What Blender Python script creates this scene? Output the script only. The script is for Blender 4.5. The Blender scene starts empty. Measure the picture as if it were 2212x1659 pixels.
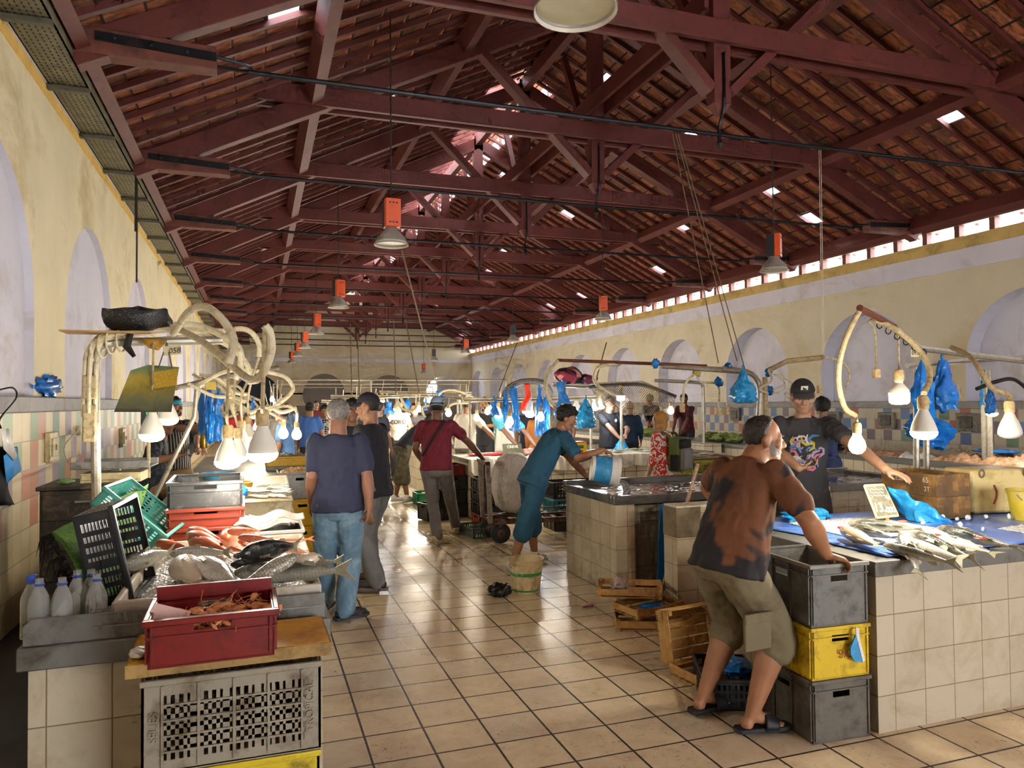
import bpy, math, random
import numpy as np
from mathutils import Vector, Matrix, noise
V = Vector
rnd = random.Random(7)
COL = bpy.context.scene.collection
PI = math.pi
# ---------- camera model (2212 x 1659), world: X across the hall, Y along it, Z up ----------
IW, IH, FP = 2212, 1659, 1588.1
YAW, PIT, ROL, CH = .3338, .0241, -.0090, 1.7127
FW = V((math.sin(YAW)*math.cos(PIT), math.cos(YAW)*math.cos(PIT), math.sin(PIT)))
_r = V((math.cos(YAW), -math.sin(YAW), 0)); _u = _r.cross(FW)
RT = math.cos(ROL)*_r + math.sin(ROL)*_u
UP = -math.sin(ROL)*_r + math.cos(ROL)*_u
CAM = V((0, 0, CH))
def at(u, v, **k):
    d = FW + RT*((u-IW/2)/FP) - UP*((v-IH/2)/FP)
    (a, val), = k.items()
    if a == 'd': return CAM + d*val
    i = 'xyz'.index(a)
    return CAM + d*((val-CAM[i])/d[i])
def on_roof(u, v, right, h0, sl, xc):
    d = FW + RT*((u-IW/2)/FP) - UP*((v-IH/2)/FP)
    s = -sl if right else sl
    # z = h0 + s*(x-xc)
    t = (h0 + s*(CAM.x-xc) - CAM.z)/(d.z - s*d.x)
    return CAM + d*t
def lin(c):
    if isinstance(c, str):
        c = [int(c[i:i+2], 16)/255 for i in (0, 2, 4)]
    return tuple((x/12.92 if x <= .04045 else ((x+.055)/1.055)**2.4) for x in c[:3]) + (1,)
# ---------- materials ----------
class N:
    def __init__(s, name):
        m = bpy.data.materials.new(name); m.use_nodes = True
        s.m = m; s.t = m.node_tree; s.b = s.t.nodes['Principled BSDF']; s.tc = None
    def new(s, typ): return s.t.nodes.new(typ)
    def put(s, sock, v):
        if hasattr(v, 'is_output'): s.t.links.new(v, sock)
        else:
            if isinstance(v, str): v = lin(v)
            sock.default_value = v
    def coord(s, k='Object'):
        if not s.tc: s.tc = s.new('ShaderNodeTexCoord')
        return s.tc.outputs[k]
    def math(s, op, a, b=0., c=None):
        n = s.new('ShaderNodeMath'); n.operation = op
        s.put(n.inputs[0], a); s.put(n.inputs[1], b)
        if c is not None: s.put(n.inputs[2], c)
        return n.outputs[0]
    def vmath(s, op, a, b):
        n = s.new('ShaderNodeVectorMath'); n.operation = op
        s.put(n.inputs[0], a); s.put(n.inputs[1], b); return n.outputs[0]
    def sep(s, v):
        n = s.new('ShaderNodeSeparateXYZ'); s.put(n.inputs[0], v); return n.outputs
    def comb(s, x, y, z=0.):
        n = s.new('ShaderNodeCombineXYZ')
        for i, a in enumerate((x, y, z)): s.put(n.inputs[i], a)
        return n.outputs[0]
    def noise(s, scale=5, detail=4, rough=.6, vec=None, dist=0.):
        n = s.new('ShaderNodeTexNoise'); n.inputs['Scale'].default_value = scale
        n.inputs['Detail'].default_value = detail; n.inputs['Roughness'].default_value = rough
        n.inputs['Distortion'].default_value = dist
        s.put(n.inputs['Vector'], vec if vec is not None else s.coord()); return n.outputs['Fac']
    def vor(s, scale, vec=None, feat='F1', out='Distance', rnd_=1.):
        n = s.new('ShaderNodeTexVoronoi'); n.feature = feat; n.inputs['Scale'].default_value = scale
        n.inputs['Randomness'].default_value = rnd_
        s.put(n.inputs['Vector'], vec if vec is not None else s.coord()); return n.outputs[out]
    def wn(s, vec):
        n = s.new('ShaderNodeTexWhiteNoise'); s.put(n.inputs['Vector'], vec); return n.outputs['Value']
    def mix(s, f, a, b, mode='MIX'):
        n = s.new('ShaderNodeMix'); n.data_type = 'RGBA'; n.blend_type = mode
        s.put(n.inputs[0], f); s.put(n.inputs[6], a); s.put(n.inputs[7], b); return n.outputs[2]
    def ramp(s, f, stops, interp='LINEAR'):
        n = s.new('ShaderNodeValToRGB'); n.color_ramp.interpolation = interp
        e = n.color_ramp.elements
        while len(e) < len(stops): e.new(.5)
        for el, (p, c) in zip(e, stops):
            el.position = p; el.color = lin(c) if isinstance(c, (str, tuple)) else (c, c, c, 1)
        s.put(n.inputs[0], f); return n.outputs[0]
    def rng(s, f, a, b, c=0., d=1.):
        n = s.new('ShaderNodeMapRange'); n.clamp = True
        for i, x in enumerate((f, a, b, c, d)): s.put(n.inputs[i], x)
        return n.outputs[0]
    def bump(s, h, st=.3, dist=.01):
        n = s.new('ShaderNodeBump'); n.inputs['Strength'].default_value = st
        n.inputs['Distance'].default_value = dist; s.put(n.inputs['Height'], h)
        s.t.links.new(n.outputs[0], s.b.inputs['Normal']); return n
    def set(s, **k):
        for a, v in k.items():
            nm = {'col': 'Base Color', 'rough': 'Roughness', 'metal': 'Metallic', 'trans': 'Transmission Weight', 'alpha': 'Alpha',
                  'ecol': 'Emission Color', 'estr': 'Emission Strength', 'ior': 'IOR', 'coat': 'Coat Weight', 'sss': 'Subsurface Weight',
                  'spec': 'Specular IOR Level', 'sheen': 'Sheen Weight'}[a]
            s.put(s.b.inputs[nm], v)
        return s
_mc = {}
def mat(name, col, rough=.55, metal=0., var=.12, scale=7., dirt=None, damt=.5, dscale=5., bump=0., bscale=40., **k):
    """mottled procedural material; dirt = colour of stains"""
    if name in _mc: return _mc[name]
    n = N(name); c = lin(col)
    lo = tuple(x*(1-var) for x in c[:3])+(1,); hi = tuple(min(1, x*(1+var)) for x in c[:3])+(1,)
    f = n.noise(scale)
    r = n.mix(n.rng(f, .3, .7), lo, hi)
    if dirt:
        d = n.noise(dscale, 8, .7, dist=.4)
        r = n.mix(n.rng(d, .62-damt*.25, .78-damt*.15, 0., .9), r, lin(dirt))
    n.set(col=r, rough=rough, metal=metal, **k)
    if bump: n.bump(n.noise(bscale, 5), bump, .01)
    _mc[name] = n.m
    return n.m
def tile_mat(name, cols, sx, sy, grout='5a5040', gw=.02, rough=.3, dirt='6b5a38', damt=.35, off=(0, 0), var=.08, dscale=3., bias=0.):
    """square tiles laid on vertical faces: u along the face, v up"""
    if name in _mc: return _mc[name]
    n = N(name); p = n.sep(n.coord())
    nr = n.sep(n.coord('Normal'))
    ax = n.math('GREATER_THAN', n.math('ABSOLUTE', nr[0]), .6)
    u = n.math('ADD', n.math('MULTIPLY', p[1], ax), n.math('MULTIPLY', p[0], n.math('SUBTRACT', 1., ax)))
    u = n.math('DIVIDE', n.math('ADD', u, off[0]+100*sx), sx); v = n.math('DIVIDE', n.math('ADD', p[2], off[1]+100*sy), sy)
    fu, fv = n.math('FRACT', u), n.math('FRACT', v)
    e = n.math('MINIMUM', n.math('MINIMUM', fu, n.math('SUBTRACT', 1., fu)), n.math('MINIMUM', fv, n.math('SUBTRACT', 1., fv)))
    g = n.rng(e, gw*.5, gw)
    cell = n.comb(n.math('FLOOR', u), n.math('FLOOR', v), 3.3)
    w = n.wn(cell)
    c = lin(cols)
    base = n.mix(w, tuple(x*(1-var) for x in c[:3])+(1,), tuple(min(1, x*(1+var)) for x in c[:3])+(1,))
    d = n.rng(n.noise(dscale, 8, .7, dist=.5), .62-damt*.3, .85-damt*.15, 0., .8)
    base = n.mix(d, base, lin(dirt))
    sp = n.rng(n.noise(60, 3, .6), .68, .75, 0., .5)
    base = n.mix(sp, base, lin(dirt))
    n.set(col=n.mix(g, lin(grout), base), rough=n.rng(d, 0, 1, rough, .6))
    n.bump(g, .25, .004)
    _mc[name] = n.m; return n.m
# ---------- mesh builder ----------
def rotm(ax=0, ay=0, az=0): return Matrix.Rotation(az, 3, 'Z') @ Matrix.Rotation(ay, 3, 'Y') @ Matrix.Rotation(ax, 3, 'X')
def align(d, up=V((0, 0, 1))):
    """3x3 with local Z along d"""
    z = V(d).normalized(); x = up.cross(z)
    if x.length < 1e-4: x = V((1, 0, 0)).cross(z)
    x.normalize(); y = z.cross(x)
    return Matrix((x, y, z)).transposed()
class MB:
    def __init__(s): s.v = []; s.f = []; s.m = []; s.mi = 0
    def add(s, vs, fs):
        o = len(s.v); s.v.extend(V(p) for p in vs)
        for f in fs: s.f.append(tuple(i+o for i in f)); s.m.append(s.mi)
        return s
    def box(s, c, d, R=None):
        c = V(c); x, y, z = d[0]/2, d[1]/2, d[2]/2
        vs = [V((a*x, b*y, e*z)) for e in (-1, 1) for b in (-1, 1) for a in (-1, 1)]
        if R is not None: vs = [R @ p for p in vs]
        return s.add([p+c for p in vs], [(0, 2, 3, 1), (4, 5, 7, 6), (0, 1, 5, 4), (2, 6, 7, 3), (0, 4, 6, 2), (1, 3, 7, 5)])
    def bx(s, x0, x1, y0, y1, z0, z1): return s.box(((x0+x1)/2, (y0+y1)/2, (z0+z1)/2), (x1-x0, y1-y0, z1-z0))
    def beam(s, a, b, w, h, up=V((0, 0, 1))):
        a, b = V(a), V(b); R = align(b-a, up)
        return s.box((a+b)/2, (w, h, (b-a).length), R)
    def loft(s, rings, ca=True, cb=True, closed=True):
        n = len(rings[0]); vs = [p for r in rings for p in r]; fs = []
        for i in range(len(rings)-1):
            for j in range(n if closed else n-1):
                k = (j+1) % n
                fs.append((i*n+j, i*n+k, (i+1)*n+k, (i+1)*n+j))
        if ca: fs.append(tuple(range(n-1, -1, -1)))
        if cb: fs.append(tuple((len(rings)-1)*n+j for j in range(n)))
        return s.add(vs, fs)
    def tube(s, pts, r, n=8, cap=True):
        pts = [V(p) for p in pts]; m = len(pts)
        rs = r if isinstance(r, (list, tuple)) else [r]*m
        t0 = (pts[1]-pts[0]).normalized(); x = t0.orthogonal().normalized(); rings = []
        for i, p in enumerate(pts):
            t = (pts[min(i+1, m-1)]-pts[max(i-1, 0)])
            if t.length < 1e-9: t = t0.copy()
            t.normalize(); x = (x-t*x.dot(t)); x.normalize(); y = t.cross(x)
            rings.append([p+(x*math.cos(a)+y*math.sin(a))*rs[i] for a in [2*PI*j/n for j in range(n)]])
        return s.loft(rings, cap, cap)
    def lathe(s, prof, n=24, M=None, ca=True, cb=True):
        rings = []
        for r, z in prof:
            ring = [V((r*math.cos(2*PI*j/n), r*math.sin(2*PI*j/n), z)) for j in range(n)]
            rings.append([M @ p for p in ring] if M is not None else ring)
        return s.loft(rings, ca, cb)
    def ell(s, c, r, R=None, nu=14, nv=9):
        c = V(c); rings = []
        if not isinstance(r, (tuple, list)): r = (r, r, r)
        for i in range(nv+1):
            a = -PI/2+PI*i/nv; ca = max(math.cos(a), .02)
            ring = [V((r[0]*ca*math.cos(2*PI*j/nu), r[1]*ca*math.sin(2*PI*j/nu), r[2]*math.sin(a))) for j in range(nu)]
            rings.append([(R @ p if R is not None else p)+c for p in ring])
        return s.loft(rings)
    def cap(s, a, ra, b, rb, n=12):
        """tapered capsule"""
        a, b = V(a), V(b); d = b-a; L = d.length
        if L < 1e-6: return s.ell(a, ra)
        R = align(d); rings = []
        for k in (-90, -60, -30, 0):
            q = math.radians(k); rings.append((ra*max(math.cos(q), .02), ra*math.sin(q)))
        for k in (0, 30, 60, 90):
            q = math.radians(k); rings.append((rb*max(math.cos(q), .02), L+rb*math.sin(q)))
        return s.loft([[a+R @ V((r*math.cos(2*PI*j/n), r*math.sin(2*PI*j/n), z)) for j in range(n)] for r, z in rings])
    def prism(s, poly, z0, z1, M=None):
        A = [V((x, y, z0)) for x, y in poly]; B = [V((x, y, z1)) for x, y in poly]
        if M is not None: A = [M @ p for p in A]; B = [M @ p for p in B]
        return s.loft([A, B])
    def grid(s, fn, nu, nv):
        vs = [fn(i/nu, j/nv) for j in range(nv+1) for i in range(nu+1)]
        fs = [(j*(nu+1)+i, j*(nu+1)+i+1, (j+1)*(nu+1)+i+1, (j+1)*(nu+1)+i) for j in range(nv) for i in range(nu)]
        return s.add(vs, fs)
    def move(s, M):
        s.v = [M @ p for p in s.v]; return s
    def mesh(s, name, mats, smooth=35):
        me = bpy.data.meshes.new(name); me.from_pydata([tuple(p) for p in s.v], [], s.f)
        for m in (mats if isinstance(mats, (list, tuple)) else [mats]): me.materials.append(m)
        if any(s.m): me.polygons.foreach_set('material_index', s.m)
        me.polygons.foreach_set('use_smooth', [bool(smooth)]*len(s.f))
        if smooth and smooth < 180: me.set_sharp_from_angle(angle=math.radians(smooth))
        me.update(); return me
    def build(s, name, mats, parent=None, loc=(0, 0, 0), rot=(0, 0, 0), smooth=35, bevel=0, solid=0, label=None):
        o = bpy.data.objects.new(name, s.mesh(name, mats, smooth)); COL.objects.link(o)
        o.location = loc; o.rotation_euler = rot
        if parent: o.parent = parent
        if solid:
            md = o.modifiers.new('t', 'SOLIDIFY'); md.thickness = solid; md.offset = 0
        if bevel:
            md = o.modifiers.new('b', 'BEVEL'); md.width = bevel; md.segments = 2; md.limit_method = 'ANGLE'; md.angle_limit = math.radians(50)
            md.harden_normals = False
        if label: o['label'] = label
        return o
def tag(o, label=None, cat=None, group=None, kind=None):
    if label: o['label'] = label
    if cat: o['category'] = cat
    if group: o['group'] = group
    if kind: o['kind'] = kind
    return o
def thing(name, label, cat, loc=(0, 0, 0), rot=(0, 0, 0), group=None):
    o = bpy.data.objects.new(name, None); COL.objects.link(o)
    o.location = loc; o.rotation_euler = rot if isinstance(rot, (tuple, list)) else (0, 0, rot)
    o.empty_display_size = .1
    return tag(o, label, cat, group)
def struct(o): o['kind'] = 'structure'; return o
def copy_tree(o, loc=None, rot=None, label=None, parent=None, scale=None):
    c = o.copy(); COL.objects.link(c)
    if parent: c.parent = parent
    for ch in list(o.children): copy_tree(ch, parent=c)
    if loc is not None: c.location = loc
    if rot is not None: c.rotation_euler = rot if isinstance(rot, (tuple, list)) else (0, 0, rot)
    if label: c['label'] = label
    if scale: c.scale = (scale,)*3
    return c
def bez(pts, n=8):
    """Catmull-Rom through points"""
    P = [V(p) for p in pts]; P = [P[0]*2-P[1]]+P+[P[-1]*2-P[-2]]; out = []
    for i in range(1, len(P)-2):
        for k in range(n):
            t = k/n; a, b, c, d = P[i-1], P[i], P[i+1], P[i+2]
            out.append(.5*((2*b)+(-a+c)*t+(2*a-5*b+4*c-d)*t*t+(-a+3*b-3*c+d)*t**3))
    out.append(P[-2]); return out
def nz(p, s=1., o=0.): return noise.noise(V(p)*s+V((o, o*1.7, o*.3)))
def bake(mb, voxel, smooth_it=3, fac=.5):
    """one continuous surface from overlapping closed shapes (voxel union), as a new mesh"""
    me = mb.mesh('tmp', [], 0); o = bpy.data.objects.new('tmp', me); COL.objects.link(o)
    r = o.modifiers.new('r', 'REMESH'); r.mode = 'VOXEL'; r.voxel_size = voxel; r.use_smooth_shade = True
    if smooth_it:
        q = o.modifiers.new('s', 'SMOOTH'); q.factor = fac; q.iterations = smooth_it
    dg = bpy.context.evaluated_depsgraph_get(); dg.update()
    out = bpy.data.meshes.new_from_object(o.evaluated_get(dg))
    bpy.data.objects.remove(o); bpy.data.meshes.remove(me)
    return out
def link_mesh(me, name, mats, parent=None, loc=(0, 0, 0), disp=None):
    me.name = name; me.materials.clear()
    for m in (mats if isinstance(mats, (list, tuple)) else [mats]): me.materials.append(m)
    n = len(me.vertices)
    if disp:
        co = np.empty(n*3); no = np.empty(n*3); me.vertices.foreach_get('co', co); me.vertex_normals.foreach_get('vector', no)
        co = co.reshape(-1, 3); no = no.reshape(-1, 3)
        for i in range(n): co[i] += no[i]*disp(co[i], no[i])
        me.vertices.foreach_set('co', co.ravel())
    me.polygons.foreach_set('use_smooth', [True]*len(me.polygons)); me.update()
    o = bpy.data.objects.new(name, me); COL.objects.link(o); o.location = loc
    if parent: o.parent = parent
    return o
def text(body, size, M, m, parent=None, name='lettering', ext=.001, align_='CENTER', shear=0, weight=0.):
    cu = bpy.data.curves.new('txt', 'FONT'); cu.body = body; cu.size = size; cu.extrude = ext
    cu.align_x = align_; cu.align_y = 'CENTER'; cu.shear = shear; cu.offset = weight
    o = bpy.data.objects.new('txt', cu); COL.objects.link(o)
    dg = bpy.context.evaluated_depsgraph_get(); dg.update()
    me = bpy.data.meshes.new_from_object(o.evaluated_get(dg)); bpy.data.objects.remove(o); bpy.data.curves.remove(cu)
    me.transform(M); me.materials.clear(); me.materials.append(m); me.name = name
    q = bpy.data.objects.new(name, me); COL.objects.link(q)
    if parent: q.parent = parent
    return q
def M4(loc, R): return Matrix.Translation(V(loc)) @ R.to_4x4()
def frame(x, z):
    """3x3 from local x and z(normal) directions"""
    z = V(z).normalized(); x = V(x); x = (x-z*x.dot(z)).normalized(); y = z.cross(x)
    return Matrix((x, y, z)).transposed()
# ================= the hall =================
XL, XR, YB, YF = -1.8, 11.72, 41., -7.
XC, SL, ZR = 4.96, .49, 8.22            # ridge line, slope, underside of the deck at the ridge
def roofz(x): return ZR-SL*abs(x-XC)
T0 = .305
M_mar = mat('maroon_paint', '642d27', .6, var=.22, scale=3, dirt='3a1a16', damt=.35, dscale=6, bump=.1, bscale=25)
M_marworn = mat('worn_timber', '6e3d31', .6, var=.3, scale=6, dirt='35201a', damt=.5)
M_iron = mat('black_iron', '23242a', .45, .6, dirt='4a3b33', damt=.3)
M_cream = mat('cream_plaster', 'e2d5ae', .85, var=.07, scale=1.6, dirt='b8a06a', damt=.45, dscale=.8, bump=.12, bscale=9)
M_creamR = mat('pale_cream_plaster', 'cfc4a8', .85, var=.06, scale=1.2, dirt='bfae82', damt=.4, dscale=.7, bump=.1, bscale=9)
M_lil = mat('white_plaster', 'd2cfd8', .85, var=.05, scale=1.5, dirt='b3a79c', damt=.4, dscale=1.1, bump=.12, bscale=12)
M_grey = mat('grey_arch_panel', '86807f', .8, var=.06, scale=2)
M_dark = mat('dark_arch_panel', '2b3344', .7, var=.1)
M_yel = mat('ochre_cornice', 'c8ad68', .8, var=.1, scale=3, dirt='8d7a48', damt=.5, dscale=2.5)
M_stone = mat('grey_stone_ledge', '8b8783', .6, var=.1, scale=6, dirt='6d675f', damt=.4)
def floor_mat():
    n = N('floor_tiles'); p = n.sep(n.coord())
    u = n.math('DIVIDE', n.math('ADD', p[0], -.823+30.5), T0); v = n.math('DIVIDE', n.math('ADD', p[1], -4.774+30.5), T0)
    fu, fv = n.math('FRACT', u), n.math('FRACT', v)
    e = n.math('MINIMUM', n.math('MINIMUM', fu, n.math('SUBTRACT', 1., fu)), n.math('MINIMUM', fv, n.math('SUBTRACT', 1., fv)))
    e = n.math('ADD', e, n.math('MULTIPLY', n.math('SUBTRACT', n.noise(35, 3), .5), .012))
    g = n.rng(e, .014, .024)
    w = n.wn(n.comb(n.math('FLOOR', u), n.math('FLOOR', v), 1.7))
    base = n.ramp(w, [(0, 'd8c49c'), (.35, 'e4d2ac'), (.7, 'dccaa6'), (1, 'd2c4a8')])
    cl = n.noise(6, 7, .65, dist=.8)
    base = n.mix(n.rng(cl, .4, .75, 0, .5), base, 'b09468')
    st = n.noise(1.3, 6, .65, dist=.3)
    base = n.mix(n.rng(st, .55, .75, 0, .6), base, '8f7048')
    sp = n.noise(30, 6, .75, dist=1.2)
    sp = n.math('MULTIPLY', n.rng(sp, .56, .66), n.rng(n.noise(4, 3), .42, .6))
    base = n.mix(n.math('MULTIPLY', sp, .75), base, '4a3a2c')
    wet = n.noise(.55, 3, .5, vec=n.vmath('ADD', n.coord(), (3.1, 7.7, 0)))
    # the aisle beside the wash counters is wet
    aisle = n.math('MULTIPLY', n.rng(p[0], .4, 1.2), n.rng(p[1], 3.6, 5.4))
    wet = n.math('MULTIPLY', n.rng(wet, .36, .55), aisle)
    base = n.mix(n.math('MULTIPLY', wet, .4), base, '93805f')
    n.set(col=n.mix(g, '2a1f17', base), spec=.5,
          rough=n.math('ADD', n.rng(wet, 0, 1, .42, .06), n.math('MULTIPLY', n.noise(40, 4), .12)))
    h = n.math('ADD', n.math('MULTIPLY', g, .6), n.math('ADD', n.math('MULTIPLY', n.noise(55, 4, .6), n.rng(wet, 0, 1, .08, .42)), n.math('MULTIPLY', n.noise(9, 3), .16)))
    n.bump(h, .35, .012)
    return n.m
b = MB(); b.bx(XL-.3, XR+.3, YF, YB+.3, -.12, 0)
fl = b.build('floor', floor_mat(), smooth=0); struct(fl)

def arched(name, mp, s0, s1, zb, zt, arches, dep, mats, horseshoe=0, seg=20):
    """wall face with recessed arches; mp(s, z, depth) -> point"""
    b = MB()
    def q(a, c, d, e): b.add([a, c, d, e], [(0, 1, 2, 3)])
    edges = [s0]+[(arches[i][0]+arches[i+1][0])/2 for i in range(len(arches)-1)]+[s1]
    for i, (c, R, zc, mi) in enumerate(arches):
        a0, a1 = edges[i], edges[i+1]
        ph = min(math.asin(min(1, (zc-zb)/R)), 1.2) if horseshoe else 0
        pts = [] if horseshoe else [(c-R, zb)]
        lowL = []
        for k in range(seg+1):
            t = PI+ph-(PI+2*ph)*k/seg
            pts.append((c+R*math.cos(t), zc+R*math.sin(t)))
        if not horseshoe: pts.append((c+R, zb))
        b.mi = 0
        for (x, z), (x2, z2) in zip(pts, pts[1:]):
            if (z+z2)/2 >= zc-1e-6:
                q(mp(x, z, 0), mp(x2, z2, 0), mp(x2, zt, 0), mp(x, zt, 0))
            else:
                e_ = a0 if x+x2 < 2*c else a1
                q(mp(e_, z, 0), mp(x, z, 0), mp(x2, z2, 0), mp(e_, z2, 0))
        xm = max(p[0] for p in pts); xn = min(p[0] for p in pts)
        q(mp(a0, zc, 0), mp(xn, zc, 0), mp(xn, zt, 0), mp(a0, zt, 0)); q(mp(xm, zc, 0), mp(a1, zc, 0), mp(a1, zt, 0), mp(xm, zt, 0))
        b.mi = 1
        if mi is None: continue
        for (x, z), (x2, z2) in zip(pts, pts[1:]): q(mp(x, z, 0), mp(x2, z2, 0), mp(x2, z2, dep), mp(x, z, dep))
        b.mi = mi
        b.add([mp(x, z, dep) for x, z in pts], [tuple(range(len(pts)))])
    b.mi = 0
    return b, q
LA = [(-4.6+3.55*k, 1.22, 2.5, 1) for k in range(13)]     # niches of the left wall
LA = [(6.02+3.55*k, 1.24, 2.5, 1) for k in range(-3, 10)]
b, q = arched('l', lambda s, z, d: V((XL-d, s, z)), YF, YB, 1.78, 4.9, LA, .07, None)
b.bx(XL-.5, XL-.16, YF, YB, 0, 4.95); b.bx(XL-.17, XL-.02, YF, YB, 0, 1.78)
wl = struct(b.build('wall_left', [M_cream, M_lil], smooth=30))
RA = [(8.35+3.48*k, 1.2, 2.3, 1) for k in range(-4, 10)]
b, q = arched('r', lambda s, z, d: V((XR+d, s, z)), YF, YB, 1.64, 4.54, RA, .32, None)
b.bx(XR+.35, XR+.6, YF, YB, 0, 4.5); b.bx(XR+.02, XR+.36, YF, YB, 0, 1.64); b.bx(XR, XR+.6, YF, YB, 4.5, 4.54)
wr = struct(b.build('wall_right', [M_creamR, M_lil], smooth=30))
BA = [(.0, 1.12, 2.15, 2), (3.43, 1.12, 2.2, 1), (6.95, 1.12, 2.15, 1), (10.1, 1.02, 2.2, None)]
b, q = arched('b', lambda s, z, d: V((s, YB+d, z)), XL, XR, 1.6, 4.89, BA, .2, None, horseshoe=1)
# gable above, under the roof slopes
b.add([(XL, YB, 4.89), (XR, YB, 4.89), (XC, YB, ZR)], [(0, 1, 2)])
b.bx(XL, XR, YB, YB+.3, 0, 1.6)
b.mi = 1; b.bx(XL, 8.5, YB+.25, YB+.5, 1.5, 4.9); b.bx(9.75, XR, YB+.25, YB+.5, 1.5, 4.9); b.bx(8.5, 9.75, YB+.25, YB+.5, 3.4, 4.9)
wb = struct(b.build('wall_back', [M_creamR, M_grey, M_dark], smooth=30))
b = MB(); b.bx(XL-.3, 3., YF-.3, YF, 0, 5); b.bx(7., XR+.3, YF-.3, YF, 0, 5); b.bx(.4, 8.6, YF-.3, YF, 3.2, 8.3); b.bx(XL-.3, .4, YF-.3, YF, 5, 6.2); b.bx(8.6, XR+.3, YF-.3, YF, 5, 6.2)
struct(b.build('wall_front', M_creamR, smooth=0))  # unseen wall behind the camera, its doorway added to let daylight in
# painted bands under the roof
def band(n_, x0, x1, y0, y1, z0, z1, m, nm): 
    b = MB(); b.bx(x0, x1, y0, y1, z0, z1); return struct(b.build(nm, m, smooth=0))
band(0, XR-.05, XR, YF, YB, 4.33, 4.54, M_yel, 'trim_1'); band(0, XR-.02, XR, YF, YB, 3.97, 4.33, M_lil, 'trim_2')
band(0, XL, XR, YB-.05, YB, 3.98, 4.16, M_lil, 'trim_3'); band(0, XL, XL+.012, YF, YB, 4.5, 4.6, mat('bright_ochre', 'e0b860', .8), 'trim_4'); band(0, XL, XL+.02, YF, YB, 4.62, 4.92, M_lil, 'trim_5')
# wainscots of coloured tiles
def wain(name, sx, sy, ztop, rows, cols, cream, off=(0, 0)):
    n = N(name); p = n.sep(n.coord())
    u = n.math('DIVIDE', n.math('ADD', p[1], off[0]+100*sx), sx); v = n.math('DIVIDE', n.math('SUBTRACT', ztop, p[2]), sy)
    iu, iv = n.math('FLOOR', u), n.math('FLOOR', v); fu, fv = n.math('FRACT', u), n.math('FRACT', v)
    e = n.math('MINIMUM', n.math('MINIMUM', fu, n.math('SUBTRACT', 1., fu)), n.math('MINIMUM', fv, n.math('SUBTRACT', 1., fv)))
    g = n.rng(e, .01, .02)
    par = n.math('MODULO', n.math('ADD', iu, iv), 2.)
    w = n.wn(n.comb(iu, iv, 5.1)); w2 = n.wn(n.comb(iv, iu, 8.4))
    cc = n.ramp(w, [(i/len(cols), c) for i, c in enumerate(cols)], 'CONSTANT')
    on = n.math('MULTIPLY', n.math('LESS_THAN', v, float(rows)), n.math('MAXIMUM', n.math('MULTIPLY', par, n.math('GREATER_THAN', w2, .1)), n.math('GREATER_THAN', w2, .88)))
    k = n.noise(3, 5, .6)
    cr = n.mix(n.rng(k, .4, .7), cream, n.mix(.5, cream, 'a89878'))
    c = n.mix(n.math('MULTIPLY', on, .92), cr, cc)
    c = n.mix(n.rng(n.noise(14, 6, .7), .58, .75, 0, .35), c, 'c0b294')
    n.set(col=n.mix(g, '8c8474', c), rough=.5); n.bump(g, .2, .004)
    return n.m
cols = ['55765f', '36508c', '664f68', 'a04426', '52709c', '6c5460', '406290', '9c5238']
ML = wain('left_wall_tiles', .235, .235, 1.66, 4, ['b07355', '86a078', '85748c', 'c07a5c', '789072', '9c8890', '68877a'], 'd2c096')
MR = wain('right_wall_tiles', .21, .21, 1.52, 3, cols, 'aca28c')
b = MB(); b.bx(XL-.02, XL+.03, YF, YB, .02, 1.66); struct(b.build('baseboard_left', ML, smooth=0))
b = MB(); b.bx(XR-.03, XR+.03, YF, YB, 0, 1.52); struct(b.build('baseboard_right', MR, smooth=0))
MBk = wain('back_wall_tiles', .21, .21, 1.5, 3, ['5c5a5e', '6a6668', '55535a'], '8a8480')
b = MB(); b.bx(XL, XR, YB-.03, YB, 0, 1.6); struct(b.build('baseboard_back', M_grey, smooth=0))
b = MB(); b.bx(XL-.15, XL+.06, YF, YB, 1.66, 1.79); struct(b.build('trim_6', M_stone, bevel=.01))
b = MB(); b.bx(XR-.06, XR+.34, YF, YB, 1.52, 1.65); struct(b.build('trim_7', M_stone, bevel=.01))

b = MB(); b.bx(XL+.03, -.76, YF, 12.6, 0, .006); struct(b.build('floor_shade_strip', mat('painted_floor_shade', '100f0e', .6, dirt='2a241c', damt=.4), smooth=0))  # deep shade beside the counter, put in as a near-black strip
# ---- roof deck: clay tiles on battens and rafters, with glass tiles let in ----
def clay():
    n = N('clay_roof_tiles'); p = n.sep(n.coord())
    u = n.math('DIVIDE', n.math('ADD', p[1], 50), .2); v = n.math('DIVIDE', n.math('ADD', p[0], 50), .33)
    w = n.wn(n.comb(n.math('FLOOR', u), n.math('FLOOR', v), 2.))
    c = n.ramp(w, [(0, '734430'), (.4, 'a85c3a'), (.75, 'b8714a'), (1, '80583f')])
    st = n.noise(9, 6, .7, dist=.6, vec=n.vmath('MULTIPLY', n.coord(), (.5, 2.2, 1)))
    c = n.mix(n.rng(st, .45, .66, 0, .85), c, '2a1d17')
    c = n.mix(n.rng(n.noise(5, 4), .6, .75, 0, .5), c, '94877a')
    fu = n.math('FRACT', u); e = n.math('MINIMUM', fu, n.math('SUBTRACT', 1., fu))
    n.set(col=c, rough=.75); n.bump(n.math('ADD', n.rng(e, 0, .2), n.math('MULTIPLY', n.noise(20), .5)), .7, .03)
    return n.m
M_clay = clay()
NY = 120; DY = (YB-YF)/NY; NS = 20; XE = 6.95; DX = XE/NS
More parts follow.
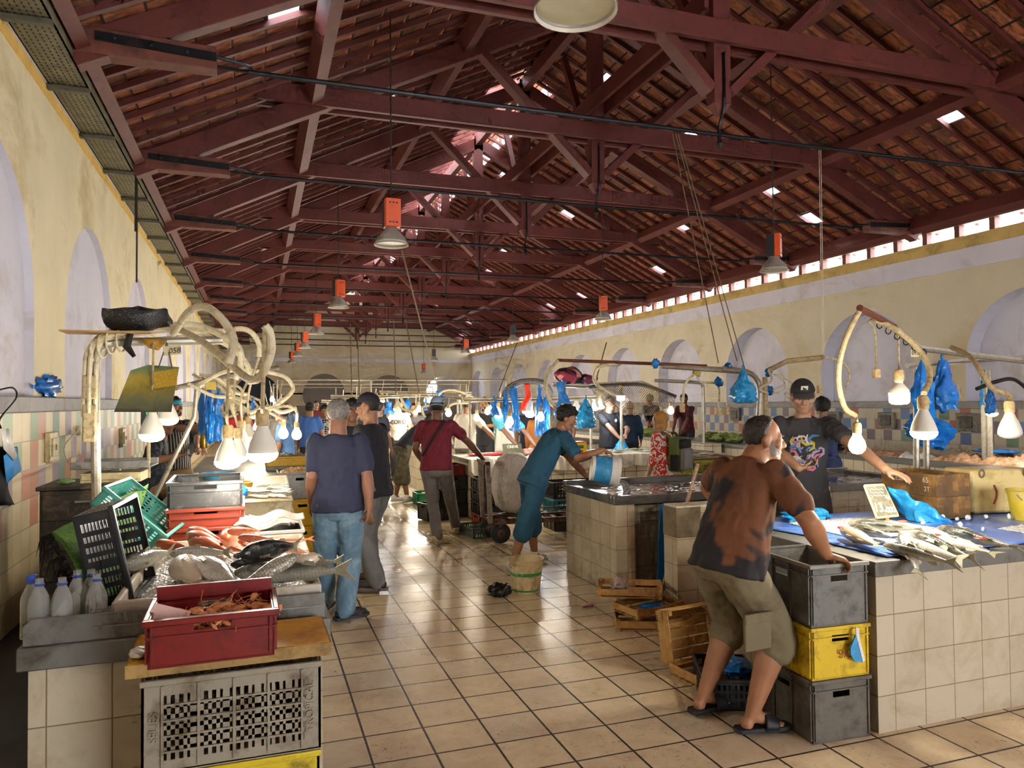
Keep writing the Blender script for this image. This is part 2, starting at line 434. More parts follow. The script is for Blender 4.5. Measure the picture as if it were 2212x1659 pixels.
sky_px = [(605, 25, 0), (835, 200, 0), (465, 342, 0), (740, 411, 0), (500, 606, 0), (590, 526, 0), (712, 524, 0), (917, 340, 0), (650, 592, 0), (690, 640, 0), (560, 648, 0), (870, 640, 0),
          (1312, 152, 1), (1500, 285, 1), (2012, 238, 1), (1655, 396, 1), (1745, 458, 1), (1235, 465, 1), (1085, 368, 1), (1470, 485, 1), (1420, 580, 1), (1260, 635, 1), (1195, 661, 1), (1105, 545, 1), (1055, 580, 1), (1010, 690, 1), (1075, 655, 1), (1000, 722, 1), (940, 655, 1)]
holes = {}
for u, v, r in sky_px:
    p = on_roof(u, v, r, ZR, SL, XC)
    if YF < p.y < YB and 0 < abs(p.x-XC) < XE: holes.setdefault((r, int((p.y-YF)/DY), int(abs(p.x-XC)/DX)), (u, v))
ce = thing('ceiling', None, None); struct(ce)
for r in (0, 1):
    sg = 1 if r else -1
    b = MB()
    for j in range(NY):
        for i in range(NS):
            if (r, j, i) in holes or (i < 2 and not 3.8 < YF+j*DY < 13.4): continue  # ridge cells left open, an added gap for daylight
            a, c = i*DX, (i+1)*DX; y0, y1 = YF+j*DY, YF+(j+1)*DY
            z0, z1 = ZR-SL*a, ZR-SL*c-.0
            b.add([(XC+sg*a, y0, z0), (XC+sg*c, y0, z1-.012), (XC+sg*c, y1, z1-.012), (XC+sg*a, y1, z0)], [(0, 1, 2, 3)])
    o = b.build('roof_tiles', M_clay, ce, smooth=0)
    b = MB(); t = .05
    for i in range(NS+1):
        x = XC+sg*i*DX
        b.beam((x, YF, ZR-SL*i*DX-.02), (x, YB, ZR-SL*i*DX-.02), .022, .02)
    b.build('batten', mat('dark_batten', '3a2019', .85), ce, smooth=0)
# common rafters: the nearest are parts, the far rest one part
ang = math.atan(SL); rb = MB(); L = XE*math.sqrt(1+SL*SL)
rb.box((0, 0, .02), (L, .06, .065)); rme = rb.mesh('rafter', M_mar, 0)
far = MB(); nn = 0
for k in range(96):
    y = 2.2+.4*k
    if y > YB-.1: break
    for r in (0, 1):
        sg = 1 if r else -1
        c = V((XC+sg*XE/2, y, ZR-SL*XE/2-.085))
        if nn < 96:
            o = bpy.data.objects.new('rafter', rme); COL.objects.link(o); o.location = c; o.rotation_euler = (0, ang if sg > 0 else -ang, 0); o.parent = ce; nn += 1
        else: far.box(c+V((0, 0, .02)), (L, .06, .065), rotm(0, ang if sg > 0 else -ang, 0))
tag(far.build('rafter', M_mar, ce, smooth=0), kind='stuff')
b = MB()
for sg in (-1, 1):
    for ya, yb in ((YF, 4.2), (13.4, YB)): b.add([(XC, ya, ZR+1.1), (XC, yb, ZR+1.1), (XC+sg*1.1, yb, ZR+.5), (XC+sg*1.1, ya, ZR+.5)], [(0, 1, 2, 3)])
b.build('added_lantern_roof', M_clay, ce, smooth=0, solid=.03)  # raised ridge cover, added so daylight enters at its sides
b = MB()
for k in range(30):
    for sg in (-1, 1):
        if not 3.8 < YF+1.6*k < 13.4: b.bx(XC+sg*.7-.03, XC+sg*.7+.03, YF+1.6*k, YF+1.6*k+.06, ZR-.4, ZR+.6)
for sg in (-1, 1): b.bx(XC+sg*.7-.03, XC+sg*.7+.03, YF, YB, ZR-.4, ZR-.3)
b.build('added_lantern_posts', M_mar, ce, smooth=0)  # posts and rails of the added ridge opening
gl = N('skylight_glass').set(col='eef4fa', rough=.35, trans=1., ior=1.05).m
M_alu = mat('pale_tile_rim', '8e8a86', .5)
for q_, ((r, j, i), _) in enumerate(holes.items()):
    sg = 1 if r else -1; a, c = i*DX, (i+1)*DX; y0, y1 = YF+j*DY, YF+(j+1)*DY
    w = struct(thing('window_%d' % (q_+1), None, None, (XC+sg*(a+c)/2, (y0+y1)/2, ZR-SL*(a+c)/2+.02)))
    R = rotm(0, ang*sg, 0); Ls = DX*math.sqrt(1+SL*SL)
    b = MB(); b.box((0, 0, 0), (Ls+.04, DY+.04, .008), R); b.build('pane', gl, w, smooth=0)
    b = MB(); 
    for s2 in (-1, 1):
        b.box(R @ V((0, s2*(DY/2+.01), -.01)), (Ls+.05, .03, .05), R); b.box(R @ V((s2*(Ls/2+.01), 0, -.01)), (.03, DY, .05), R)
    b.build('window_frame', M_alu, w, smooth=0)
# purlins and the double ridge-line beam, one piece each
for nm, x, w, h, lab in [('purlin', .72, .16, .22, 'lower maroon purlin running along the left roof slope'), ('purlin', 2.85, .16, .22, 'upper maroon purlin running along the left roof slope'),
                    ('purlin', 9.2, .16, .22, 'lower maroon purlin running along the right roof slope'), ('purlin', 7.07, .16, .22, 'upper maroon purlin running along the right roof slope'),
                    ('ridge_beam', XC, .14, .25, 'maroon ridge beam along the top of the roof'),
                    ('eave_beam', 11.25, .16, .26, 'maroon eave beam along the right wall above the bright slot'), ('eave_beam', -1.42, .12, .2, 'maroon eave beam behind the cable tray on the left')]:
    b = MB(); z = roofz(x)-.18-h/2
    b.box((0, 0, 0), (w, YB-YF, h), rotm(0, (0 if x == XC else (ang if x > XC else -ang)), 0))
    tag(b.build(nm, M_mar, loc=(x, (YB+YF)/2, z), smooth=0), lab, 'roof beam')
# wall plate and blocks of the slot on the right
b = MB(); b.bx(XR-.08, XR+.1, YF, YB, 4.74, 4.86)
for k in range(60):
    y = 1+.66*k
    b.bx(XR-.04, XR+.08, y, y+.1, 4.54, 4.74)
struct(b.build('trim_8', M_marworn, smooth=0))
# ---- roof trusses ----
def truss():
    r = thing('roof_truss', '', 'roof truss', (XC, 0, 0), 0, 'timber roof trusses')
    hw = 6.45
    for s in (-1, 1):
        b = MB()
        zl = roofz(XC+hw)-.37; zh = roofz(XC)-.37
        b.beam((s*hw, 0, zl), (s*.02, 0, zh), .16, .27, V((0, 1, 0))) if 0 else b.box((s*hw/2, 0, (zl+zh)/2), (hw*math.sqrt(1+SL*SL), .16, .26), rotm(0, s*ang, 0))
        b.build('principal_rafter', M_mar, r, bevel=.008)
        b = MB(); b.prism([(s*6.5, -.11), (s*5.3, -.11), (s*5.3, .09), (s*6.5, .12)], -.09, .09, Matrix.Translation((0, 0, 4.80)) @ Matrix.Rotation(PI/2, 4, 'X'))
        b.build('strut_end', M_marworn, r, bevel=.006)
        for f in (-1, 1):
            b = MB(); pts = [(s*6.25, f*.1, 4.84), (s*5.3, f*.1, 4.79), (s*5.12, f*.085, 4.775), (s*5.03, f*.05, 4.765), (s*5.0, 0, 4.76)]
            b.beam(pts[0], pts[1], .016, .075); b.tube(pts[1:], .016, 6)
            for t in (.15, .45, .75): b.ell((s*(6.25-.95*t), f*.115, 4.838-.05*t), (.022, .014, .022))
            b.build('iron_strap', M_iron, r, smooth=30)
        b = MB(); b.beam((s*3.02-.0, 0, roofz(XC+3.0)-.5), (s*.1, 0, 5.12), .12, .2, V((0, 1, 0))) if 0 else None
        b.beam((s*1.95, 0, 6.95), (s*.12, 0, 5.2), .11, .19, V((0, 1, 0)))
        b.build('brace', M_mar, r, bevel=.006)
    for f in (-1, 1):
        b = MB(); b.box((0, f*.115, 5.85), (9.95, .07, .25)); b.build('collar_plank', M_mar, r, bevel=.006)
    b = MB(); b.bx(-.11, .11, -.08, .08, 5.05, roofz(XC)-.2); b.loft([[V((x*k, y*k*.8, z)) for x, y in ((-.11, -.1), (.11, -.1), (.11, .1), (-.11, .1))] for k, z in ((1, 5.06), (.35, 4.93))])
    b.build('king_post', M_mar, r, bevel=.005)
    b = MB(); b.beam((0, -.1, 5.62), (0, -.1, 5.1), .05, .014); b.tube(bez([(0, -.1, 5.15), (0, -.09, 4.98), (0, -.02, 4.86), (0, 0, 4.74), (0, 0, 4.6)], 5), .018, 6)
    b.lathe([(.001, 4.54), (.02, 4.58), (.035, 4.62), (.02, 4.66), (.03, 4.72), (.018, 4.78)], 10)
    b.build('hanger_strap', M_iron, r)
    b = MB(); b.tube([(-5.03, 0, 4.735), (0, 0, 4.72), (5.03, 0, 4.735)], .024, 8); b.build('tie_rod', M_iron, r)
    return r
tr = truss(); ordn = ['nearest, cut by the top of the picture', 'second from the front', 'third from the front', 'fourth from the front', 'fifth from the front', 'sixth from the front', 'seventh from the front',
                      'eighth from the front', 'ninth from the front', 'tenth from the front', 'last, beside the back wall']
for k in range(11):
    o = tr if k == 0 else copy_tree(tr)
    o.location = (XC, 7.04+3.2*k, 0); o['label'] = 'maroon timber roof truss with iron tie rod, '+ordn[k]
for k in range(11):          # double planks along the hall between the king posts
    y = 7.04+3.2*k
    t = thing('bracing_planks', 'pair of maroon planks tying the king posts together, bay %s' % ['in front of the second truss', 'behind the second truss', 'behind the third truss', 'behind the fourth truss', 'behind the fifth truss', 'behind the sixth truss', 'behind the seventh truss', 'behind the eighth truss', 'behind the ninth truss', 'behind the tenth truss', 'at the back wall'][k], 'roof beam', (XC, y, 6.25), 0, 'bracing planks between trusses')
    for f in (-1, 1):
        b = MB(); b.bx(f*.14-.03, f*.14+.03, .0, min(3.2, YB-y), -.12, .12); b.build('plank', M_mar, t, smooth=0)
    b = MB(); b.beam((0, .15, 5.2-6.25+.3), (0, 1.2, 1.3), .1, .1, V((1, 0, 0))); b.build('brace', M_mar, t, smooth=0)
# ---- perforated cable tray under the left eave ----
def perf():
    n = N('perforated_tray'); p = n.sep(n.coord())
    u = n.math('FRACT', n.math('DIVIDE', p[1], .06)); v = n.math('FRACT', n.math('DIVIDE', n.math('ADD', p[0], 5), .045))
    h = n.math('MULTIPLY', n.math('LESS_THAN', n.math('ABSOLUTE', n.math('SUBTRACT', u, .5)), .28), n.math('LESS_THAN', n.math('ABSOLUTE', n.math('SUBTRACT', v, .5)), .14))
    c = n.mix(n.rng(n.noise(8, 5), .4, .7), '6e6b57', '8a8468')
    n.set(col=n.mix(h, c, '1d1b17'), rough=.6, metal=.2); return n.m
M_tray = perf(); M_trayp = mat('tray_metal', '66655a', .5, .4, dirt='3c372d', damt=.4)
t = thing('cable_tray', 'long perforated grey cable tray under the left eave', 'cable tray', (XL, 0, 4.62))
b = MB(); b.bx(.02, .34, YF, YB, 0, .012); b.bx(.02, .03, YF, YB, 0, .08); b.bx(.33, .34, YF, YB, 0, .1); b.build('tray', M_tray, t, smooth=0)
for k in range(30):
    b = MB(); b.bx(-.0, .35, 3.7+1.28*k, 3.76+1.28*k, -.05, -.01); b.build('bracket', M_trayp, t, smooth=0)
b = MB()
for x in (.09, .14, .2, .25): b.tube([(x, y, .03) for y in (YF, YB)], .02, 6)
b.build('cables', mat('black_cable', '1c1b1c', .5), t)
# world
w = bpy.data.worlds.new('World'); bpy.context.scene.world = w; w.use_nodes = True
bg = w.node_tree.nodes['Background']; bg.inputs[0].default_value = lin('f3f6ff'); bg.inputs[1].default_value = 12.
cam = bpy.data.cameras.new('camera'); co = bpy.data.objects.new('camera', cam); COL.objects.link(co)
cam.sensor_width = 36; cam.sensor_fit = 'HORIZONTAL'; cam.lens = FP/IW*36; cam.clip_end = 200; cam.clip_start = .05
co.matrix_world = Matrix((RT, UP, -FW)).transposed().to_4x4(); co.location = CAM
sc = bpy.context.scene; sc.camera = co
sc.view_settings.view_transform = 'Standard'; sc.view_settings.look = 'None'; sc.view_settings.gamma = 1; sc.view_settings.exposure = .92
# ================= reusable builders =================
M_ctile = tile_mat('cream_counter_tiles', 'b9ad94', .205, .205, grout='7a6a4c', gw=.016, dirt='94805a', damt=.5, dscale=4, off=(.03, .02))
M_ctile2 = tile_mat('far_counter_tiles', 'd0c4a6', .205, .205, gw=.03, dirt='9a8a60', damt=.4)
M_steel = mat('worn_steel', '8d8c88', .38, .55, var=.15, scale=5, dirt='5a574f', damt=.45, dscale=7, bump=.06, bscale=20)
M_steeld = mat('dull_steel', '77766f', .45, .35, var=.15, scale=4, dirt='4c4639', damt=.55, dscale=5, bump=.08, bscale=15)
M_pole = mat('galvanised_pole', 'a39c8c', .4, .45, dirt='6d5432', damt=.5, dscale=14)
M_cond = mat('cream_conduit', 'cfc3a0', .5, dirt='7a6742', damt=.5, dscale=22)
M_cond2 = mat('dirty_conduit', 'b29f75', .6, dirt='59482c', damt=.6, dscale=25)
M_cordw = mat('white_cord', 'cfc8b4', .6)
M_cordk = mat('dark_cord', '2a2622', .6)
M_rope = mat('rope', '6f5d48', .8)
M_sock = mat('aged_socket', 'c3ab78', .55, dirt='8a5a28', damt=.6, dscale=18)
M_hous = mat('bulb_housing', 'd6d2c2', .35, var=.05)
M_glow = N('lit_diffuser').set(col='fff7e8', ecol='fff1dc', estr=6.).m
M_glowc = N('lit_cool_diffuser').set(col='f4fbff', ecol='dff2ff', estr=6.).m
M_glowi = N('lit_glass_bulb').set(col='fff3d8', ecol='ffe0a8', estr=7.).m
def plastic(name, c, dirt='4a3d28', damt=.45, rough=.42, **k): return mat(name, c, rough, var=.08, scale=4, dirt=dirt, damt=damt, dscale=9, **k)
M_bluebag = N('blue_bag').set(col='1683d6', rough=.22, trans=.25, ior=1.2, alpha=.93).m
M_bluebag = plastic('blue_bag_film', '1a74c4', '0d4fae', .6, .2, bump=.7, bscale=22)
M_cyanbag = plastic('cyan_bag_film', '2fa0dc', '1470b8', .6, .2, bump=.5, bscale=14)
M_blackbag = plastic('black_bag_film', '121214', '2a2a2e', .3, .22, bump=.6, bscale=30)
M_whitebag = plastic('white_bag_film', 'd9d6cc', 'b3aea2', .4, .35, bump=.4, bscale=20)

def counter(label, x0, x1, y0, y1, h=.88, lip=.03, top=None, tile=None, upstand=0., group=None, well=False):
    t = thing('market_counter', label, 'counter', ((x0+x1)/2, (y0+y1)/2, 0), 0, group)
    hx, hy = (x1-x0)/2, (y1-y0)/2
    b = MB(); b.bx(-hx+lip, hx-lip, -hy+lip, hy-lip, 0, h-.07); b.build('tiled_base', tile or M_ctile, t, smooth=0)
    b = MB()
    if well:
        b.bx(-hx, hx, -hy, -hy+.06, h-.08, h+.0); b.bx(-hx, hx, hy-.06, hy, h-.08, h+.03); b.bx(-hx, -hx+.06, -hy+.06, hy-.06, h-.08, h); b.bx(hx-.06, hx, -hy+.06, hy-.06, h-.08, h)
        b.bx(-hx+.06, hx-.06, -hy+.06, hy-.06, h-.07, h-.035)
    else: b.bx(-hx, hx, -hy, hy, h-.08, h)
    if upstand: b.bx(-hx+.012, hx-.1, -hy+.02, -hy+.032, h, h+upstand)
    b.build('steel_top', top or M_steeld, t, bevel=.006, smooth=30)
    return t
def slotwall(b, w, h, t, M, nx, nz_, fx=.55, fz=.6, mx=.1, mz0=.12, mz1=.18, solid=False, handle=0.):
    """a crate wall in local x (width), z (height): bars around real openings"""
    def B(x0, x1, z0, z1, th=t):
        if x1-x0 < 1e-4 or z1-z0 < 1e-4: return
        vs = MB().bx(x0, x1, -th/2, th/2, z0, z1)
        b.add([M @ p for p in vs.v], vs.f)
    if solid:
        if handle:
            hw, hz0, hz1 = handle/2, h*.70, h*.70+.032
            B(-w/2, w/2, 0, hz0); B(-w/2, -hw, hz0, hz1); B(hw, w/2, hz0, hz1); B(-w/2, w/2, hz1, h)
        else: B(-w/2, w/2, 0, h)
        return
    zs0, zs1 = h*mz0, h*(1-mz1); x0, x1 = -w/2+w*mx, w/2-w*mx
    B(-w/2, w/2, 0, zs0); B(-w/2, w/2, zs1, h); B(-w/2, x0, zs0, zs1); B(x1, w/2, zs0, zs1)
    cz = (zs1-zs0)/nz_
    for k in range(1, nz_): B(x0, x1, zs0+k*cz-cz*(1-fz)/2, zs0+k*cz+cz*(1-fz)/2)
    cx = (x1-x0)/nx
    for k in range(1, nx):
        wv = cx*(1-fx); 
        if k % 4 == 0: wv *= 1.9
        B(x0+k*cx-wv/2, x0+k*cx+wv/2, zs0, zs1)
def crate(name, label, m, w, d, h, loc, rot=0, kind='solid', handle=.1, cat='crate', group=None, ribs=True, taper=.0, nx=16, nz_=4, t=.006, rimm=None, rim=.014):
    r = thing(name, label, cat, loc, rot, group)
    b = MB(); b.bx(-w/2, w/2, -d/2, d/2, 0, .008); 
    if kind == 'vent':
        pass
    b.build('base', m, r, smooth=0)
    for a, (ww, off) in enumerate(((w, d/2), (d, w/2), (w, d/2), (d, w/2))):
        M = M4((0, 0, .004), rotm(0, 0, a*PI/2)) @ Matrix.Translation((0, -off+t/2, 0))
        bb = MB(); slotwall(bb, ww, h-.004, t, M, nx if ww == w else int(nx*d/w+.5), nz_, solid=(kind == 'solid'), handle=handle if a in (0, 2) or kind == 'solid' else 0)
        if ribs:
            n = max(2, int(ww/.13))
            for k in range(n+1):
                x = -ww/2+.012+(ww-.024)*k/n
                if handle and kind == 'solid' and abs(x) < handle/2+.008: continue
                vs = MB().bx(x-.004, x+.004, -t/2-.008, -t/2, .01, h-.02); bb.add([M @ p for p in vs.v], vs.f)
            if kind == 'solid':
                vs = MB().bx(-ww/2, ww/2, -t/2-.008, -t/2, h-.062, h-.055); bb.add([M @ p for p in vs.v], vs.f)
        bb.build('side_wall', m, r, smooth=0)
    b = MB(); e = rim
    b.bx(-w/2-e, w/2+e, -d/2-e, -d/2+t, h-.02, h); b.bx(-w/2-e, w/2+e, d/2-t, d/2+e, h-.02, h)
    b.bx(-w/2-e, -w/2+t, -d/2+t, d/2-t, h-.02, h); b.bx(w/2-t, w/2+e, -d/2+t, d/2-t, h-.02, h)
    b.build('rim', rimm or m, r, bevel=.004, smooth=30)
    return r
M_wood = mat('raw_crate_wood', 'b98f52', .75, var=.2, scale=9, dirt='6b4a26', damt=.5, dscale=7, bump=.2, bscale=60)
def wood_crate(label, w, d, h, loc, rot, group=None, m=None):
    r = thing('wooden_crate', label, 'crate', loc, rot, group); m = m or M_wood
    for x in (-1, 1):
        for y in (-1, 1):
            b = MB(); b.box((x*(w/2-.014), y*(d/2-.014), h/2), (.026, .026, h)); b.build('corner_post', m, r, smooth=0)
    nb = 2 if h > .1 else 1; hh = (h-.02)/nb
    for s in (-1, 1):
        for k in range(nb):
            z = .02+hh*(k+.5)
            b = MB(); b.box((0, s*(d/2+.003), z), (w, .006, hh*.86)); b.build('slat', m, r, smooth=0)
            b = MB(); b.box((s*(w/2+.003), 0, z), (.006, d, hh*.86)); b.build('slat', m, r, smooth=0)
    n = 5
    for k in range(n):
        b = MB(); b.box((0, -d/2+d*(k+.5)/n, .006), (w, d/n*.85, .006)); b.build('base_slat', m, r, smooth=0)
    return r
def bucket(name, label, m, r0, r1, h, loc, rot=(0, 0, 0), stripes=None, handle=True, n=28, cat='bucket', wall=.004, group=None):
    o = thing(name, label, cat, loc, rot, group)
    b = MB(); b.lathe([(r0, 0), (r1, h*.86), (r1+.004, h*.865), (r1+.006, h*.97), (r1+.012, h), (r1-.004, h), (r1-wall-.002, h*.9), (r0-wall, wall+.004)], n); b.build('pail', m, o, smooth=40)
    for z0, z1, ms in stripes or ():
        q = lambda z: r0+(r1-r0)*z/(h*.86)+.0012
        b = MB(); b.lathe([(q(z*h)+.0004*0, z*h) for z in (z0, z1)], n, ca=False, cb=False); b.build('stripe', ms, o, smooth=40)
    if handle:
        b = MB(); b.tube([(math.cos(a)*(r1+.014), -.3*r1*math.sin(a)-.02, h*.9-abs(math.sin(a))*r1*.55) for a in [PI*k/14 for k in range(15)]], .0035, 6); b.build('handle', M_pole, o)
    return o
def bulb(loc, kind='led', r=.07, cord=None, label='', lit=True, power=22., cm=None, cr=.006, cool=False, group='bare bulbs over the stalls', tube=None):
    """loc = lowest point of the bulb; cord = points (world) from the socket upward"""
    o = thing('light_bulb', label, 'light bulb', loc, rnd.uniform(0, 3), group)
    k = r/.07
    glow = M_glowc if cool else M_glow
    if kind == 'led':
        b = MB(); b.lathe([(.069*k, .045*k), (.068*k, .06*k), (.055*k, .1*k), (.036*k, .14*k), (.026*k, .165*k), (.026*k, .18*k)], 20); b.build('housing', M_hous, o)
        b = MB(); b.lathe([(.002, 0), (.03*k, .003*k), (.055*k, .013*k), (.069*k, .03*k), (.071*k, .046*k), (.068*k, .048*k)], 20); b.build('diffuser', glow if lit else M_hous, o)
        st = .17*k
    elif kind == 'drum':
        b = MB(); b.lathe([(.062*k, .075*k), (.058*k, .095*k), (.036*k, .125*k), (.024*k, .14*k), (.024*k, .16*k)], 20); b.build('housing', M_hous, o)
        b = MB(); b.lathe([(.002, 0), (.045*k, .003*k), (.06*k, .016*k), (.063*k, .076*k)], 20); b.build('diffuser', glow if lit else M_hous, o)
        st = .15*k
    else:
        b = MB(); b.lathe([(.002, 0), (.03*k, .006*k), (.052*k, .03*k), (.058*k, .058*k), (.05*k, .09*k), (.03*k, .125*k), (.025*k, .15*k)], 16); b.build('glass_envelope', M_glowi if not cool else M_glowc, o)
        st = .14*k
    b = MB(); b.lathe([(.022*k, st), (.03*k, st+.005*k), (.031*k, st+.06*k), (.024*k, st+.075*k), (.008, st+.08*k)], 14); b.build('socket', M_sock, o)
    if cord:
        top = V(loc)+V((0, 0, st+.075*k))
        b = MB(); b.tube([p-V(loc) for p in bez([top]+[V(c) for c in cord], 5)], cr, 6)
        M = Matrix.Rotation(-o.rotation_euler.z, 4, 'Z'); b.move(M)
        b.build('cord', cm or M_cond, o)
        if tube:
            b = MB(); b.tube([p-V(loc) for p in bez([V(c) for c in tube[0]], 8)], tube[1], 8); b.move(M); b.build('conduit', M_cond, o)
    if lit and power:
        l = bpy.data.lights.new('lamp', 'POINT'); l.energy = power; l.shadow_soft_size = .05*k
        l.color = (.86, .95, 1.) if cool else ((1., .93, .80) if kind != 'glass' else (1., .88, .68))
        q = bpy.data.objects.new('bulb_light', l); COL.objects.link(q); q.parent = o; q.location = (0, 0, -.055*k)
    return o
# ---------- fish ----------
def fish_mat(name, back, side, belly, scale=70, spots=.35, rough=.25):
    if name in _mc: return _mc[name]
    n = N(name); p = n.sep(n.coord())
    z = n.math('ADD', p[2], n.math('MULTIPLY', n.math('SUBTRACT', n.noise(14, 4), .5), .02))
    c = n.ramp(n.rng(z, -.045, .05), [(0, belly), (.35, side), (.6, side), (.8, back), (1, back)])
    v = n.vor(scale, n.vmath('MULTIPLY', n.coord(), (1, .8, 1.6)), rnd_=.35)
    c = n.mix(n.rng(v, .25, .6, 0, spots), c, back)
    c = n.mix(n.rng(n.noise(20, 4), .55, .75, 0, .3), c, 'cfc8b8')
    n.set(col=c, rough=rough, metal=.15, spec=.6); n.bump(v, .3, .004)
    _mc[name] = n.m; return n.m
FM_mul = fish_mat('grey_mullet_skin', '45473f', 'aba692', 'e4dcc8')
FM_sil = fish_mat('silver_fish_skin', '666a62', 'c8c4b4', 'ece6d6', spots=.4)
FM_drk = fish_mat('dark_fish_skin', '1f2422', '34393a', '8a8a80', 60, .3)
FM_pale = fish_mat('pale_fish_skin', 'a3927c', 'd9c8ac', 'eadfc8', 80, .25)
FM_red = fish_mat('red_mullet_skin', 'a8502e', 'c0683f', 'd8a280', 50, .2, .45)
FM_pink = fish_mat('pink_fish_skin', 'd08a64', 'e0a583', 'ecd0b4', 50, .2)
M_fin = mat('fish_fin', '8f8a70', .4, var=.2, scale=30); M_finr = mat('red_fish_fin', 'd8734a', .4, var=.2, scale=30)
M_eye = mat('fish_eye', '16181a', .1); M_eyer = mat('fish_eye_ring', 'b9b08c', .3); M_gill = mat('gill_red', 'a23a34', .3)
def fish(label, L, loc, head_dir, m, roll=80., bend=.0, fat=.115, wid=.07, finm=None, group=None, detail=True, cat='fish', droop=0., name='fish'):
    """head_dir: world direction from tail to head; roll 90 = lying flat on its side; droop bends the tail down"""
    o = thing(name, label, cat, loc, (0, 0, 0), group)
    d = V(head_dir).normalized(); up = V((0, 0, 1)); y = up.cross(d).normalized(); z = d.cross(y)
    R = Matrix((d, y, z)).transposed() @ rotm(math.radians(roll), 0, 0)
    o.rotation_euler = R.to_euler()
    Ri = R.inverted()
    def off(t):      # bend sideways in the lying plane, droop in world z
        q = (t-.45)
        w = Ri @ V((0, 0, -droop*max(0, q-.05)**2*4*L))
        return V((0, bend*L*q*q*math.sin(math.radians(roll))*0, bend*L*q*q)) + w
    prof = [(0, .012, .01), (.03, .04, .03), (.08, .068, .05), (.16, .092, .066), (.27, .11, .07), (.38, .115, .07), (.5, .105, .062), (.62, .085, .048), (.74, .06, .032), (.83, .04, .02), (.88, .034, .014)]
    n = 14; rings = []
    for t, hh, ww in prof:
        c = V((L*(.47-t), 0, 0))+off(t); hh *= L*fat/.115; ww *= L*wid/.07
        rings.append([c+V((0, ww*math.cos(a), hh*math.sin(a)*(1.0 if math.sin(a) > 0 else 1.05))) for a in [2*PI*j/n for j in range(n)]])
    b = MB(); b.loft(rings); b.build('body', m, o, smooth=60)
    fm = finm or M_fin; th = .0025
    def fin(nm, poly):
        b = MB(); A = [V((x*L, -th/2, z_*L))+off(.47-x) for x, z_ in poly]; B = [p+V((0, th, 0)) for p in A]
        b.loft([A, B]); b.build(nm, fm, o, smooth=0)
    fin('tail_fin', [(-.40, .03), (-.47, .07), (-.565, .125), (-.51, .03), (-.495, 0), (-.51, -.03), (-.565, -.125), (-.47, -.07), (-.40, -.03)])
    if detail:
        fin('dorsal_fin', [(.10, .105), (.04, .16), (-.02, .15), (-.04, .098)]); fin('rear_fin', [(-.13, .075), (-.17, .12), (-.24, .105), (-.25, .05)])
        fin('belly_fin', [(-.10, -.09), (-.16, -.14), (-.23, -.115), (-.25, -.05)])
        for s in (-1, 1):
            b = MB(); b.loft([[V((.21*L, s*wid*L*.98, -.01*L)), V((.1*L, s*wid*L*1.12, .02*L)), V((.08*L, s*wid*L*1.12, -.03*L))], [V((.21*L, s*(wid*L*.98+.003), -.01*L)), V((.1*L, s*(wid*L*1.12+.003), .02*L)), V((.08*L, s*(wid*L*1.12+.003), -.03*L))]])
            b.build('pectoral_fin', fm, o, smooth=0)
            b = MB(); b.ell((.395*L, s*L*.043*wid/.07, .018*L), (.012*L, .006*L, .012*L), nu=10, nv=6); e = b.build('eye', M_eyer, o)
            b = MB(); b.ell((.396*L, s*L*.047*wid/.07, .018*L), (.007*L, .005*L, .007*L), nu=8, nv=5); b.build('pupil', M_eye, e)
    return o
def heap(name, label, cat, x0, x1, y0, y1, z0, hgt, m, n=26, rough=.012, seed=0., kind='stuff', fs=25, loc=None):
    cx, cy = (x0+x1)/2, (y0+y1)/2
    def f(u, v):
        e = min(u, 1-u, v, 1-v); k = min(1, e*5)**.6
        p = V((x0+(x1-x0)*u, y0+(y1-y0)*v, 0))
        z = k*(hgt*(.6+.5*nz(p, 3, seed))+rough*nz(p, fs, seed)*1.5)
        return p-V((cx, cy, 0))+V((rough*nz(p, fs, 9+seed), rough*nz(p, fs, 19+seed), z))
    b = MB(); b.grid(f, n, n); b.bx(x0-cx, x1-cx, y0-cy, y1-cy, -.004, .0)
    return tag(b.build(name, m, loc=(cx, cy, z0), smooth=180 if fs < 30 else 30), label, cat, kind=kind)
def ice_mat():
    n = N('crushed_ice'); v = n.vor(75)
    c = n.mix(n.rng(v, .1, .5), 'e2e4e2', 'f6f6f2'); n.set(col=c, rough=.25, spec=.6, sss=.15); n.bump(v, .8, .02); return n.m
M_ice = ice_mat()
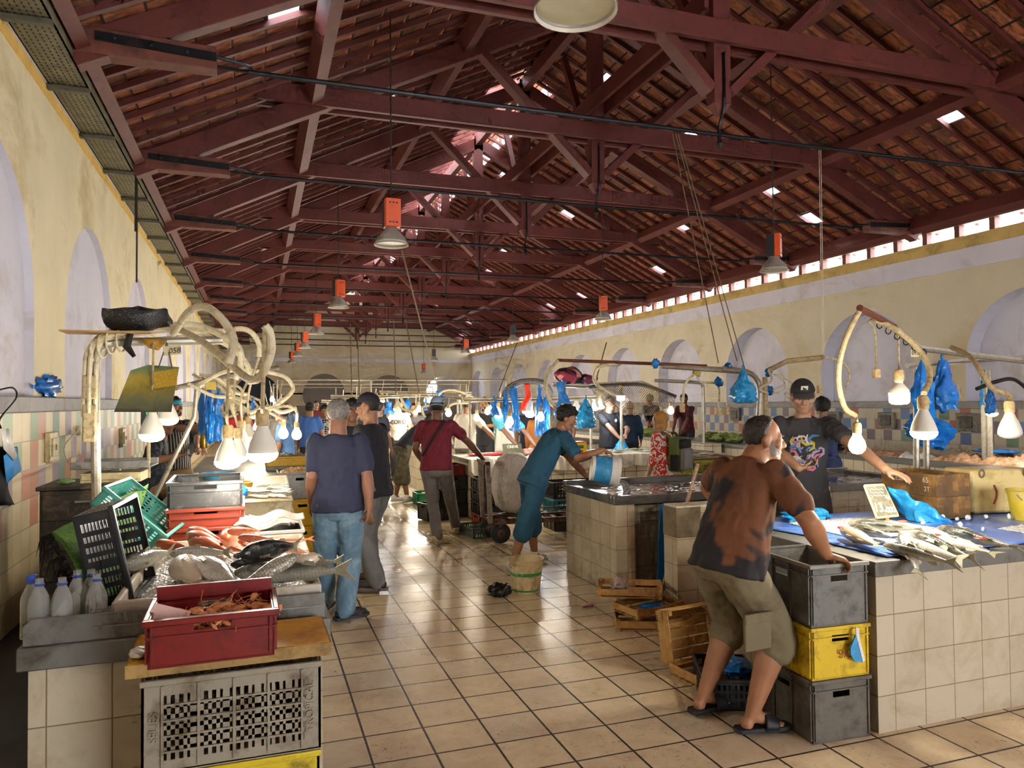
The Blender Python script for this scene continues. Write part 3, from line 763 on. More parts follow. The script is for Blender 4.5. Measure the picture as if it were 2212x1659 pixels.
# ---------- plastic bag shapes ----------
def hung_bag(name, label, m, top, w, h, loose=.3, seed=0., full=.6, group=None, cat='plastic bag', d=None):
    """bag hanging from a point: gathered neck, folds, fuller base"""
    o = thing(name, label, cat, top, rnd.uniform(0, 3), group)
    def f(u, v):
        a = 2*PI*u
        if full > .6: r = w/2*(.10+.90*min(1, v/.6)**.9)*(1 if v < .88 else math.sqrt(max(.02, 1-((v-.88)/.14)**2)))
        elif full > .3: r = w/2*(.14+.75*min(1, v/.55)+.12*math.sin(v*6+seed))*(1 if v < .9 else .8)
        else: r = w/2*(.25+.45*v+.30*abs(math.sin(3.3*v+seed)))
        c_, s_ = math.cos(a), math.sin(a)
        fold = 1+.30*(abs(((a*(4 if full > .3 else 3)/PI+seed) % 2)-1)-.5)*(1.25-.7*v)+.45*nz((c_*1.3, s_*1.3, v*3.5), 1, seed)+.28*nz((c_*3, s_*3, v*9), 1, seed+5)
        r *= fold
        z = -h*v+h*(.10 if full < .6 else .04)*nz((c_*1.5, s_*1.5, seed), 1)*min(1, v*2)
        sw = w*.22*nz((v*2.5, seed, 0), 1)*(full < .6)
        return V((r*c_+sw, r*(.5 if full < .3 else .8)*s_, z))
    b = MB(); b.grid(f, 34, 20); b.build('film', m, o, smooth=32)
    b = MB(); b.tube([(0, 0, -.02*h), (.01, 0, .03), (0, 0, .05)], .012, 6); b.build('knot', m, o)
    return o
def lump(name, label, cat, m, loc, r, seed=0., rot=0, amp=.25, fs=3., kind=None, group=None, flat=True, nu=24, nv=14):
    """crumpled closed shape resting on z of loc"""
    b = MB(); b.ell((0, 0, r[2]), r, nu=nu, nv=nv)
    for i, p in enumerate(b.v):
        q = V((p.x/r[0], p.y/r[1], p.z/r[2]-1)); k = 1+amp*nz(q, fs, seed)+amp*.5*nz(q, fs*2.7, seed+4)
        p2 = V((p.x*k, p.y*k, r[2]+(p.z-r[2])*k)); p2.z = max(p2.z, 0.002) if flat else p2.z; b.v[i] = p2
    return tag(b.build(name, m, loc=loc, rot=(0, 0, rot), smooth=60), label, cat, group, kind)
# ================= left stall =================
counter('long cream tiled market counter along the left wall with grey steel top', -.78, .27, 2.95, 12.7, .88, tile=M_ctile)
o = thing('splash_plate', 'upright grey steel plate with rounded corner along the near end of the left counter', 'steel plate', (-.25, 2.975, .88), 0)
b = MB(); b.prism([(-.515, 0), (.5, 0), (.5, .095), (-.49, .095), (-.515, .07)], -.006, .006, Matrix.Rotation(PI/2, 4, 'X')); b.build('plate', M_steeld, o, bevel=.003)
b = MB(); b.bx(-.3, .5, -.012, -.006, .045, .05); b.build('seam', M_steel, o, smooth=0)
M_grey1 = plastic('pale_grey_crate', '8f8775', '54432b', .6); M_yelc = plastic('yellow_crate', 'c9b21e', '5c4a1a', .5); M_yelc2 = plastic('bright_yellow_crate', 'd9ae12', '8a6a14', .3)
M_redc = plastic('dark_red_crate', '741612', '3f0f0d', .35, .35); M_orac = plastic('orange_red_crate', '8a3320', '5a2216', .35); M_blkc = plastic('black_crate', '1b1c1f', '45403a', .3, .4)
M_teal = plastic('teal_crate', '4f9a8c', '9ab8a8', .35); M_dgrey = plastic('dark_grey_crate', '3a3938', '7a756c', .35); M_mgrey = plastic('mid_grey_bin', '8b8a88', '5b5346', .4)
M_cuty = mat('yellow_board_plastic', 'd29a22', .5, var=.12, scale=6, dirt='a56a18', damt=.5, dscale=6); M_cute = mat('grimy_board_edge', 'a8854a', .7, dirt='5a4520', damt=.7, dscale=9)
# crates and cutting board in front of the counter end
x0, x1 = -.385, .225
c1 = crate('crate', 'dirty pale grey slotted crate under the yellow board in the foreground', M_grey1, .54, .36, .29, (-.07, 2.73, .565), 0, 'vent', nx=18, nz_=6, t=.008, rim=.006, ribs=False)

for s, tx in ((-1, 'SELIES'), (1, 'TROPICAL')):
    text(tx, .036, M4((s*.235, -.183, .145), frame((0, 0, 1), (0, -1, 0))), M_grey1, c1, 'embossed_lettering', .0025)
for k in range(5):
    b = MB(); x = -.21+.105*k; b.bx(x-.004, x+.004, -.187, -.18, .015, .27); b.build('rib', M_grey1, c1, smooth=0)
for k in range(4):
    b = MB(); z = .065+.048*k; b.bx(-.21, .21, -.186, -.18, z-.003, z+.003); b.build('rib', M_grey1, c1, smooth=0)
crate('crate', 'yellow slotted crate, lowest in view beneath the pale grey crate', M_yelc, .53, .36, .285, (-.07, 2.73, .278), 0, 'vent', nx=24, nz_=5, t=.008, rim=.006, ribs=False)
crate('crate', 'worn crate at the very bottom under the yellow slotted crate', M_grey1, .53, .36, .275, (-.07, 2.73, 0), 0, 'vent', nx=14, nz_=2, t=.008, rim=.006, ribs=False)
o = thing('cutting_board', 'thick orange-yellow cutting board carrying the dark red crate', 'cutting board', (-.078, 2.75, .857), math.radians(1))
b = MB(); b.bx(-.315, .315, -.165, .165, 0, .043); b.mi = 1; b.bx(-.309, .309, -.16, .16, .0432, .045); b.build('board', [M_cute, M_cuty], o, bevel=.006)
tag(lump('plastic_scrap', 'clear scrap of film on the left end of the yellow board', 'plastic film', M_whitebag, (-.355, 2.66, .903), (.035, .05, .012), 3), None)
rc = crate('crate', 'dark red crate of prawns with open handles, on the yellow board', M_redc, .37, .27, .15, (-.135, 2.645, .903), math.radians(1), 'solid', .11, t=.007, rim=.016)
b = MB(); b.bx(-.185, .185, .13, .142, .15, .19); b.bx(-.04, .06, .129, .1295, .16, .175); b.build('raised_back', M_redc, rc, bevel=.004)
# prawns
FM_pr = mat('prawn_shell', 'd08a55', .35, var=.25, scale=60, dirt='a6532c', damt=.5, dscale=50)
def prawn():
    o = thing('prawn', '', 'prawn', (0, 0, 0), 0, 'prawns heaped in the dark red crate')
    pts = [V((.045*math.sin(a), 0, .045*math.cos(a)-.045)) for a in [-.3+i*.24 for i in range(9)]]
    b = MB(); b.tube(pts, [.006, .0105, .0115, .011, .0105, .0095, .008, .006, .003], 8); b.build('shell', FM_pr, o)
    b = MB(); q = pts[-1]; b.loft([[q, q+V((.018, .012, -.012)), q+V((.02, 0, -.016)), q+V((.018, -.012, -.012))], [p+V((0, 0, .002)) for p in [q, q+V((.018, .012, -.012)), q+V((.02, 0, -.016)), q+V((.018, -.012, -.012))]]]); b.build('tail_fan', FM_pr, o)
    b = MB()
    for s in (-1, 1): b.tube(bez([pts[0], pts[0]+V((-.03, s*.008, .018)), pts[0]+V((-.075, s*.03, .006))], 4), .0008, 4)
    for k in range(5):
        for s in (-1, 1): b.tube([pts[k+1], pts[k+1]+V((0, s*.012, -.012)), pts[k+1]+V((-.008, s*.01, -.026))], .001, 4)
    b.build('legs', FM_pr, o); return o
pr = prawn()
for k in range(46):
    o = pr if k == 0 else copy_tree(pr)
    o.location = (-.12+rnd.uniform(-.1, .12), 2.645+rnd.uniform(-.075, .075), .995+rnd.uniform(0, .03)+.02*(k > 25))
    o.rotation_euler = (rnd.uniform(-1.4, 1.4), rnd.uniform(-.4, .4), rnd.uniform(0, 6.28))
    o['label'] = 'orange prawn with long feelers in the dark red crate'
heap('prawn_heap', 'bed of prawns filling the bottom of the dark red crate', 'prawns', -.31, .04, 2.52, 2.77, .914, .09, FM_pr, 30, .01, fs=60)
o = thing('price_card', 'pinkish white card leaning in the left corner of the dark red crate', 'card', (-.27, 2.585, 1.035), 0)
b = MB(); b.box((0, 0, 0), (.12, .004, .075), rotm(-.7, .25, -.3)); b.build('card', mat('pink_card', 'd9b3a6', .6, dirt='b0685e', damt=.35, dscale=30), o, bevel=.001)
# bottles
M_bot = N('clear_plastic_bottle').set(col='f2f4ee', rough=.12, trans=.85, ior=1.1).m
M_capb = mat('blue_bottle_cap', '23479c', .4)
M_wat = N('bottle_water').set(col='e4e8e0', rough=.05, trans=.95, ior=1.1).m
def bottle(lab, x, y, capped=False):
    o = thing('bottle', lab, 'bottle', (x, y, .88), rnd.uniform(0, 6), 'plastic bottles on the left counter')
    b = MB(); b.lathe([(.03, 0), (.035, .006), (.035, .05), (.0335, .055), (.035, .06), (.035, .135), (.033, .15), (.022, .178), (.0135, .195), (.0135, .222), (.012, .222), (.012, .196), (.02, .178), (.031, .15), (.033, .13), (.033, .01), (.001, .006)], 20); b.build('shell', M_bot, o, smooth=60)
    b = MB(); b.lathe([(.0145, .197), (.0165, .199), (.0165, .204), (.0145, .206)], 16, ca=False, cb=False); b.build('neck_ring', M_capb, o)
    if capped:
        b = MB(); b.lathe([(.0165, .206), (.0165, .225), (.014, .228), (.001, .228)], 16); b.build('cap', M_capb, o)
    return o
bottle('bottle with blue cap, leftmost behind the steel lip', -.765, 3.075, True)
bottle('uncapped bottle just right of the blue capped one', -.728, 3.02); bottle('uncapped bottle in the middle of the front row', -.655, 3.01)
bottle('uncapped bottle in the back row behind the middle one', -.63, 3.12); bottle('uncapped bottle in the back row nearest the green mat', -.585, 3.12); bottle('rightmost uncapped bottle, against the green mat', -.55, 3.03)
# ice box
M_polys = mat('stained_ice_box', 'b9b09c', .6, var=.1, scale=4, dirt='7a6238', damt=.5, dscale=6)
o = thing('ice_box', 'low stained white ice box under the large fish on the left counter', 'ice box', (-.13, 3.62, .88), 0)
b = MB(); b.bx(-.37, .37, -.61, -.585, 0, .12); b.bx(-.37, .37, .585, .61, 0, .12); b.bx(-.37, -.345, -.585, .585, 0, .12); b.bx(.345, .37, -.585, .585, 0, .12); b.bx(-.345, .345, -.585, .585, 0, .03)
b.build('box', M_polys, o, bevel=.008)
b = MB(); b.bx(-.375, .375, -.616, -.611, .0, .045); b.build('metal_strip', M_steel, o, smooth=0)
heap('crushed_ice', 'crushed ice filling the box under the large fish', 'ice', -.47, .2, 3.05, 4.19, .915, .12, M_ice, 60, .008, fs=40)
def fpx(label, h, t, zh, zt, m, roll=80, fat=.115, wid=.08, grp=None, droop=0., detail=True, finm=None, yh=None, yt=None, bend=0., zoff=0.):
    """fish from the image points of head and tail, each at its own height (or depth)"""
    a = at(*h, z=zh) if yh is None else at(*h, y=yh); c = at(*t, z=zt) if yt is None else at(*t, y=yt)
    d = a-c; L = d.length*.97; yy = V((0, 0, 1)).cross(d); tow = -yy.y+.3*yy.x*-1
    roll = abs(roll)*(1 if (tow > 0) != (m in (FM_mul, FM_drk, FM_red)) else -1)*1.
    loc = a*.5+c*.5-d*.03+V((0, 0, zoff))
    return fish(label, L, loc, d, m, roll, bend, fat, wid, finm, grp, detail, droop=droop)
g1 = 'large fish on the left ice box'
fpx('large silver mullet with dotted scales lying across the fish pile on the left', (652, 1195), (526, 1258), 1.14, 1.06, fish_mat('dotted_mullet_skin', '55554a', 'b0aa94', 'dcd4bc', 95, .75), 72, .16, .11, g1)
fpx('black backed mullet head left, on top of the left fish pile', (508, 1200), (640, 1178), 1.10, 1.08, FM_drk, 20, .15, .10, g1)
fpx('pale fish with pink mouth, pointing right out of the left fish pile', (706, 1200), (560, 1232), 1.08, 1.04, FM_pale, 75, .13, .10, g1)
fpx('long dark scaled mullet, lowest in the left pile with its tail over the box edge', (486, 1238), (745, 1232), 1.03, 1.045, FM_mul, 30, .10, .075, g1)
fpx('dark headed mullet tucked between the black one and the lowest one', (486, 1220), (640, 1215), 1.05, 1.04, FM_drk, 30, .12, .09, g1)
fpx('small black fish peeping out left of the black backed mullet', (496, 1200), (600, 1205), 1.06, 1.04, FM_drk, 30, .13, .1, g1)
fpx('fish with yellow tail pointing right behind the pale one', (590, 1222), (735, 1212), 1.04, 1.06, FM_mul, 30, .1, .08, g1)
fpx('silver scaled fish on the left ice, head towards the black crate', (412, 1212), (510, 1262), 1.05, 1.02, FM_sil, 70, .16, .11, g1)
fpx('pale silver fish at the left side of the ice, cut off by the red crate', (385, 1205), (430, 1262), 1.05, 1.02, FM_pale, 75, .16, .1, g1)
fpx('long grey fish lying behind the bare ice, right one of two', (356, 1197), (492, 1193), 1.05, 1.04, FM_sil, 15, .13, .09, g1)
fpx('long grey fish lying behind the bare ice, beside the black crate', (250, 1225), (368, 1192), 1.05, 1.04, FM_mul, 15, .13, .09, g1)
reds = [((400, 1145), (476, 1164), 1.08, 'upper red mullet of the left trio'), ((399, 1155), (484, 1177), 1.07, 'middle red mullet of the left trio'), ((406, 1166), (496, 1192), 1.05, 'lower red mullet of the left trio'),
        ((330, 1172), (412, 1186), 1.03, 'orange red fish beside the black crate opening'), ((485, 1148), (560, 1147), 1.10, 'topmost red mullet beside the ray crate'), ((508, 1161), (584, 1164), 1.09, 'red mullet under the topmost one beside the ray crate'),
        ((486, 1168), (512, 1150), 1.05, 'short red fish with head raised between the two red groups'), ((512, 1168), (545, 1180), 1.06, 'red fish head left of the black backed mullet'), ((520, 1175), (550, 1186), 1.05, 'plump red fish just behind the black backed mullet'),
        ((548, 1164), (580, 1176), 1.06, 'red fish at the right end of the red pile'), ((495, 1182), (530, 1192), 1.04, 'red fish lowest of the pile, beside the ice')]
for h, t, z, lab in reds: fpx(lab, h, t, z, z-.02, FM_red, 55, .15, .12, 'red mullets on the left counter', finm=M_finr)
fpx('pink orange gurnard with thin tail pointing right, above the dark mullets', (570, 1175), (672, 1164), 1.04, 1.05, FM_pink, 70, .10, .09, 'red mullets on the left counter', finm=M_finr)
fpx('pink orange gurnard lying right of the silver mullet', (600, 1180), (668, 1198), 1.04, 1.02, FM_pink, 70, .12, .09, 'red mullets on the left counter', finm=M_finr)
# tilted black crate, teal crate, green mat
c = crate('crate', 'black slotted crate tipped on its side beside the bottles', M_blkc, .37, .40, .15, (0, 0, 0), 0, 'vent', nx=7, nz_=8, t=.006, rim=.012, handle=0, ribs=False)
R = rotm(0, 0, math.radians(-4)) @ rotm(0, math.radians(78), 0); c.rotation_euler = R.to_euler(); c.location = (-.625, 3.45, 1.10)
c = crate('crate', 'teal slotted crate lying tilted behind the black one', M_teal, .38, .46, .11, (0, 0, 0), 0, 'vent', nx=9, nz_=5, t=.006, rim=.01, handle=0, ribs=False)
R = rotm(0, 0, math.radians(-6)) @ rotm(0, math.radians(42), 0); c.rotation_euler = R.to_euler(); c.location = (-.62, 4.35, 1.10)
def turf():
    n = N('green_turf'); c = n.mix(n.noise(60, 4), '35661a', '72a834'); n.set(col=c, rough=.9); n.bump(n.noise(140, 3), 1., .02); return n.m
M_turf = turf()
o = thing('turf_mat', 'green artificial turf mat with black fringe draped behind the black crate', 'turf mat', (-.8, 3.9, 1.0), 0)
def tm(u, v):
    A, B, Cc, D = at(112, 1152, y=3.75), at(322, 1048, y=4.75), at(250, 1300, y=3.3), at(195, 1305, y=3.25)
    top = A.lerp(B, u); bot = D.lerp(Cc, u); p = top.lerp(bot, v) + V((0, 0, .05*math.sin(PI*v)))
    return p-V((-.8, 3.9, 1.0))+V((nz(p, 60)*.006, nz(p, 60, 3)*.006, nz(p, 8)*.01))
b = MB(); b.grid(tm, 60, 50); b.build('mat', M_turf, o, solid=.02, smooth=60)
b = MB()
for k in range(60):
    u = rnd.random()*.7; p = at(112, 1152, y=3.75).lerp(at(195, 1305, y=3.25), u)-V((-.8, 3.9, 1.0)); q = p+V((rnd.uniform(-.07, .02), rnd.uniform(-.03, .03), -rnd.uniform(.04, .10)))
    b.tube([p, p.lerp(q, .5)+V((-.02, 0, .02)), q], [.004, .003, .001], 4)
b.build('fringe', mat('black_fringe', '17140f', .9), o)
# stacked crates on the counter
crate('crate', 'orange red crate, lowest of the stack on the left counter', M_orac, .39, .5, .14, (-.275, 4.74, .88), math.radians(2), 'solid', .12, t=.007)
crate('crate', 'orange red crate in the middle of the stack on the left counter', M_orac, .39, .5, .11, (-.278, 4.74, 1.005+.015), math.radians(1), 'solid', .12, t=.007)
crate('crate', 'charcoal grey crate on top of the orange red stack', M_dgrey, .38, .5, .15, (-.28, 4.74, 1.13), math.radians(1), 'solid', .12, t=.007)
lump('blue_rag', 'small blue plastic rag inside the charcoal crate', 'plastic film', M_bluebag, (-.26, 4.78, 1.14), (.05, .03, .02), 4)
fish('orange fish seen through the handle of the charcoal crate', .2, (-.25, 4.6, 1.2), (1, .1, 0), FM_red, 80)
crate('crate', 'grey crate holding white rays, beside the red mullets', M_dgrey, .24, .34, .13, (.12, 4.47, .88), 0, 'solid', .0, t=.007, rimm=mat('white_crate_rim', 'b4b0a8', .5))
M_ray = mat('ray_flesh', 'd9cdbb', .35, var=.08, dirt='b5a08e', damt=.35)
for k in range(4):
    b = MB(); z0 = .0
    def rf(u, v, k=k): 
        x = (u-.5)*.3; y = (v-.5)*.22*(1-abs(u-.5)*1.3)
        return V((x, y, .012*math.sin(u*9+k)*1.2+.01*math.cos(v*7+k)-.2*x*x*(k > 1)))
    b.grid(rf, 20, 10)
    tag(b.build('ray_wing', M_ray, loc=(.03+.025*k, 4.42+.01*k, 1.025+.017*k), rot=(0, 0, -.15+.08*k), solid=.012, smooth=60), ['lowest white ray wing spread on the grey crate', 'second white ray wing from the bottom of the pile', 'white ray wing just below the top of the pile', 'topmost white ray wing on the grey crate'][k], 'fish', 'white ray wings')
# further along the counter
b = MB(); b.bx(-.17, .17, -.22, .22, 0, .16); b.bx(-.19, .19, -.24, .24, .0, .05); b.bx(-.18, .18, -.23, .23, .15, .17)
tag(b.build('stone_block', mat('mossy_stone', 'a89a78', .8, var=.15, dirt='5f5230', damt=.6, dscale=8, bump=.3), loc=(.06, 5.6, .88), bevel=.01), 'stained stone slab block with silver sardines on it', 'stone block')
M_sar = FM_sil
sp = fish('silver sardine heaped on the stained stone block', .17, (0, 0, 0), (1, 0, 0), FM_sil, 80, 0, .11, .07, None, 'sardines on the stone block', False, name='sardine')
for k in range(26):
    o = sp if k == 0 else copy_tree(sp)
    o.location = (.04+rnd.uniform(-.1, .13), 5.6+rnd.uniform(-.16, .16), 1.06+.018*(k//9)+.01); o.rotation_euler = (rnd.uniform(1.2, 1.8), rnd.uniform(-.1, .1), rnd.uniform(-.9, .5)+(PI if k % 3 == 0 else 0))
lump('blue_film', 'crumpled blue film left of the sardines', 'plastic film', M_bluebag, (-.11, 5.5, 1.05), (.05, .05, .05), 8)
b = MB(); b.bx(-.2, .2, -.3, .3, 0, .012); b.bx(-.2, .2, -.3, -.29, 0, .05); b.bx(-.2, .2, .29, .3, 0, .05); b.bx(-.2, -.19, -.3, .3, 0, .05); b.bx(.19, .2, -.3, .3, 0, .05)
tag(b.build('steel_tray', mat('bright_steel', 'c9c4b8', .15, .8), loc=(.05, 6.5, 1.0), rot=(.12, 0, 0), smooth=0), 'shiny steel tray under the lamps behind the sardines', 'tray')
b = MB(); b.bx(-.2, .2, -.28, .28, 0, .1); tag(b.build('stone_block', mat('mossy_stone2', 'a0937a', .8, dirt='5f5230'), loc=(.05, 6.5, .88), bevel=.01), 'low stone slab block under the shiny steel tray', 'stone block')
bucket('bucket', 'yellow bucket standing behind the charcoal crate', plastic('amber_bucket', 'd9a21c', 'b07a18', .3), .1, .125, .24, (-.16, 6.0, .88), handle=False)
o = bucket('tub', 'cream plastic tub with round logo beside the yellow bucket', plastic('cream_tub', 'd6cda6', '9a8a5a', .4), .11, .125, .2, (-.34, 5.9, .9), handle=False, cat='tub')
b = MB(); b.lathe([(.03, 0), (.045, 0)], 20, M4((0, -.122, .11), rotm(PI/2)), ca=False, cb=False); b.build('logo_ring', mat('logo_gold', 'a8892c', .6), o)
b = MB(); b.bx(-.25, .25, -.35, .35, 0, .08); tag(b.build('steel_tray', M_steel, loc=(.0, 7.35, .88), bevel=.006), 'deep steel tray of pinkish fish fillets on the left counter', 'tray')
heap('fish_fillets', 'pinkish small fish heaped on the deep steel tray', 'fish', -.22, .22, 7.05, 7.65, .965, .04, mat('small_pink_fish', 'b98f74', .35, var=.4, scale=40, dirt='e0d0b8', damt=.6, dscale=35), 30, .012, fs=40)
def tub_stack(y, lab):
    crate('crate', 'bright yellow crate on the floor under the grey bin, '+lab, M_yelc2, .34, .5, .31, (.49, y, 0), 0, 'solid', .1, t=.007, group='yellow crates by the left counter')
    crate('crate', 'bright yellow crate stacked second under the grey bin, '+lab, M_yelc2, .34, .5, .31, (.49, y, .312), 0, 'solid', .1, t=.007, group='yellow crates by the left counter')
tub_stack(9.0, 'beside the left counter')
crate('bin', 'large grey bin of pale shrimps on the yellow crates', M_mgrey, .46, .55, .3, (.46, 9.0, .626), 0, 'solid', .09, t=.007, cat='bin', ribs=False)
M_shr = mat('pale_shrimp', 'd9b083', .45, var=.35, scale=50, dirt='b07a50', damt=.5, dscale=45)
heap('shrimp_heap', 'pale shrimps heaped on the large grey bin', 'shrimp', .25, .67, 8.75, 9.25, .9, .09, M_shr, 34, .02, fs=38)
crate('crate', 'low crate of silver fish behind the shrimp bin', M_yelc2, .5, .4, .12, (.35, 9.85, .93), 0, 'solid', .0, t=.007)
b = MB(); b.bx(-.25, .25, -.2, .2, 0, .05); tag(b.build('stand', M_steeld, loc=(.35, 9.85, .88), bevel=.004), 'low steel stand under the crate of silver fish', 'stand')
heap('fish_heap', 'dark silver fish heaped in the crate behind the shrimp bin', 'fish', .12, .58, 9.67, 10.03, 1.04, .07, mat('dark_fish_heap', '5a5750', .3, var=.5, scale=30, dirt='b8b4a8', damt=.6, dscale=25), 26, .015, fs=25)
bucket('basin', 'light blue plastic basin beside the man in black cap', plastic('light_blue_plastic', '5aa0c8', '3a7ca8', .2), .13, .17, .12, (-.38, 8.3, .88), handle=False, cat='basin')
b = MB(); b.bx(-.19, .19, -.28, .28, 0, .1); tag(b.build('glass_case', M_steel, loc=(-.42, 7.4, .88), bevel=.006), 'low grey steel case with a white pipe on it, before the blue basin', 'case')
# black cabinet, weighing scale, board
o = thing('cabinet', 'grimy black drawer cabinet between the wall and the left counter', 'cabinet', (-1.16, 6.2, 0), 0)
M_blkm = mat('grimy_black_metal', '2a2622', .5, .2, var=.3, dirt='6e5f48', damt=.55, dscale=9)
b = MB(); b.bx(-.27, .27, -.28, .28, 0, 1.12); b.bx(-.29, .29, -.3, .3, 1.12, 1.15); b.build('body', M_blkm, o, bevel=.006)
for k in range(4):
    d = MB(); d.bx(-.25, .25, -.295, -.278, .28+.21*k, .46+.21*k); q = d.build('drawer', M_blkm, o, bevel=.004)
    d = MB(); d.bx(-.05, .05, -.31, -.295, .4+.21*k, .415+.21*k); d.build('handle', M_steeld, q, smooth=0)
o = thing('scale', 'old weighing scale with long steel pan on the black cabinet', 'scale', (-1.0, 6.2, 1.15), math.radians(-3))
M_crm = mat('cream_enamel', 'c2b58a', .45, dirt='6b5a34', damt=.5)
b = MB(); b.bx(-.2, .2, -.17, .17, 0, .07); b.bx(-.19, .19, -.18, -.17, .02, .06); b.build('base', M_crm, o, bevel=.01)
b = MB(); b.bx(-.03, .03, -.03, .03, .07, .1); b.lathe([(.0, .1), (.01, .1)], 6) if 0 else None; b.bx(-.26, .26, -.17, .17, .1, .11); b.bx(-.26, .26, -.18, -.17, .1, .155); b.bx(-.26, .26, .17, .18, .1, .155); b.build('pan', M_steel, o, bevel=.004)
b = MB(); b.tube([(.2, .12, 0), (.2, .12, .34)], .014, 8); b.build('post', M_cond2, o)
b = MB(); b.bx(.15, .27, .08, .14, .33, .62); b.build('display_head', plastic('dark_green_plastic', '14231f', '2b4a3e', .3), o, bevel=.006)
M_grn = N('green_display').set(col='0c2a1c', ecol='28e08a', estr=1.2).m; M_grnb = mat('green_box', '1d6b41', .4)
b = MB()
for k, n_ in enumerate((1, 2, 5)):
    for j in range(n_): b.bx(.19+.012*j-(.02 if n_ > 2 else 0), .198+.012*j-(.02 if n_ > 2 else 0), .077, .081, .42+.07*(2-k), .44+.07*(2-k))
b.build('digits', M_grn, o, smooth=0)
b = MB(); b.bx(.16, .26, .076, .09, .335, .375); b.build('lower_box', M_grnb, o, smooth=0)
lump('cloth', 'green folded cloth on the left edge of the black cabinet', 'cloth', mat('green_cloth', '6f8a55', .8), (-1.3, 6.05, 1.152), (.06, .05, .02), 2)
b = MB(); b.tube([at(262, 1000, x=-1.66), at(248, 1220, x=-1.66)], .016, 8); bb = [p.copy() for p in b.v]; q = at(248, 1220, x=-1.66)
b.move(Matrix.Translation(-q)); tag(b.build('broom_handle', mat('handle_wood', '7d4a28', .6), loc=q), 'brown wooden handle leaning against the left tiled wall', 'pole')
o = thing('partition_board', 'grey stone partition board behind the stacked crates on the left', 'board', (-.52, 5.3, .88), 0)
b = MB(); b.prism([(-.5, 0), (.5, 0), (.5, .34), (-.5, .02)], -.015, .015, Matrix.Rotation(math.radians(78), 4, 'Z') @ Matrix.Rotation(PI/2, 4, 'X')); b.build('slab', M_stone, o, bevel=.004)
# wall things
def wallbox(lab, y, z, w=.12, h=.2):
    o = thing('switch_box', lab, 'switch box', (XL+.032, y, z), 0)
    b = MB(); b.bx(0, .045, -w/2, w/2, -h/2, h/2); b.build('box', M_crm, o, bevel=.006)
    b = MB(); b.bx(.045, .058, -w*.33, w*.33, -h*.33, h*.3); q = b.build('cover', M_crm, o, bevel=.004)
    b = MB(); b.bx(.058, .068, -.01, .01, -.03, .02); b.build('switch', M_cond2, q, smooth=0)
for px, y0, lab in ((110, 965, 'cream switch box on the left tiled wall above the broom handle'), (265, 945, 'cream switch box on the left tiled wall behind the scale display')):
    p = at(px, y0, x=XL+.05); wallbox(lab, p.y, p.z, .26 if px < 200 else .3, .26)
p = at(168, 930, x=XL+.04); o = thing('wall_socket', 'round cream wall socket with hanging cable on the left wall', 'socket', p, 0)
b = MB(); b.lathe([(.05, 0), (.05, .02), (.04, .03), (.001, .03)], 16, M4((0, 0, 0), rotm(0, PI/2))); b.build('plate', M_crm, o)
pts = [at(168, 930, x=XL+.08), at(140, 965, x=XL+.1), at(150, 1000, x=XL+.15), at(190, 1020, y=6.5), at(212, 1000, y=5.4)]
b = MB(); b.tube([q-p for q in bez(pts, 8)], .007, 6); b.build('cable', M_cordw, o)
p = at(95, 835, x=XL-.02); p.z = 1.79
lump('plastic_bag', 'crumpled blue plastic bag lying on the left wall ledge', 'plastic bag', M_bluebag, (XL-.01, p.y, 1.79), (.09, .40, .10), 12, amp=.42, fs=4.)
o = thing('face_mask', 'blue and white face mask hanging at the left edge by the wall hook', 'face mask', at(22, 960, x=-1.70), 0)
p0 = o.location.copy()
b = MB(); b.add([at(x, y, x=-1.70)-p0 for x, y in ((8, 985), (34, 965), (47, 1015), (14, 1045))], [(0, 1, 2, 3)]); b.build('pleated_panel', mat('mask_blue', '3f8fd0', .7, var=.2, scale=40), o, solid=.004)
b = MB(); b.add([at(x, y, x=-1.69)-p0 for x, y in ((2, 930), (18, 925), (36, 985), (30, 995), (8, 970))], [(0, 1, 2, 3, 4)]); b.build('white_strap', M_whitebag, o, solid=.004)
b = MB(); b.tube([q-p0 for q in bez([at(2, 925, x=-1.7), at(0, 905, x=-1.7), at(35, 860, x=-1.7), at(28, 838, x=-1.7), at(-6, 843, x=-1.76)], 6)], .007, 6); b.build('wire_hook', M_iron, o)
p = at(15, 1060, x=-1.72); o = thing('jacket', 'dark jacket hanging at the left edge under the face mask', 'jacket', p, 0)
b = MB(); b.grid(lambda u, v: at(-40+70*u+6*math.sin(v*7), 965+125*v, x=-1.74)-p+V((.03*math.sin(u*9+v*3), 0, 0)), 14, 14); b.build('cloth', mat('black_cloth', '18171a', .8), o, solid=.02, smooth=60)
# ---- light gantry over the left counter ----
GY = 4.9
o = thing('light_gantry', 'bent steel pole gantry wrapped in cream conduits over the left counter', 'light gantry', (-.87, GY, 0), 0); g0 = o.location.copy()
def gp(u, v, y): return at(u, v, y=y)-g0
b = MB(); b.tube([V((0, 0, 0))]+bez([gp(207, 1000, GY), gp(205, 800, GY), gp(208, 765, GY), gp(232, 742, GY), gp(330, 738, GY+.1), gp(480, 735, GY+.2)], 8), .026, 10); b.build('pole', M_pole, o)
for k, (dx, dy, dz) in enumerate(((-.03, -.03, .0), (.0, -.045, .02), (.03, -.03, .03), (-.02, .03, .04))):
    b = MB(); off = V((dx, dy, dz))
    b.tube(bez([gp(195, 900, GY)+off, gp(198, 800, GY)+off, gp(205, 758, GY)+off, gp(235, 735, GY)+off, gp(330, 722, GY)+off, gp(400, 712+6*k, GY)+off], 8), .013, 8); b.build('conduit', M_cond, o)
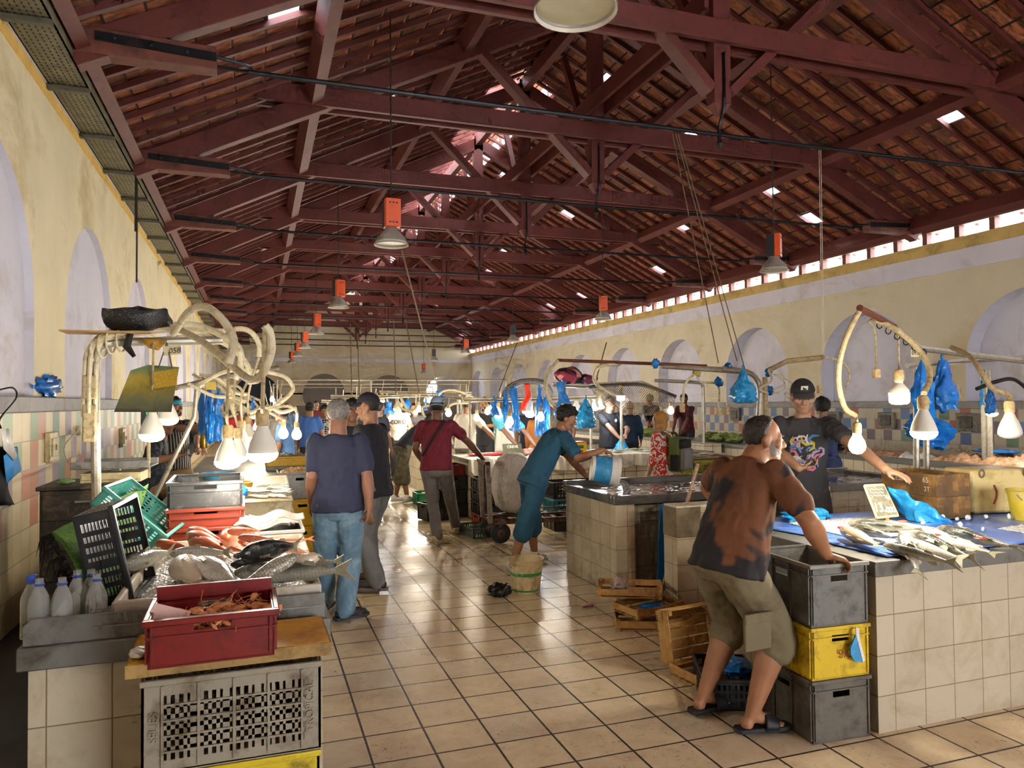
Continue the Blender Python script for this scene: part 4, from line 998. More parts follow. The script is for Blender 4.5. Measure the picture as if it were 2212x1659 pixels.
for u, v in ((207, 757), (222, 747), (240, 738), (262, 735)):
    b = MB(); b.tube([gp(u, v, GY)+V((.05*math.cos(a)*.3, .07*math.cos(a), .07*math.sin(a))) for a in [2*PI*i/14 for i in range(15)]], .007, 6); b.build('tie', M_cond, o)
for z, h in ((1.75, .14), (1.5, .22)):
    b = MB(); b.bx(-.09, -.02, -.05, .03, z, z+h); b.build('junction_box', M_cond2, o, bevel=.008)
def conduit(pts, r, lab=None, m=None):
    b = MB(); b.tube(bez(pts, 10), r, 10); b.build('conduit', m or M_cond, o)
conduit([gp(375, 720, 4.85), gp(385, 705, 4.6), gp(410, 672, 4.3), gp(445, 663, 4.1), gp(480, 690, 4.0), gp(502, 725, 3.95), gp(503, 750, 3.95), gp(494, 785, 3.95)], .021)
conduit([gp(380, 708, 4.9), gp(440, 740, 4.5), gp(500, 790, 4.1), gp(540, 820, 3.8), gp(565, 810, 3.7), gp(585, 760, 3.65), gp(583, 720, 3.63), gp(572, 703, 3.62)], .02)
conduit([gp(330, 705, 5.0), gp(420, 702, 5.0), gp(480, 725, 4.9), gp(515, 750, 4.8), gp(520, 790, 4.8), gp(508, 820, 4.8)], .02)
conduit([gp(400, 708, 5.1), gp(470, 715, 5.2), gp(520, 710, 5.2), gp(545, 720, 5.2), gp(560, 745, 5.2), gp(560, 770, 5.2)], .018)
conduit([gp(330, 735, 5.0), gp(440, 728, 5.1), gp(490, 745, 5.2), gp(525, 775, 5.3), gp(538, 800, 5.4), gp(536, 830, 5.4)], .018)
b = MB(); p = at(372, 757, y=4.8)
q = thing('number_plate', 'small cream plate with stall number 058 under the left gantry', 'sign', p, 0)
b.box((0, 0, 0), (.1, .004, .055), rotm(0, math.radians(-6), 0)); b.build('plate', mat('number_plate_cream', 'c9bd94', .6), q); text('058', .045, M4((.012, -.004, -.002), frame((1, 0, .1), (0, -1, 0))), M_cordk, q, 'digits', .0006, shear=.2)
# box and cardboard on the gantry, bags, painting
q = thing('bag', 'black patterned bag resting on top of the left gantry', 'bag', at(298, 716, y=4.9), 0)
b = MB(); b.ell((0, 0, .075), (.19, .12, .095), nu=24, nv=14)
for i, pp in enumerate(b.v): b.v[i] = V((max(-.17, min(.17, pp.x*1.15)), pp.y, max(0, min(.14-.1*abs(pp.x), pp.z*1.25)))) + V((nz(pp, 12)*.03, 0, nz(pp, 9, 3)*.03*(pp.z > .05)))
n = N('black_bag_print'); v_ = n.vor(28, feat='DISTANCE_TO_EDGE'); n.set(col=n.mix(n.math('LESS_THAN', n.math('ABSOLUTE', n.math('SUBTRACT', v_, .18)), .03), '16161a', '54503f'), rough=.45)
b.build('body', n.m, q, smooth=60)
q = thing('cardboard', 'flat cardboard sheet lying on the left gantry beneath the bag', 'cardboard', at(245, 719, y=4.85), 0)
b = MB(); b.bx(-.26, .2, -.1, .1, -.004, .004); b.build('sheet', mat('cardboard', 'a8865a', .8), q, rot=(0, .04, .1), smooth=0) if 0 else b.build('sheet', mat('cardboard', 'a8865a', .8), q, smooth=0)
q = thing('painted_board', 'worn painted board in yellow and grey hanging from the left gantry', 'board', at(320, 840, y=4.75), 0); pc = q.location.copy()
n = N('worn_painting'); nn = n.noise(7, 6, .6, dist=1.5); z = n.sep(n.coord())[2]
c = n.ramp(n.math('ADD', n.rng(z, -.16, .16), n.math('MULTIPLY', n.math('SUBTRACT', nn, .5), .7)), [(0, '3a4030'), (.3, '6a6a4a'), (.5, '8a7a34'), (.68, 'b09a3c'), (.85, '6f8f68'), (1, '8f8c78')]); n.set(col=c, rough=.5)
b = MB(); b.loft([[at(x, y, y=yy+dd)-pc for x, y, yy in ((282, 800, 4.8), (320, 788, 4.8), (387, 793, 4.75), (370, 890, 4.6), (246, 890, 4.65))] for dd in (0, .012)]); b.build('panel', n.m, q, smooth=0)
n = N('gold_glitter'); n.set(col=n.mix(n.vor(160), '7a5f12', 'c9a43a'), rough=.35, metal=.5)
b = MB(); b.loft([[at(x, y, y=4.66+dd)-pc for x, y in ((332, 803), (384, 796), (382, 832), (333, 840))] for dd in (0, .008)]); b.build('gold_patch', n.m, q, smooth=0)
b = MB()
for a, c in (((360, 740), (342, 795)), ((360, 740), (372, 796))): b.tube([at(*a, y=4.85)-pc, at(*c, y=4.72)-pc], .004, 5)
b.build('string', M_rope, q)
q = thing('plastic_scrap', 'amber plastic scrap tied under the left gantry', 'plastic film', at(330, 742, y=4.85), 0)
b = MB(); b.add([V((-.07, 0, .03)), V((.08, 0, .02)), V((.03, .02, -.04)), V((-.02, -.03, -.03))], [(0, 1, 2, 3)]); b.build('film', mat('amber_film', 'b98a2a', .4), q, solid=.003)
b = MB(); b.tube([(-.12, 0, .06), (-.14, 0, -.02), (-.1, .01, -.08)], [.02, .025, .012], 6); b.build('black_tape', M_blackbag, q)
# bulbs of the left gantry
def B(u, v, D, r, kind='led', cord=None, lab='', tube=None, **k):
    p = at(u, v, d=D)
    return bulb(p, kind, r, [at(*c[:2], y=c[2]) if len(c) == 3 else c for c in cord] if cord else None, lab, tube=tube, **k)
B(567, 1000, 3.72, .076, cord=[(567, 880, 3.67), (570, 780, 3.67), (572, 706, 3.62)], lab='largest lit dome bulb, nearest over the left counter', cr=.011, cm=M_cond2, power=8)
B(492, 1014, 4.05, .07, cord=[(490, 900, 4.0), (492, 840, 3.97), (494, 790, 3.95)], lab='lit dome bulb left of the largest one, with rusty socket', cr=.008, cm=M_cond2, power=7)
B(328, 955, 4.3, .07, cord=[(330, 850, 4.7), (331, 740, 4.85)], lab='lit dome bulb hanging in front of the painted board', cr=.007, power=6)
B(363, 919, 5.0, .066, cord=[(363, 840, 5.3)], lab='lit dome bulb half hidden behind the painted board', power=5)
B(514, 1000, 5.0, .068, cord=[(505, 880, 4.8), (508, 820, 4.8)], lab='lit dome bulb just behind the rusty socket one', cr=.008, cm=M_cond2, power=6)
B(522, 975, 6.0, .072, cord=[(521, 860, 5.4), (536, 820, 5.4)], lab='lit dome bulb third in the left row', cr=.009, cm=M_cond2, power=6)
B(536, 955, 7.2, .072, cord=[(537, 850, 6.2), (560, 770, 5.3)], lab='lit dome bulb fourth in the left row', cr=.009, cm=M_cond2, power=6)
B(612, 948, 6.2, .05, 'glass', cord=[(610, 905, 6.0), (560, 880, 5.9)], lab='lit round bulb, left one of the pair beside the largest dome bulb', cr=.012, power=6)
B(641, 950, 6.2, .05, 'glass', cord=[(641, 890, 6.0), (625, 878, 6.0), (590, 882, 6.0), (540, 900, 6.2)], lab='lit round bulb, right one of the pair beside the largest dome bulb', cr=.012, power=6)
# second gantry with a tangle of conduits
o = thing('light_gantry', 'second gantry on the left with a tangle of cream conduits', 'light gantry', (-.85, 7.0, 0), 0); g0 = o.location.copy()
b = MB(); b.tube([V((.0, 0, 0)), V((.0, 0, .88)), gp(420, 900, 7.0), gp(425, 840, 7.), gp(440, 828, 7.)], .02, 8); b.build('pole', M_pole, o)
b = MB(); b.tube([gp(380, 838, 6.5), gp(480, 815, 7.2), gp(560, 800, 7.6), gp(600, 795, 8.)], .022, 8); b.build('arm', M_pole, o)
b = MB(); b.box(gp(455, 833, 6.9), (.085, .05, .07)); b.build('junction_box', mat('yellowed_box', 'b39a3e', .5), o, bevel=.006)
rr = random.Random(3)
for k in range(15):
    a = (400+rr.uniform(0, 100), 815+rr.uniform(-8, 20)); e = (505+rr.uniform(-20, 70), 850+rr.uniform(0, 50)); y = 7+rr.uniform(-.5, 1.8)
    b = MB(); b.tube(bez([gp(a[0], a[1], y), gp(a[0]*.6+e[0]*.4, a[1]*.75+e[1]*.25+rr.uniform(-15, 22), y), gp(a[0]*.3+e[0]*.7, a[1]*.3+e[1]*.7+rr.uniform(-14, 24), y), gp(e[0], e[1], y)], 8), .015, 8); b.build('conduit', M_cond, o)
for pts in ([(420, 835), (500, 800), (600, 808), (630, 830), (628, 850), (590, 880), (560, 895)], [(540, 892), (580, 880), (610, 890), (640, 880)]):
    b = MB(); b.tube(bez([gp(u, v, 6.6) for u, v in pts], 8), .018, 8); b.build('conduit', M_cond, o)
q = thing('rack', 'black rack hanging on the left wall over the second gantry', 'rack', at(440, 823, x=XL+.03), 0)
b = MB(); b.bx(-.02, .02, -.9, .9, .05, .1)
for k in range(9): b.bx(-.015, .015, -.85+.2*k, -.8+.2*k, -.1, .05)
b.build('bars', M_blkm, q, smooth=0)
for k, (u, v, w, h, y, lab) in enumerate(((452, 835, .2, .55, 8.0, 'cluster of dark blue bags hanging left of the black cap man'), (470, 850, .16, .5, 8.3, 'long bright blue bag hanging over the black cap man'), (437, 850, .14, .4, 8.2, 'short blue bag hanging next to the striped shirt man'), (545, 870, .08, .12, 8., 'small blue bag knotted in the conduit tangle'))):
    hung_bag('plastic_bag', lab, M_bluebag, at(u, v, y=y), w, h, full=.2, seed=k*1.7)
# bulbs far along the left row
for k, (u, v, D, lab) in enumerate(((560, 925, 9.5, 'far lit bulb in the left row, left of the cluster'), (548, 905, 11., 'far lit bulb topmost of the left cluster'), (566, 908, 10.5, 'far lit bulb beside the big grey pole'), (578, 893, 12, 'far lit bulb right of the big grey pole'), (588, 868, 13., 'far lit bulb under the dark arch'), (553, 930, 10, 'far lit bulb low in the left cluster'))):
    B(u, v, D, .05, 'glass', cord=[(u-6, v-45, D*1.0)], lab=lab, power=7, cool=(k == 4))
# ================= right stalls =================
counter('cream tiled counter with blue tray of mullets at the right foreground', 2.97, 6.6, 2.95, 4.3, .88, tile=M_ctile)
o = thing('blue_tray', 'bright blue plastic sheet under the mullets on the right counter', 'plastic sheet', (4.3, 3.6, .881), 0)
b = MB(); M_blue = mat('blue_sheet', '5078cc', .3, var=.1, scale=3, dirt='9ab8e0', damt=.5, dscale=4)
b.grid(lambda u, v: V((-1.2+2.6*u+.06*nz((u*3, v*3, 0)), -.6+1.25*v-.12*(1-u)*(v > .5)*0, .008+.012*(nz((u*6, v*4, 1))+.3)*min(1, 8*min(u, 1-u, v, 1-v)))), 40, 24); b.build('sheet', M_blue, o, solid=.005, smooth=60)
heap('crushed_ice', 'patch of crushed ice left of the mullets on the blue sheet', 'ice', 3.3, 4.0, 3.25, 4.0, .9, .03, M_ice, 44, .007, fs=45)
heap('crushed_ice', 'scattered crushed ice right of the mullets on the blue sheet', 'ice', 4.35, 4.95, 3.12, 3.35, .9, .02, M_ice, 30, .01, fs=38)
for k in range(12):
    p = at(rnd.uniform(1990, 2190), rnd.uniform(1118, 1150), z=.9)
    lump('ice_chip', 'loose chip of ice on the blue sheet beside the yellow bucket', 'ice', M_ice, (p.x, p.y, .9), [rnd.uniform(.008, .022) for _ in range(3)], k, group='loose ice chips', nu=8, nv=6)
g2 = 'mullets on the blue sheet'
fpx('pale mullet with pink snout, leftmost on the ice of the right counter', (1812, 1140), (1900, 1181), .95, .93, FM_pale, 80, .115, .08, g2)
fpx('grey backed mullet just right of the leftmost pale one', (1827, 1135), (1938, 1163), .96, .94, FM_mul, 55, .11, .09, g2)
fpx('long mullet lying across the back of the right pile below the price sign', (1820, 1129), (1988, 1143), .95, .94, FM_mul, 65, .09, .08, g2)
fpx('striped silver mullet hanging tail down over the edge of the right counter', (1946, 1143), (1983, 1237), 1.0, .84, FM_sil, 62, .13, .09, g2)
fpx('dark mullet lying under the hanging striped one, snout to the left', (1897, 1174), (2060, 1217), .93, .905, FM_mul, 35, .085, .07, g2)
fpx('slim mullet right of the hanging one, middle of three tails', (1925, 1160), (2078, 1208), .945, .905, FM_sil, 45, .085, .07, g2)
fpx('dark backed mullet upper right of the hanging one', (1958, 1147), (2104, 1208), .97, .91, FM_mul, 35, .085, .07, g2)
fpx('pale mullet with red gill slit, right of the dark backed one', (2008, 1155), (2150, 1196), .95, .915, FM_sil, 75, .10, .08, g2)
fpx('short pale mullet half covered behind the dark backed one', (1987, 1140), (2060, 1160), .96, .94, FM_pale, 75, .12, .09, g2)
fpx('mullet with dark back and red fin, rightmost on the blue sheet', (2010, 1138), (2196, 1183), .96, .92, FM_mul, 60, .10, .08, g2)
for k, (u, v) in enumerate(((2022, 1158), (1815, 1142), (2118, 1166), (1950, 1128))):
    p = at(u, v, z=.975); lump('fish_gut', ['red gill flap on the pale mullet', 'pink gill at the snout of the leftmost mullet', 'bright red strip of gut on the rightmost mullet', 'two small orange livers on the back row mullet'][k], 'offal', M_gill if k < 3 else FM_red, p, (.03, .018, .006), k, rot=k, nu=12, nv=7)
# price sign
M_slate = mat('chalk_board', '7f7a64', .7, var=.15, scale=20, dirt='b8b094', damt=.5, dscale=25); M_bone = mat('cream_board_rim', 'd6c391', .5, dirt='9c8350', damt=.4); M_chalk = mat('chalk', 'f2ece0', .9)
o = thing('price_sign', 'tilted cream price board reading 13.000 beside the blue bag', 'price sign', at(1903, 1082, y=3.74), 0)
ax, az = V((1, 0, -.02)), V((.1, -1, .35)); R = frame(ax, az)
b = MB(); b.prism([(-.105, .11), (-.12, .1), (-.085, -.11), (-.07, -.115), (.125, -.105), (.13, -.09), (.075, .11), (.06, .115)], -.005, 0, R.to_4x4()); b.build('board', M_bone, o, bevel=.004)
b = MB(); b.prism([(-.1, .095), (-.068, -.1), (.115, -.09), (.065, .1)], 0, .001, R.to_4x4()); b.build('slate', M_slate, o, smooth=0)
text('13.', .085, M4(R @ V((-.03, -.045, .0015)), R), M_chalk, o, 'chalk_digits', .0005, weight=.0012); text('000', .055, M4(R @ V((.065, -.06, .0015)), R), M_chalk, o, 'chalk_digits', .0005, weight=.001)
text('Kg', .035, M4(R @ V((.065, .025, .0015)), R), M_chalk, o, 'chalk_letters', .0005)
for k in range(3):
    b = MB(); b.tube([R @ V((-.08+.014*i, .075-.02*k+.004*((i*7+k) % 3-1), .0015)) for i in range(10)], .0022, 4); b.build('chalk_line', M_chalk, o)
b = MB(); b.beam(R @ V((.02, -.09, -.006)), R @ V((.04, -.2, -.02)), .025, .006, V((0, 1, 0))); b.build('stake', mat('orange_stick', 'd98a3a', .6), o, smooth=0)
# blue bags
q = thing('plastic_bag', 'knotted bright blue bag at the left end of the blue sheet', 'plastic bag', (3.5, 4.06, .885), 0)
lump('body', None, None, M_cyanbag, (0, 0, 0), (.17, .1, .045), 2, amp=.5).parent = q
b = MB(); b.tube(bez([(.03, 0, .06), (.0, 0, .12), (-.06, 0, .19), (-.07, .02, .24)], 6), [.02]*6+[.03]*6+[.035]*6+[.02], 10); b.build('twisted_neck', M_cyanbag, q)
q = thing('plastic_bag', 'crumpled blue bag between the price sign and the wooden boxes', 'plastic bag', (4.15, 3.7, .893), 0); q0 = q.location.copy()
b = MB(); P_ = [at(1917, 1056, y=3.92), at(1935, 1072, y=3.9), at(1955, 1092, y=3.85), at(1978, 1112, y=3.78), at(2005, 1122, y=3.72), at(2034, 1130, y=3.68)]; P_ = bez(P_, 5)
def bf(u, v):
    i = u*(len(P_)-1); p = P_[int(i)].lerp(P_[min(int(i)+1, len(P_)-1)], i-int(i)); a = 2*PI*v
    r = .018+.095*math.sin(PI*min(1, u*1.04))**.8*u**.5+.02*u
    d = V((math.cos(a)*.5, math.cos(a), math.sin(a)*.8))
    r *= 1+.35*(abs(((a*3/PI) % 2)-1)-.5)+.5*nz((math.cos(a), math.sin(a), u*4), 1, 3)
    w = p+d*r+V((-.06*math.cos(a)*u, 0, 0)); w.z = max(w.z, .894); k = .035*min(1, u*2)
    return w-q0+V((nz(w, 16)*k, nz(w, 16, 5)*k, max(-.0, nz(w, 14, 8)*k)))
b.grid(bf, 36, 30); b.build('film', M_cyanbag, q, smooth=30)
# dividing boxes, tub, bucket
M_oldw = mat('old_dark_wood', '5f4526', .8, var=.3, scale=8, dirt='a87a38', damt=.5, dscale=6, bump=.3, bscale=50)
def divbox(lab, z, chalk):
    o = thing('wooden_box', lab, 'wooden box', (4.43, 3.95, z), math.radians(-2))
    b = MB(); w, d, h, t = .29, .47, .148, .012
    b.bx(-w/2, w/2, -d/2, d/2, 0, .01); b.bx(-w/2, w/2, -d/2, -d/2+t, .01, h); b.bx(-w/2, w/2, d/2-t, d/2, .01, h); b.bx(-w/2, -w/2+t, -d/2+t, d/2-t, .01, h); b.bx(w/2-t, w/2, -d/2+t, d/2-t, .01, h)
    b.build('box', M_oldw, o, smooth=0)
    for k in (1, 2, 3):
        b = MB(); y = -d/2+d*k/4; b.bx(-w/2+t, w/2-t, y-.005, y+.005, .01, h-.02); b.build('divider', M_oldw, o, smooth=0)
    b = MB(); b.bx(-.005, .005, -d/2+t, d/2-t, .01, h-.03); b.build('divider', M_oldw, o, smooth=0)
    if chalk:
        Rf = frame((0, -1, 0), (-1, 0, 0))
        for tx, y, zz, s in (('1.ES6', .09, .1, .05), ('65', -.15, .105, .05), ('2T', -.16, .045, .045)): text(tx, s, M4((-w/2-.001, y, zz), Rf), mat('faint_chalk', 'b3a892', .9), o, 'chalk_marks', .0005)
    return o
divbox('lower old wooden box with dividers, on the blue sheet', .9, False); divbox('upper old wooden box with chalk marks under the young man\'s hand', 1.05, True)
M_ctub = mat('dirty_cream_plastic', 'd6c07f', .5, var=.08, scale=4, dirt='9c7f34', damt=.55, dscale=7)
o = thing('container', 'grimy cream plastic container with rope loops, right of the wooden boxes', 'container', (4.99, 3.92, .895), math.radians(-8))
b = MB(); b.prism([(-.235, .0), (.2, .0), (.235, .02), (.25, .31), (-.25, .31), (-.25, .02)], -.13, .13, Matrix.Rotation(PI/2, 4, 'X')); b.build('body', M_ctub, o, bevel=.02)
for x in (-.17, .19):
    b = MB(); b.tube([(x+.02*math.cos(a), -.138, .285+.028*math.sin(a)) for a in [2*PI*i/12 for i in range(13)]], .005, 6); b.build('rope_loop', M_rope, o)
b = MB(); b.tube(bez([(-.07, -.133, .2), (-.05, -.133, .15), (-.06, -.134, .1), (-.075, -.133, .07)], 5), .006, 6); b.build('red_stain', mat('rust_red', '7a2f1c', .7), o)
bucket('bucket', 'small yellow bucket at the right edge on the blue sheet', mat('pale_yellow_plastic', 'd9c03a', .4, dirt='c9b88a', damt=.5, dscale=8), .09, .115, .2, (4.86, 3.53, .893))
# electronic scale
o = thing('scale', 'white electronic scale with blue keypad behind the blue bag', 'scale', (4.3, 5.2, .98), math.radians(-6))
b = MB(); b.prism([(-.14, 0), (.14, 0), (.14, .04), (-.14, .09)], -.17, .17, Matrix.Rotation(PI/2, 4, 'Z') @ Matrix.Rotation(PI/2, 4, 'X')) ; b.build('body', mat('white_plastic', 'd6d4cc', .4), o, bevel=.006)
M4s = M4((0, -.005, .067), rotm(math.radians(11)))
for k, (x0, x1, y0, y1, c) in enumerate(((-.155, .02, -.0, .1, '1c2733'), (.03, .155, -.09, .1, '27407e'), (-.155, -.03, -.1, -.02, '1e2b3a'))):
    b = MB(); b.bx(x0, x1, y0, y1, 0, .003); b.move(M4s); b.build('keypad' if k == 1 else 'display', mat('panel_%d' % k, c, .3), o, smooth=0)
b = MB()
for i in range(4):
    for j in range(5): b.bx(.04+.028*i, .06+.028*i, -.08+.034*j, -.06+.034*j, .003, .006)
b.move(M4s); b.build('keys', mat('pale_keys', '8fa3d0', .5), o, smooth=0)
b = MB(); b.bx(-.17, .17, .12, .42, .06, .09); b.tube([(0, .2, .09), (0, .2, .17)], .01, 6); b.bx(-.2, .2, .1, .45, .165, .175); b.build('pan', M_steel, o, bevel=.004)
b = MB(); b.bx(-.3, .3, -.16, .5, 0, .97); tag(b.build('stand', M_ctile, loc=(4.3, 5.2, 0), smooth=0), 'cream tiled block carrying the electronic scale', 'stand')
# crate stack with hand
M_gcr = plastic('dirty_grey_bin', '6b6a62', '37322a', .6, .5); M_gcr2 = plastic('dark_dirty_grey_bin', '605a4e', '2f2b24', .6, .5); M_ycr = plastic('dirty_yellow_bin', 'd0b012', '6b4d14', .5)
def stack(lab, m, z, h, rimm=None):
    return crate('crate', lab, m, .34, .46, h, (2.783, 3.215, z), math.radians(-3), 'solid', .10, t=.007, rim=.01, rimm=rimm)
stack('lowest dark grey crate of the stack beside the leaning man', M_gcr2, 0, .31)
yc = stack('yellow crate in the middle of the stack beside the leaning man', M_ycr, .312, .26)
text('SIC', .06, M4((.02, -.242, .12), frame((1, 0, 0), (0, -1, 0))), mat('red_print', '8f3a1c', .6), yc, 'printed_letters', .0006)
stack('topmost grey crate gripped by the leaning man', M_gcr, .574, .31, mat('grey_rim', '8a887c', .5))
o = thing('face_mask', 'blue face mask hanging on the yellow crate handle', 'face mask', (2.83, 2.955, .5), 0)
b = MB(); b.loft([[V((x, y, z)) for x, z in ((-.035, -.03), (.0, .03), (.03, -.08), (.035, -.11), (-.01, -.1), (-.035, -.06))] for y in (-.012, -.004)]); b.build('panel', mat('mask_blue2', '3a8fc0', .7, var=.25, scale=30), o, smooth=0)
b = MB(); b.loft([[V((x, y, z)) for x, z in ((0, .07), (.02, .06), (.02, .02), (.055, -.1), (.04, -.11), (.0, .03))] for y in (-.014, -.008)]); b.build('strap', M_whitebag, o, smooth=0)
# wash counter in the middle with trough and blue panel
M_trough = mat('wet_steel', '7d7c78', .18, .6, dirt='4f4a40', damt=.4, bump=.1, bscale=18)
o = counter('cream tiled wash counter with steel trough where the blue clad man pours water', 2.97, 6.6, 5.85, 7.0, .87, well=True, top=M_trough, tile=M_ctile)
for ch in o.children:
    if ch.name.startswith('tiled_base'): 
        me = ch.data; bpy.data.objects.remove(ch)
b = MB(); b.bx(-1.79, -1.6, -.55, .55, 0, .8); b.bx(-1.6, 1.79, -.35, .55, 0, .8); b.build('tiled_base', M_ctile, o, smooth=0)
b = MB(); b.box((-.55, -.5, .39), (1.7, .015, .78), rotm(.1, 0, 0)); tag(b.build('panel', mat('deep_blue_panel', '1765a8', .45, var=.12, scale=3, dirt='2f86c4', damt=.4), loc=(4.78, 6.3, .01)), 'deep blue panel leaning under the wash counter', 'panel')
heap('water_sheet', 'rippling water in the trough of the wash counter', 'water', 3.04, 6.5, 5.92, 6.93, .84, .012, N('water').set(col='8a8f8c', rough=.03, metal=.3, spec=.8).m, 60, .006, fs=22)
# low pillar with cement patch and mop
o = thing('low_wall', 'low cream tiled wall stub with a raw cement patch on its end', 'low wall', (3.59, 5.25, 0), 0)
b = MB(); b.bx(-.42, .42, -.1, .1, 0, .84); b.build('tiled_body', M_ctile, o, smooth=0)
b = MB(); b.bx(-.428, -.2, -.108, .102, .61, .85); b.build('cement_patch', mat('raw_cement', '7d705a', .9, var=.2, scale=6, dirt='55493a', damt=.5, bump=.5, bscale=20), o, bevel=.006)
b = MB(); b.bx(-.42, .42, -.1, .1, .84, .862); b.build('top_slab', mat('white_slab', 'cdc6b0', .5, dirt='968a6c'), o, bevel=.004)
p = at(1483, 1090, y=5.45); o = thing('mop_handle', 'speckled mop handle leaning behind the low wall stub', 'mop', (p.x, 5.45, 0), 0)
b = MB(); q = at(1508, 1003, y=5.5)-o.location; c = V((p.x, 5.45, p.z))-o.location; b.tube([c-(q-c)*3.2, q], .016, 8); b.build('pole', mat('speckled_pole', '8f6c4c', .5, var=.4, scale=60, dirt='c9bba5', damt=.5, dscale=40), o)
# wooden crates on the floor
G = 'empty wooden crates by the low wall'
wood_crate('wooden crate with a crumpled bag, topmost and leaning on the low pile', .5, .34, .075, (2.82, 5.3, .17), math.radians(-28))
wood_crate('wooden crate in the middle of the low pile, blue film inside', .46, .30, .075, (2.86, 5.08, .085), math.radians(12))
wood_crate('lowest wooden crate of the low pile on the floor', .5, .32, .08, (2.82, 5.0, 0), math.radians(-24))
w = wood_crate('wooden crate standing on its edge behind the leaning man', .40, .32, .13, (2.62, 4.2, .205), 0); w.rotation_euler = (math.radians(80), 0, math.radians(8))
wood_crate('wooden crate lying flat under the one standing on its edge', .34, .26, .08, (2.62, 3.95, 0), math.radians(8))
lump('plastic_bag', 'crumpled greyish bag in the topmost wooden crate', 'plastic bag', mat('grey_pink_film', 'a8968e', .4, var=.2, scale=20), (2.75, 5.33, .19), (.07, .05, .05), 3, amp=.5)
lump('plastic_scrap', 'small blue scrap in the topmost wooden crate', 'plastic film', M_bluebag, (2.66, 5.22, .19), (.04, .025, .012), 6)
heap('fish_scraps', 'pinkish scraps lying in the topmost wooden crate', 'scraps', 2.74, 2.98, 5.15, 5.3, .19, .012, mat('scraps', '9a7a66', .6, var=.4, scale=30), 18, .008, fs=50)
lump('blue_film', 'blue film crumpled in the middle wooden crate', 'plastic film', M_bluebag, (2.9, 5.08, .1), (.1, .06, .02), 7)
crate('crate', 'black slotted crate with rubbish behind the legs of the leaning man', M_blkc, .3, .42, .17, (2.56, 3.66, 0), math.radians(-24), 'vent', nx=8, nz_=3, t=.006, rim=.008, handle=0, ribs=False)
lump('plastic_bag', 'blue bag in the black slotted crate of rubbish', 'plastic bag', M_bluebag, (2.6, 3.64, .12), (.1, .09, .05), 9, amp=.4)
# bucket and bag on the floor
M_dcb = mat('dirty_cream_bucket', 'cbb78c', .5, var=.1, scale=5, dirt='6e5730', damt=.6, dscale=10); M_gst = mat('green_stripe', '2f8a4c', .5, dirt='b8b088', damt=.4, dscale=12)
bucket('bucket', 'dirty cream bucket with green bands on the wet floor', M_dcb, .125, .155, .295, (2.3, 6.3, 0), stripes=[(.52, .62, M_gst), (.05, .1, M_gst)])
lump('plastic_bag', 'crumpled black bag on the floor left of the cream bucket', 'plastic bag', M_blackbag, (2.02, 6.2, 0), (.1, .085, .055), 3, amp=.45)
p = at(1268, 1310, z=0); lump('scrap', 'small pink and white carton scrap on the floor before the wooden crates', 'litter', mat('pink_carton', 'c98f8f', .6, var=.4, scale=60), (p.x, p.y, 0), (.06, .03, .012), 4, nu=10, nv=6)
# right gantry near
o = thing('light_gantry', 'double pole lamp gantry with curved conduits over the right foreground counter', 'light gantry', (5.1, 4.6, 0), 0); g0 = o.location.copy()
b = MB()
for dx in (-.05, .06): b.tube([V((dx, 0, 0)), V((dx+.05, 0, 1.96))], .024, 8)
b.build('pole', M_pole, o)
b = MB(); b.tube([gp(1935, 712, 4.3), gp(1985, 752, 4.5), gp(2060, 762, 4.6), gp(2212, 780, 4.6), gp(2400, 800, 4.6)], .026, 8); b.build('arm', M_pole, o)
b = MB(); b.tube([gp(1857, 665, 3.7), gp(1932, 705, 4.2)], .022, 8); b.build('rusty_end', mat('rusty_pipe', '6b3a24', .6, dirt='3a2018'), o)
b = MB(); b.tube(bez([gp(1960, 790, 4.5), gp(2080, 780, 4.9), gp(2212, 772, 5.2), gp(2320, 765, 5.4)], 5), .022, 8); b.build('arm', M_pole, o)
conduit([gp(1856, 672, 3.7), gp(1832, 720, 3.75), gp(1815, 775, 3.8), gp(1812, 830, 3.85), gp(1825, 880, 3.9), gp(1848, 898, 3.95)], .018, m=M_cond2)
conduit([gp(1890, 690, 4.0), gp(1932, 710, 4.05), gp(1975, 745, 4.0), gp(2003, 785, 3.9), gp(2008, 820, 3.8), gp(1996, 850, 3.7)], .02, m=M_cond2)
conduit([gp(2055, 750, 4.5), gp(2095, 770, 4.3), gp(2120, 805, 4.1), gp(2145, 840, 4.0), gp(2178, 852, 3.92), gp(2181, 862, 3.9)], .02, m=M_cond2)
conduit([gp(2110, 840, 5.5), gp(2150, 825, 5.5), gp(2190, 820, 5.5), gp(2230, 850, 5.5)], .02, m=M_cordk)
for t in range(6):
    u = 1900+t*19; v = 702+t*12; p = gp(u, v, 4.1+.02*t); b = MB(); b.tube([p+V((0, .026*math.cos(a), .026*math.sin(a))) for a in [2*PI*i/8 for i in range(9)]], .004, 5)
    b.build('wire_tie', M_iron, o)
q = thing('number_plate', 'small cream plate with stall number 095 under the right gantry', 'sign', at(1976, 763, y=4.45), 0)
b = MB(); b.box((0, 0, 0), (.085, .004, .06)); b.build('plate', mat('number_plate_cream', 'c9bd94', .6), q, smooth=0); text('095', .045, M4((0, -.004, 0), frame((1, 0, 0), (0, -1, 0))), M_cordk, q, 'digits', .0006)
B(1943, 874, 4.35, .064, 'drum', cord=[(1942, 800, 4.15), (1941, 722, 4.2)], lab='lit drum bulb with black socket, upper one at the right', cr=.007, cm=M_cond2, power=13, cool=False)
B(1996, 950, 3.9, .066, cord=[(1997, 870, 3.75), (1996, 850, 3.7)], lab='lit dome bulb in front of the two blue bags at the right', cr=.006, cm=M_cond2, power=13)
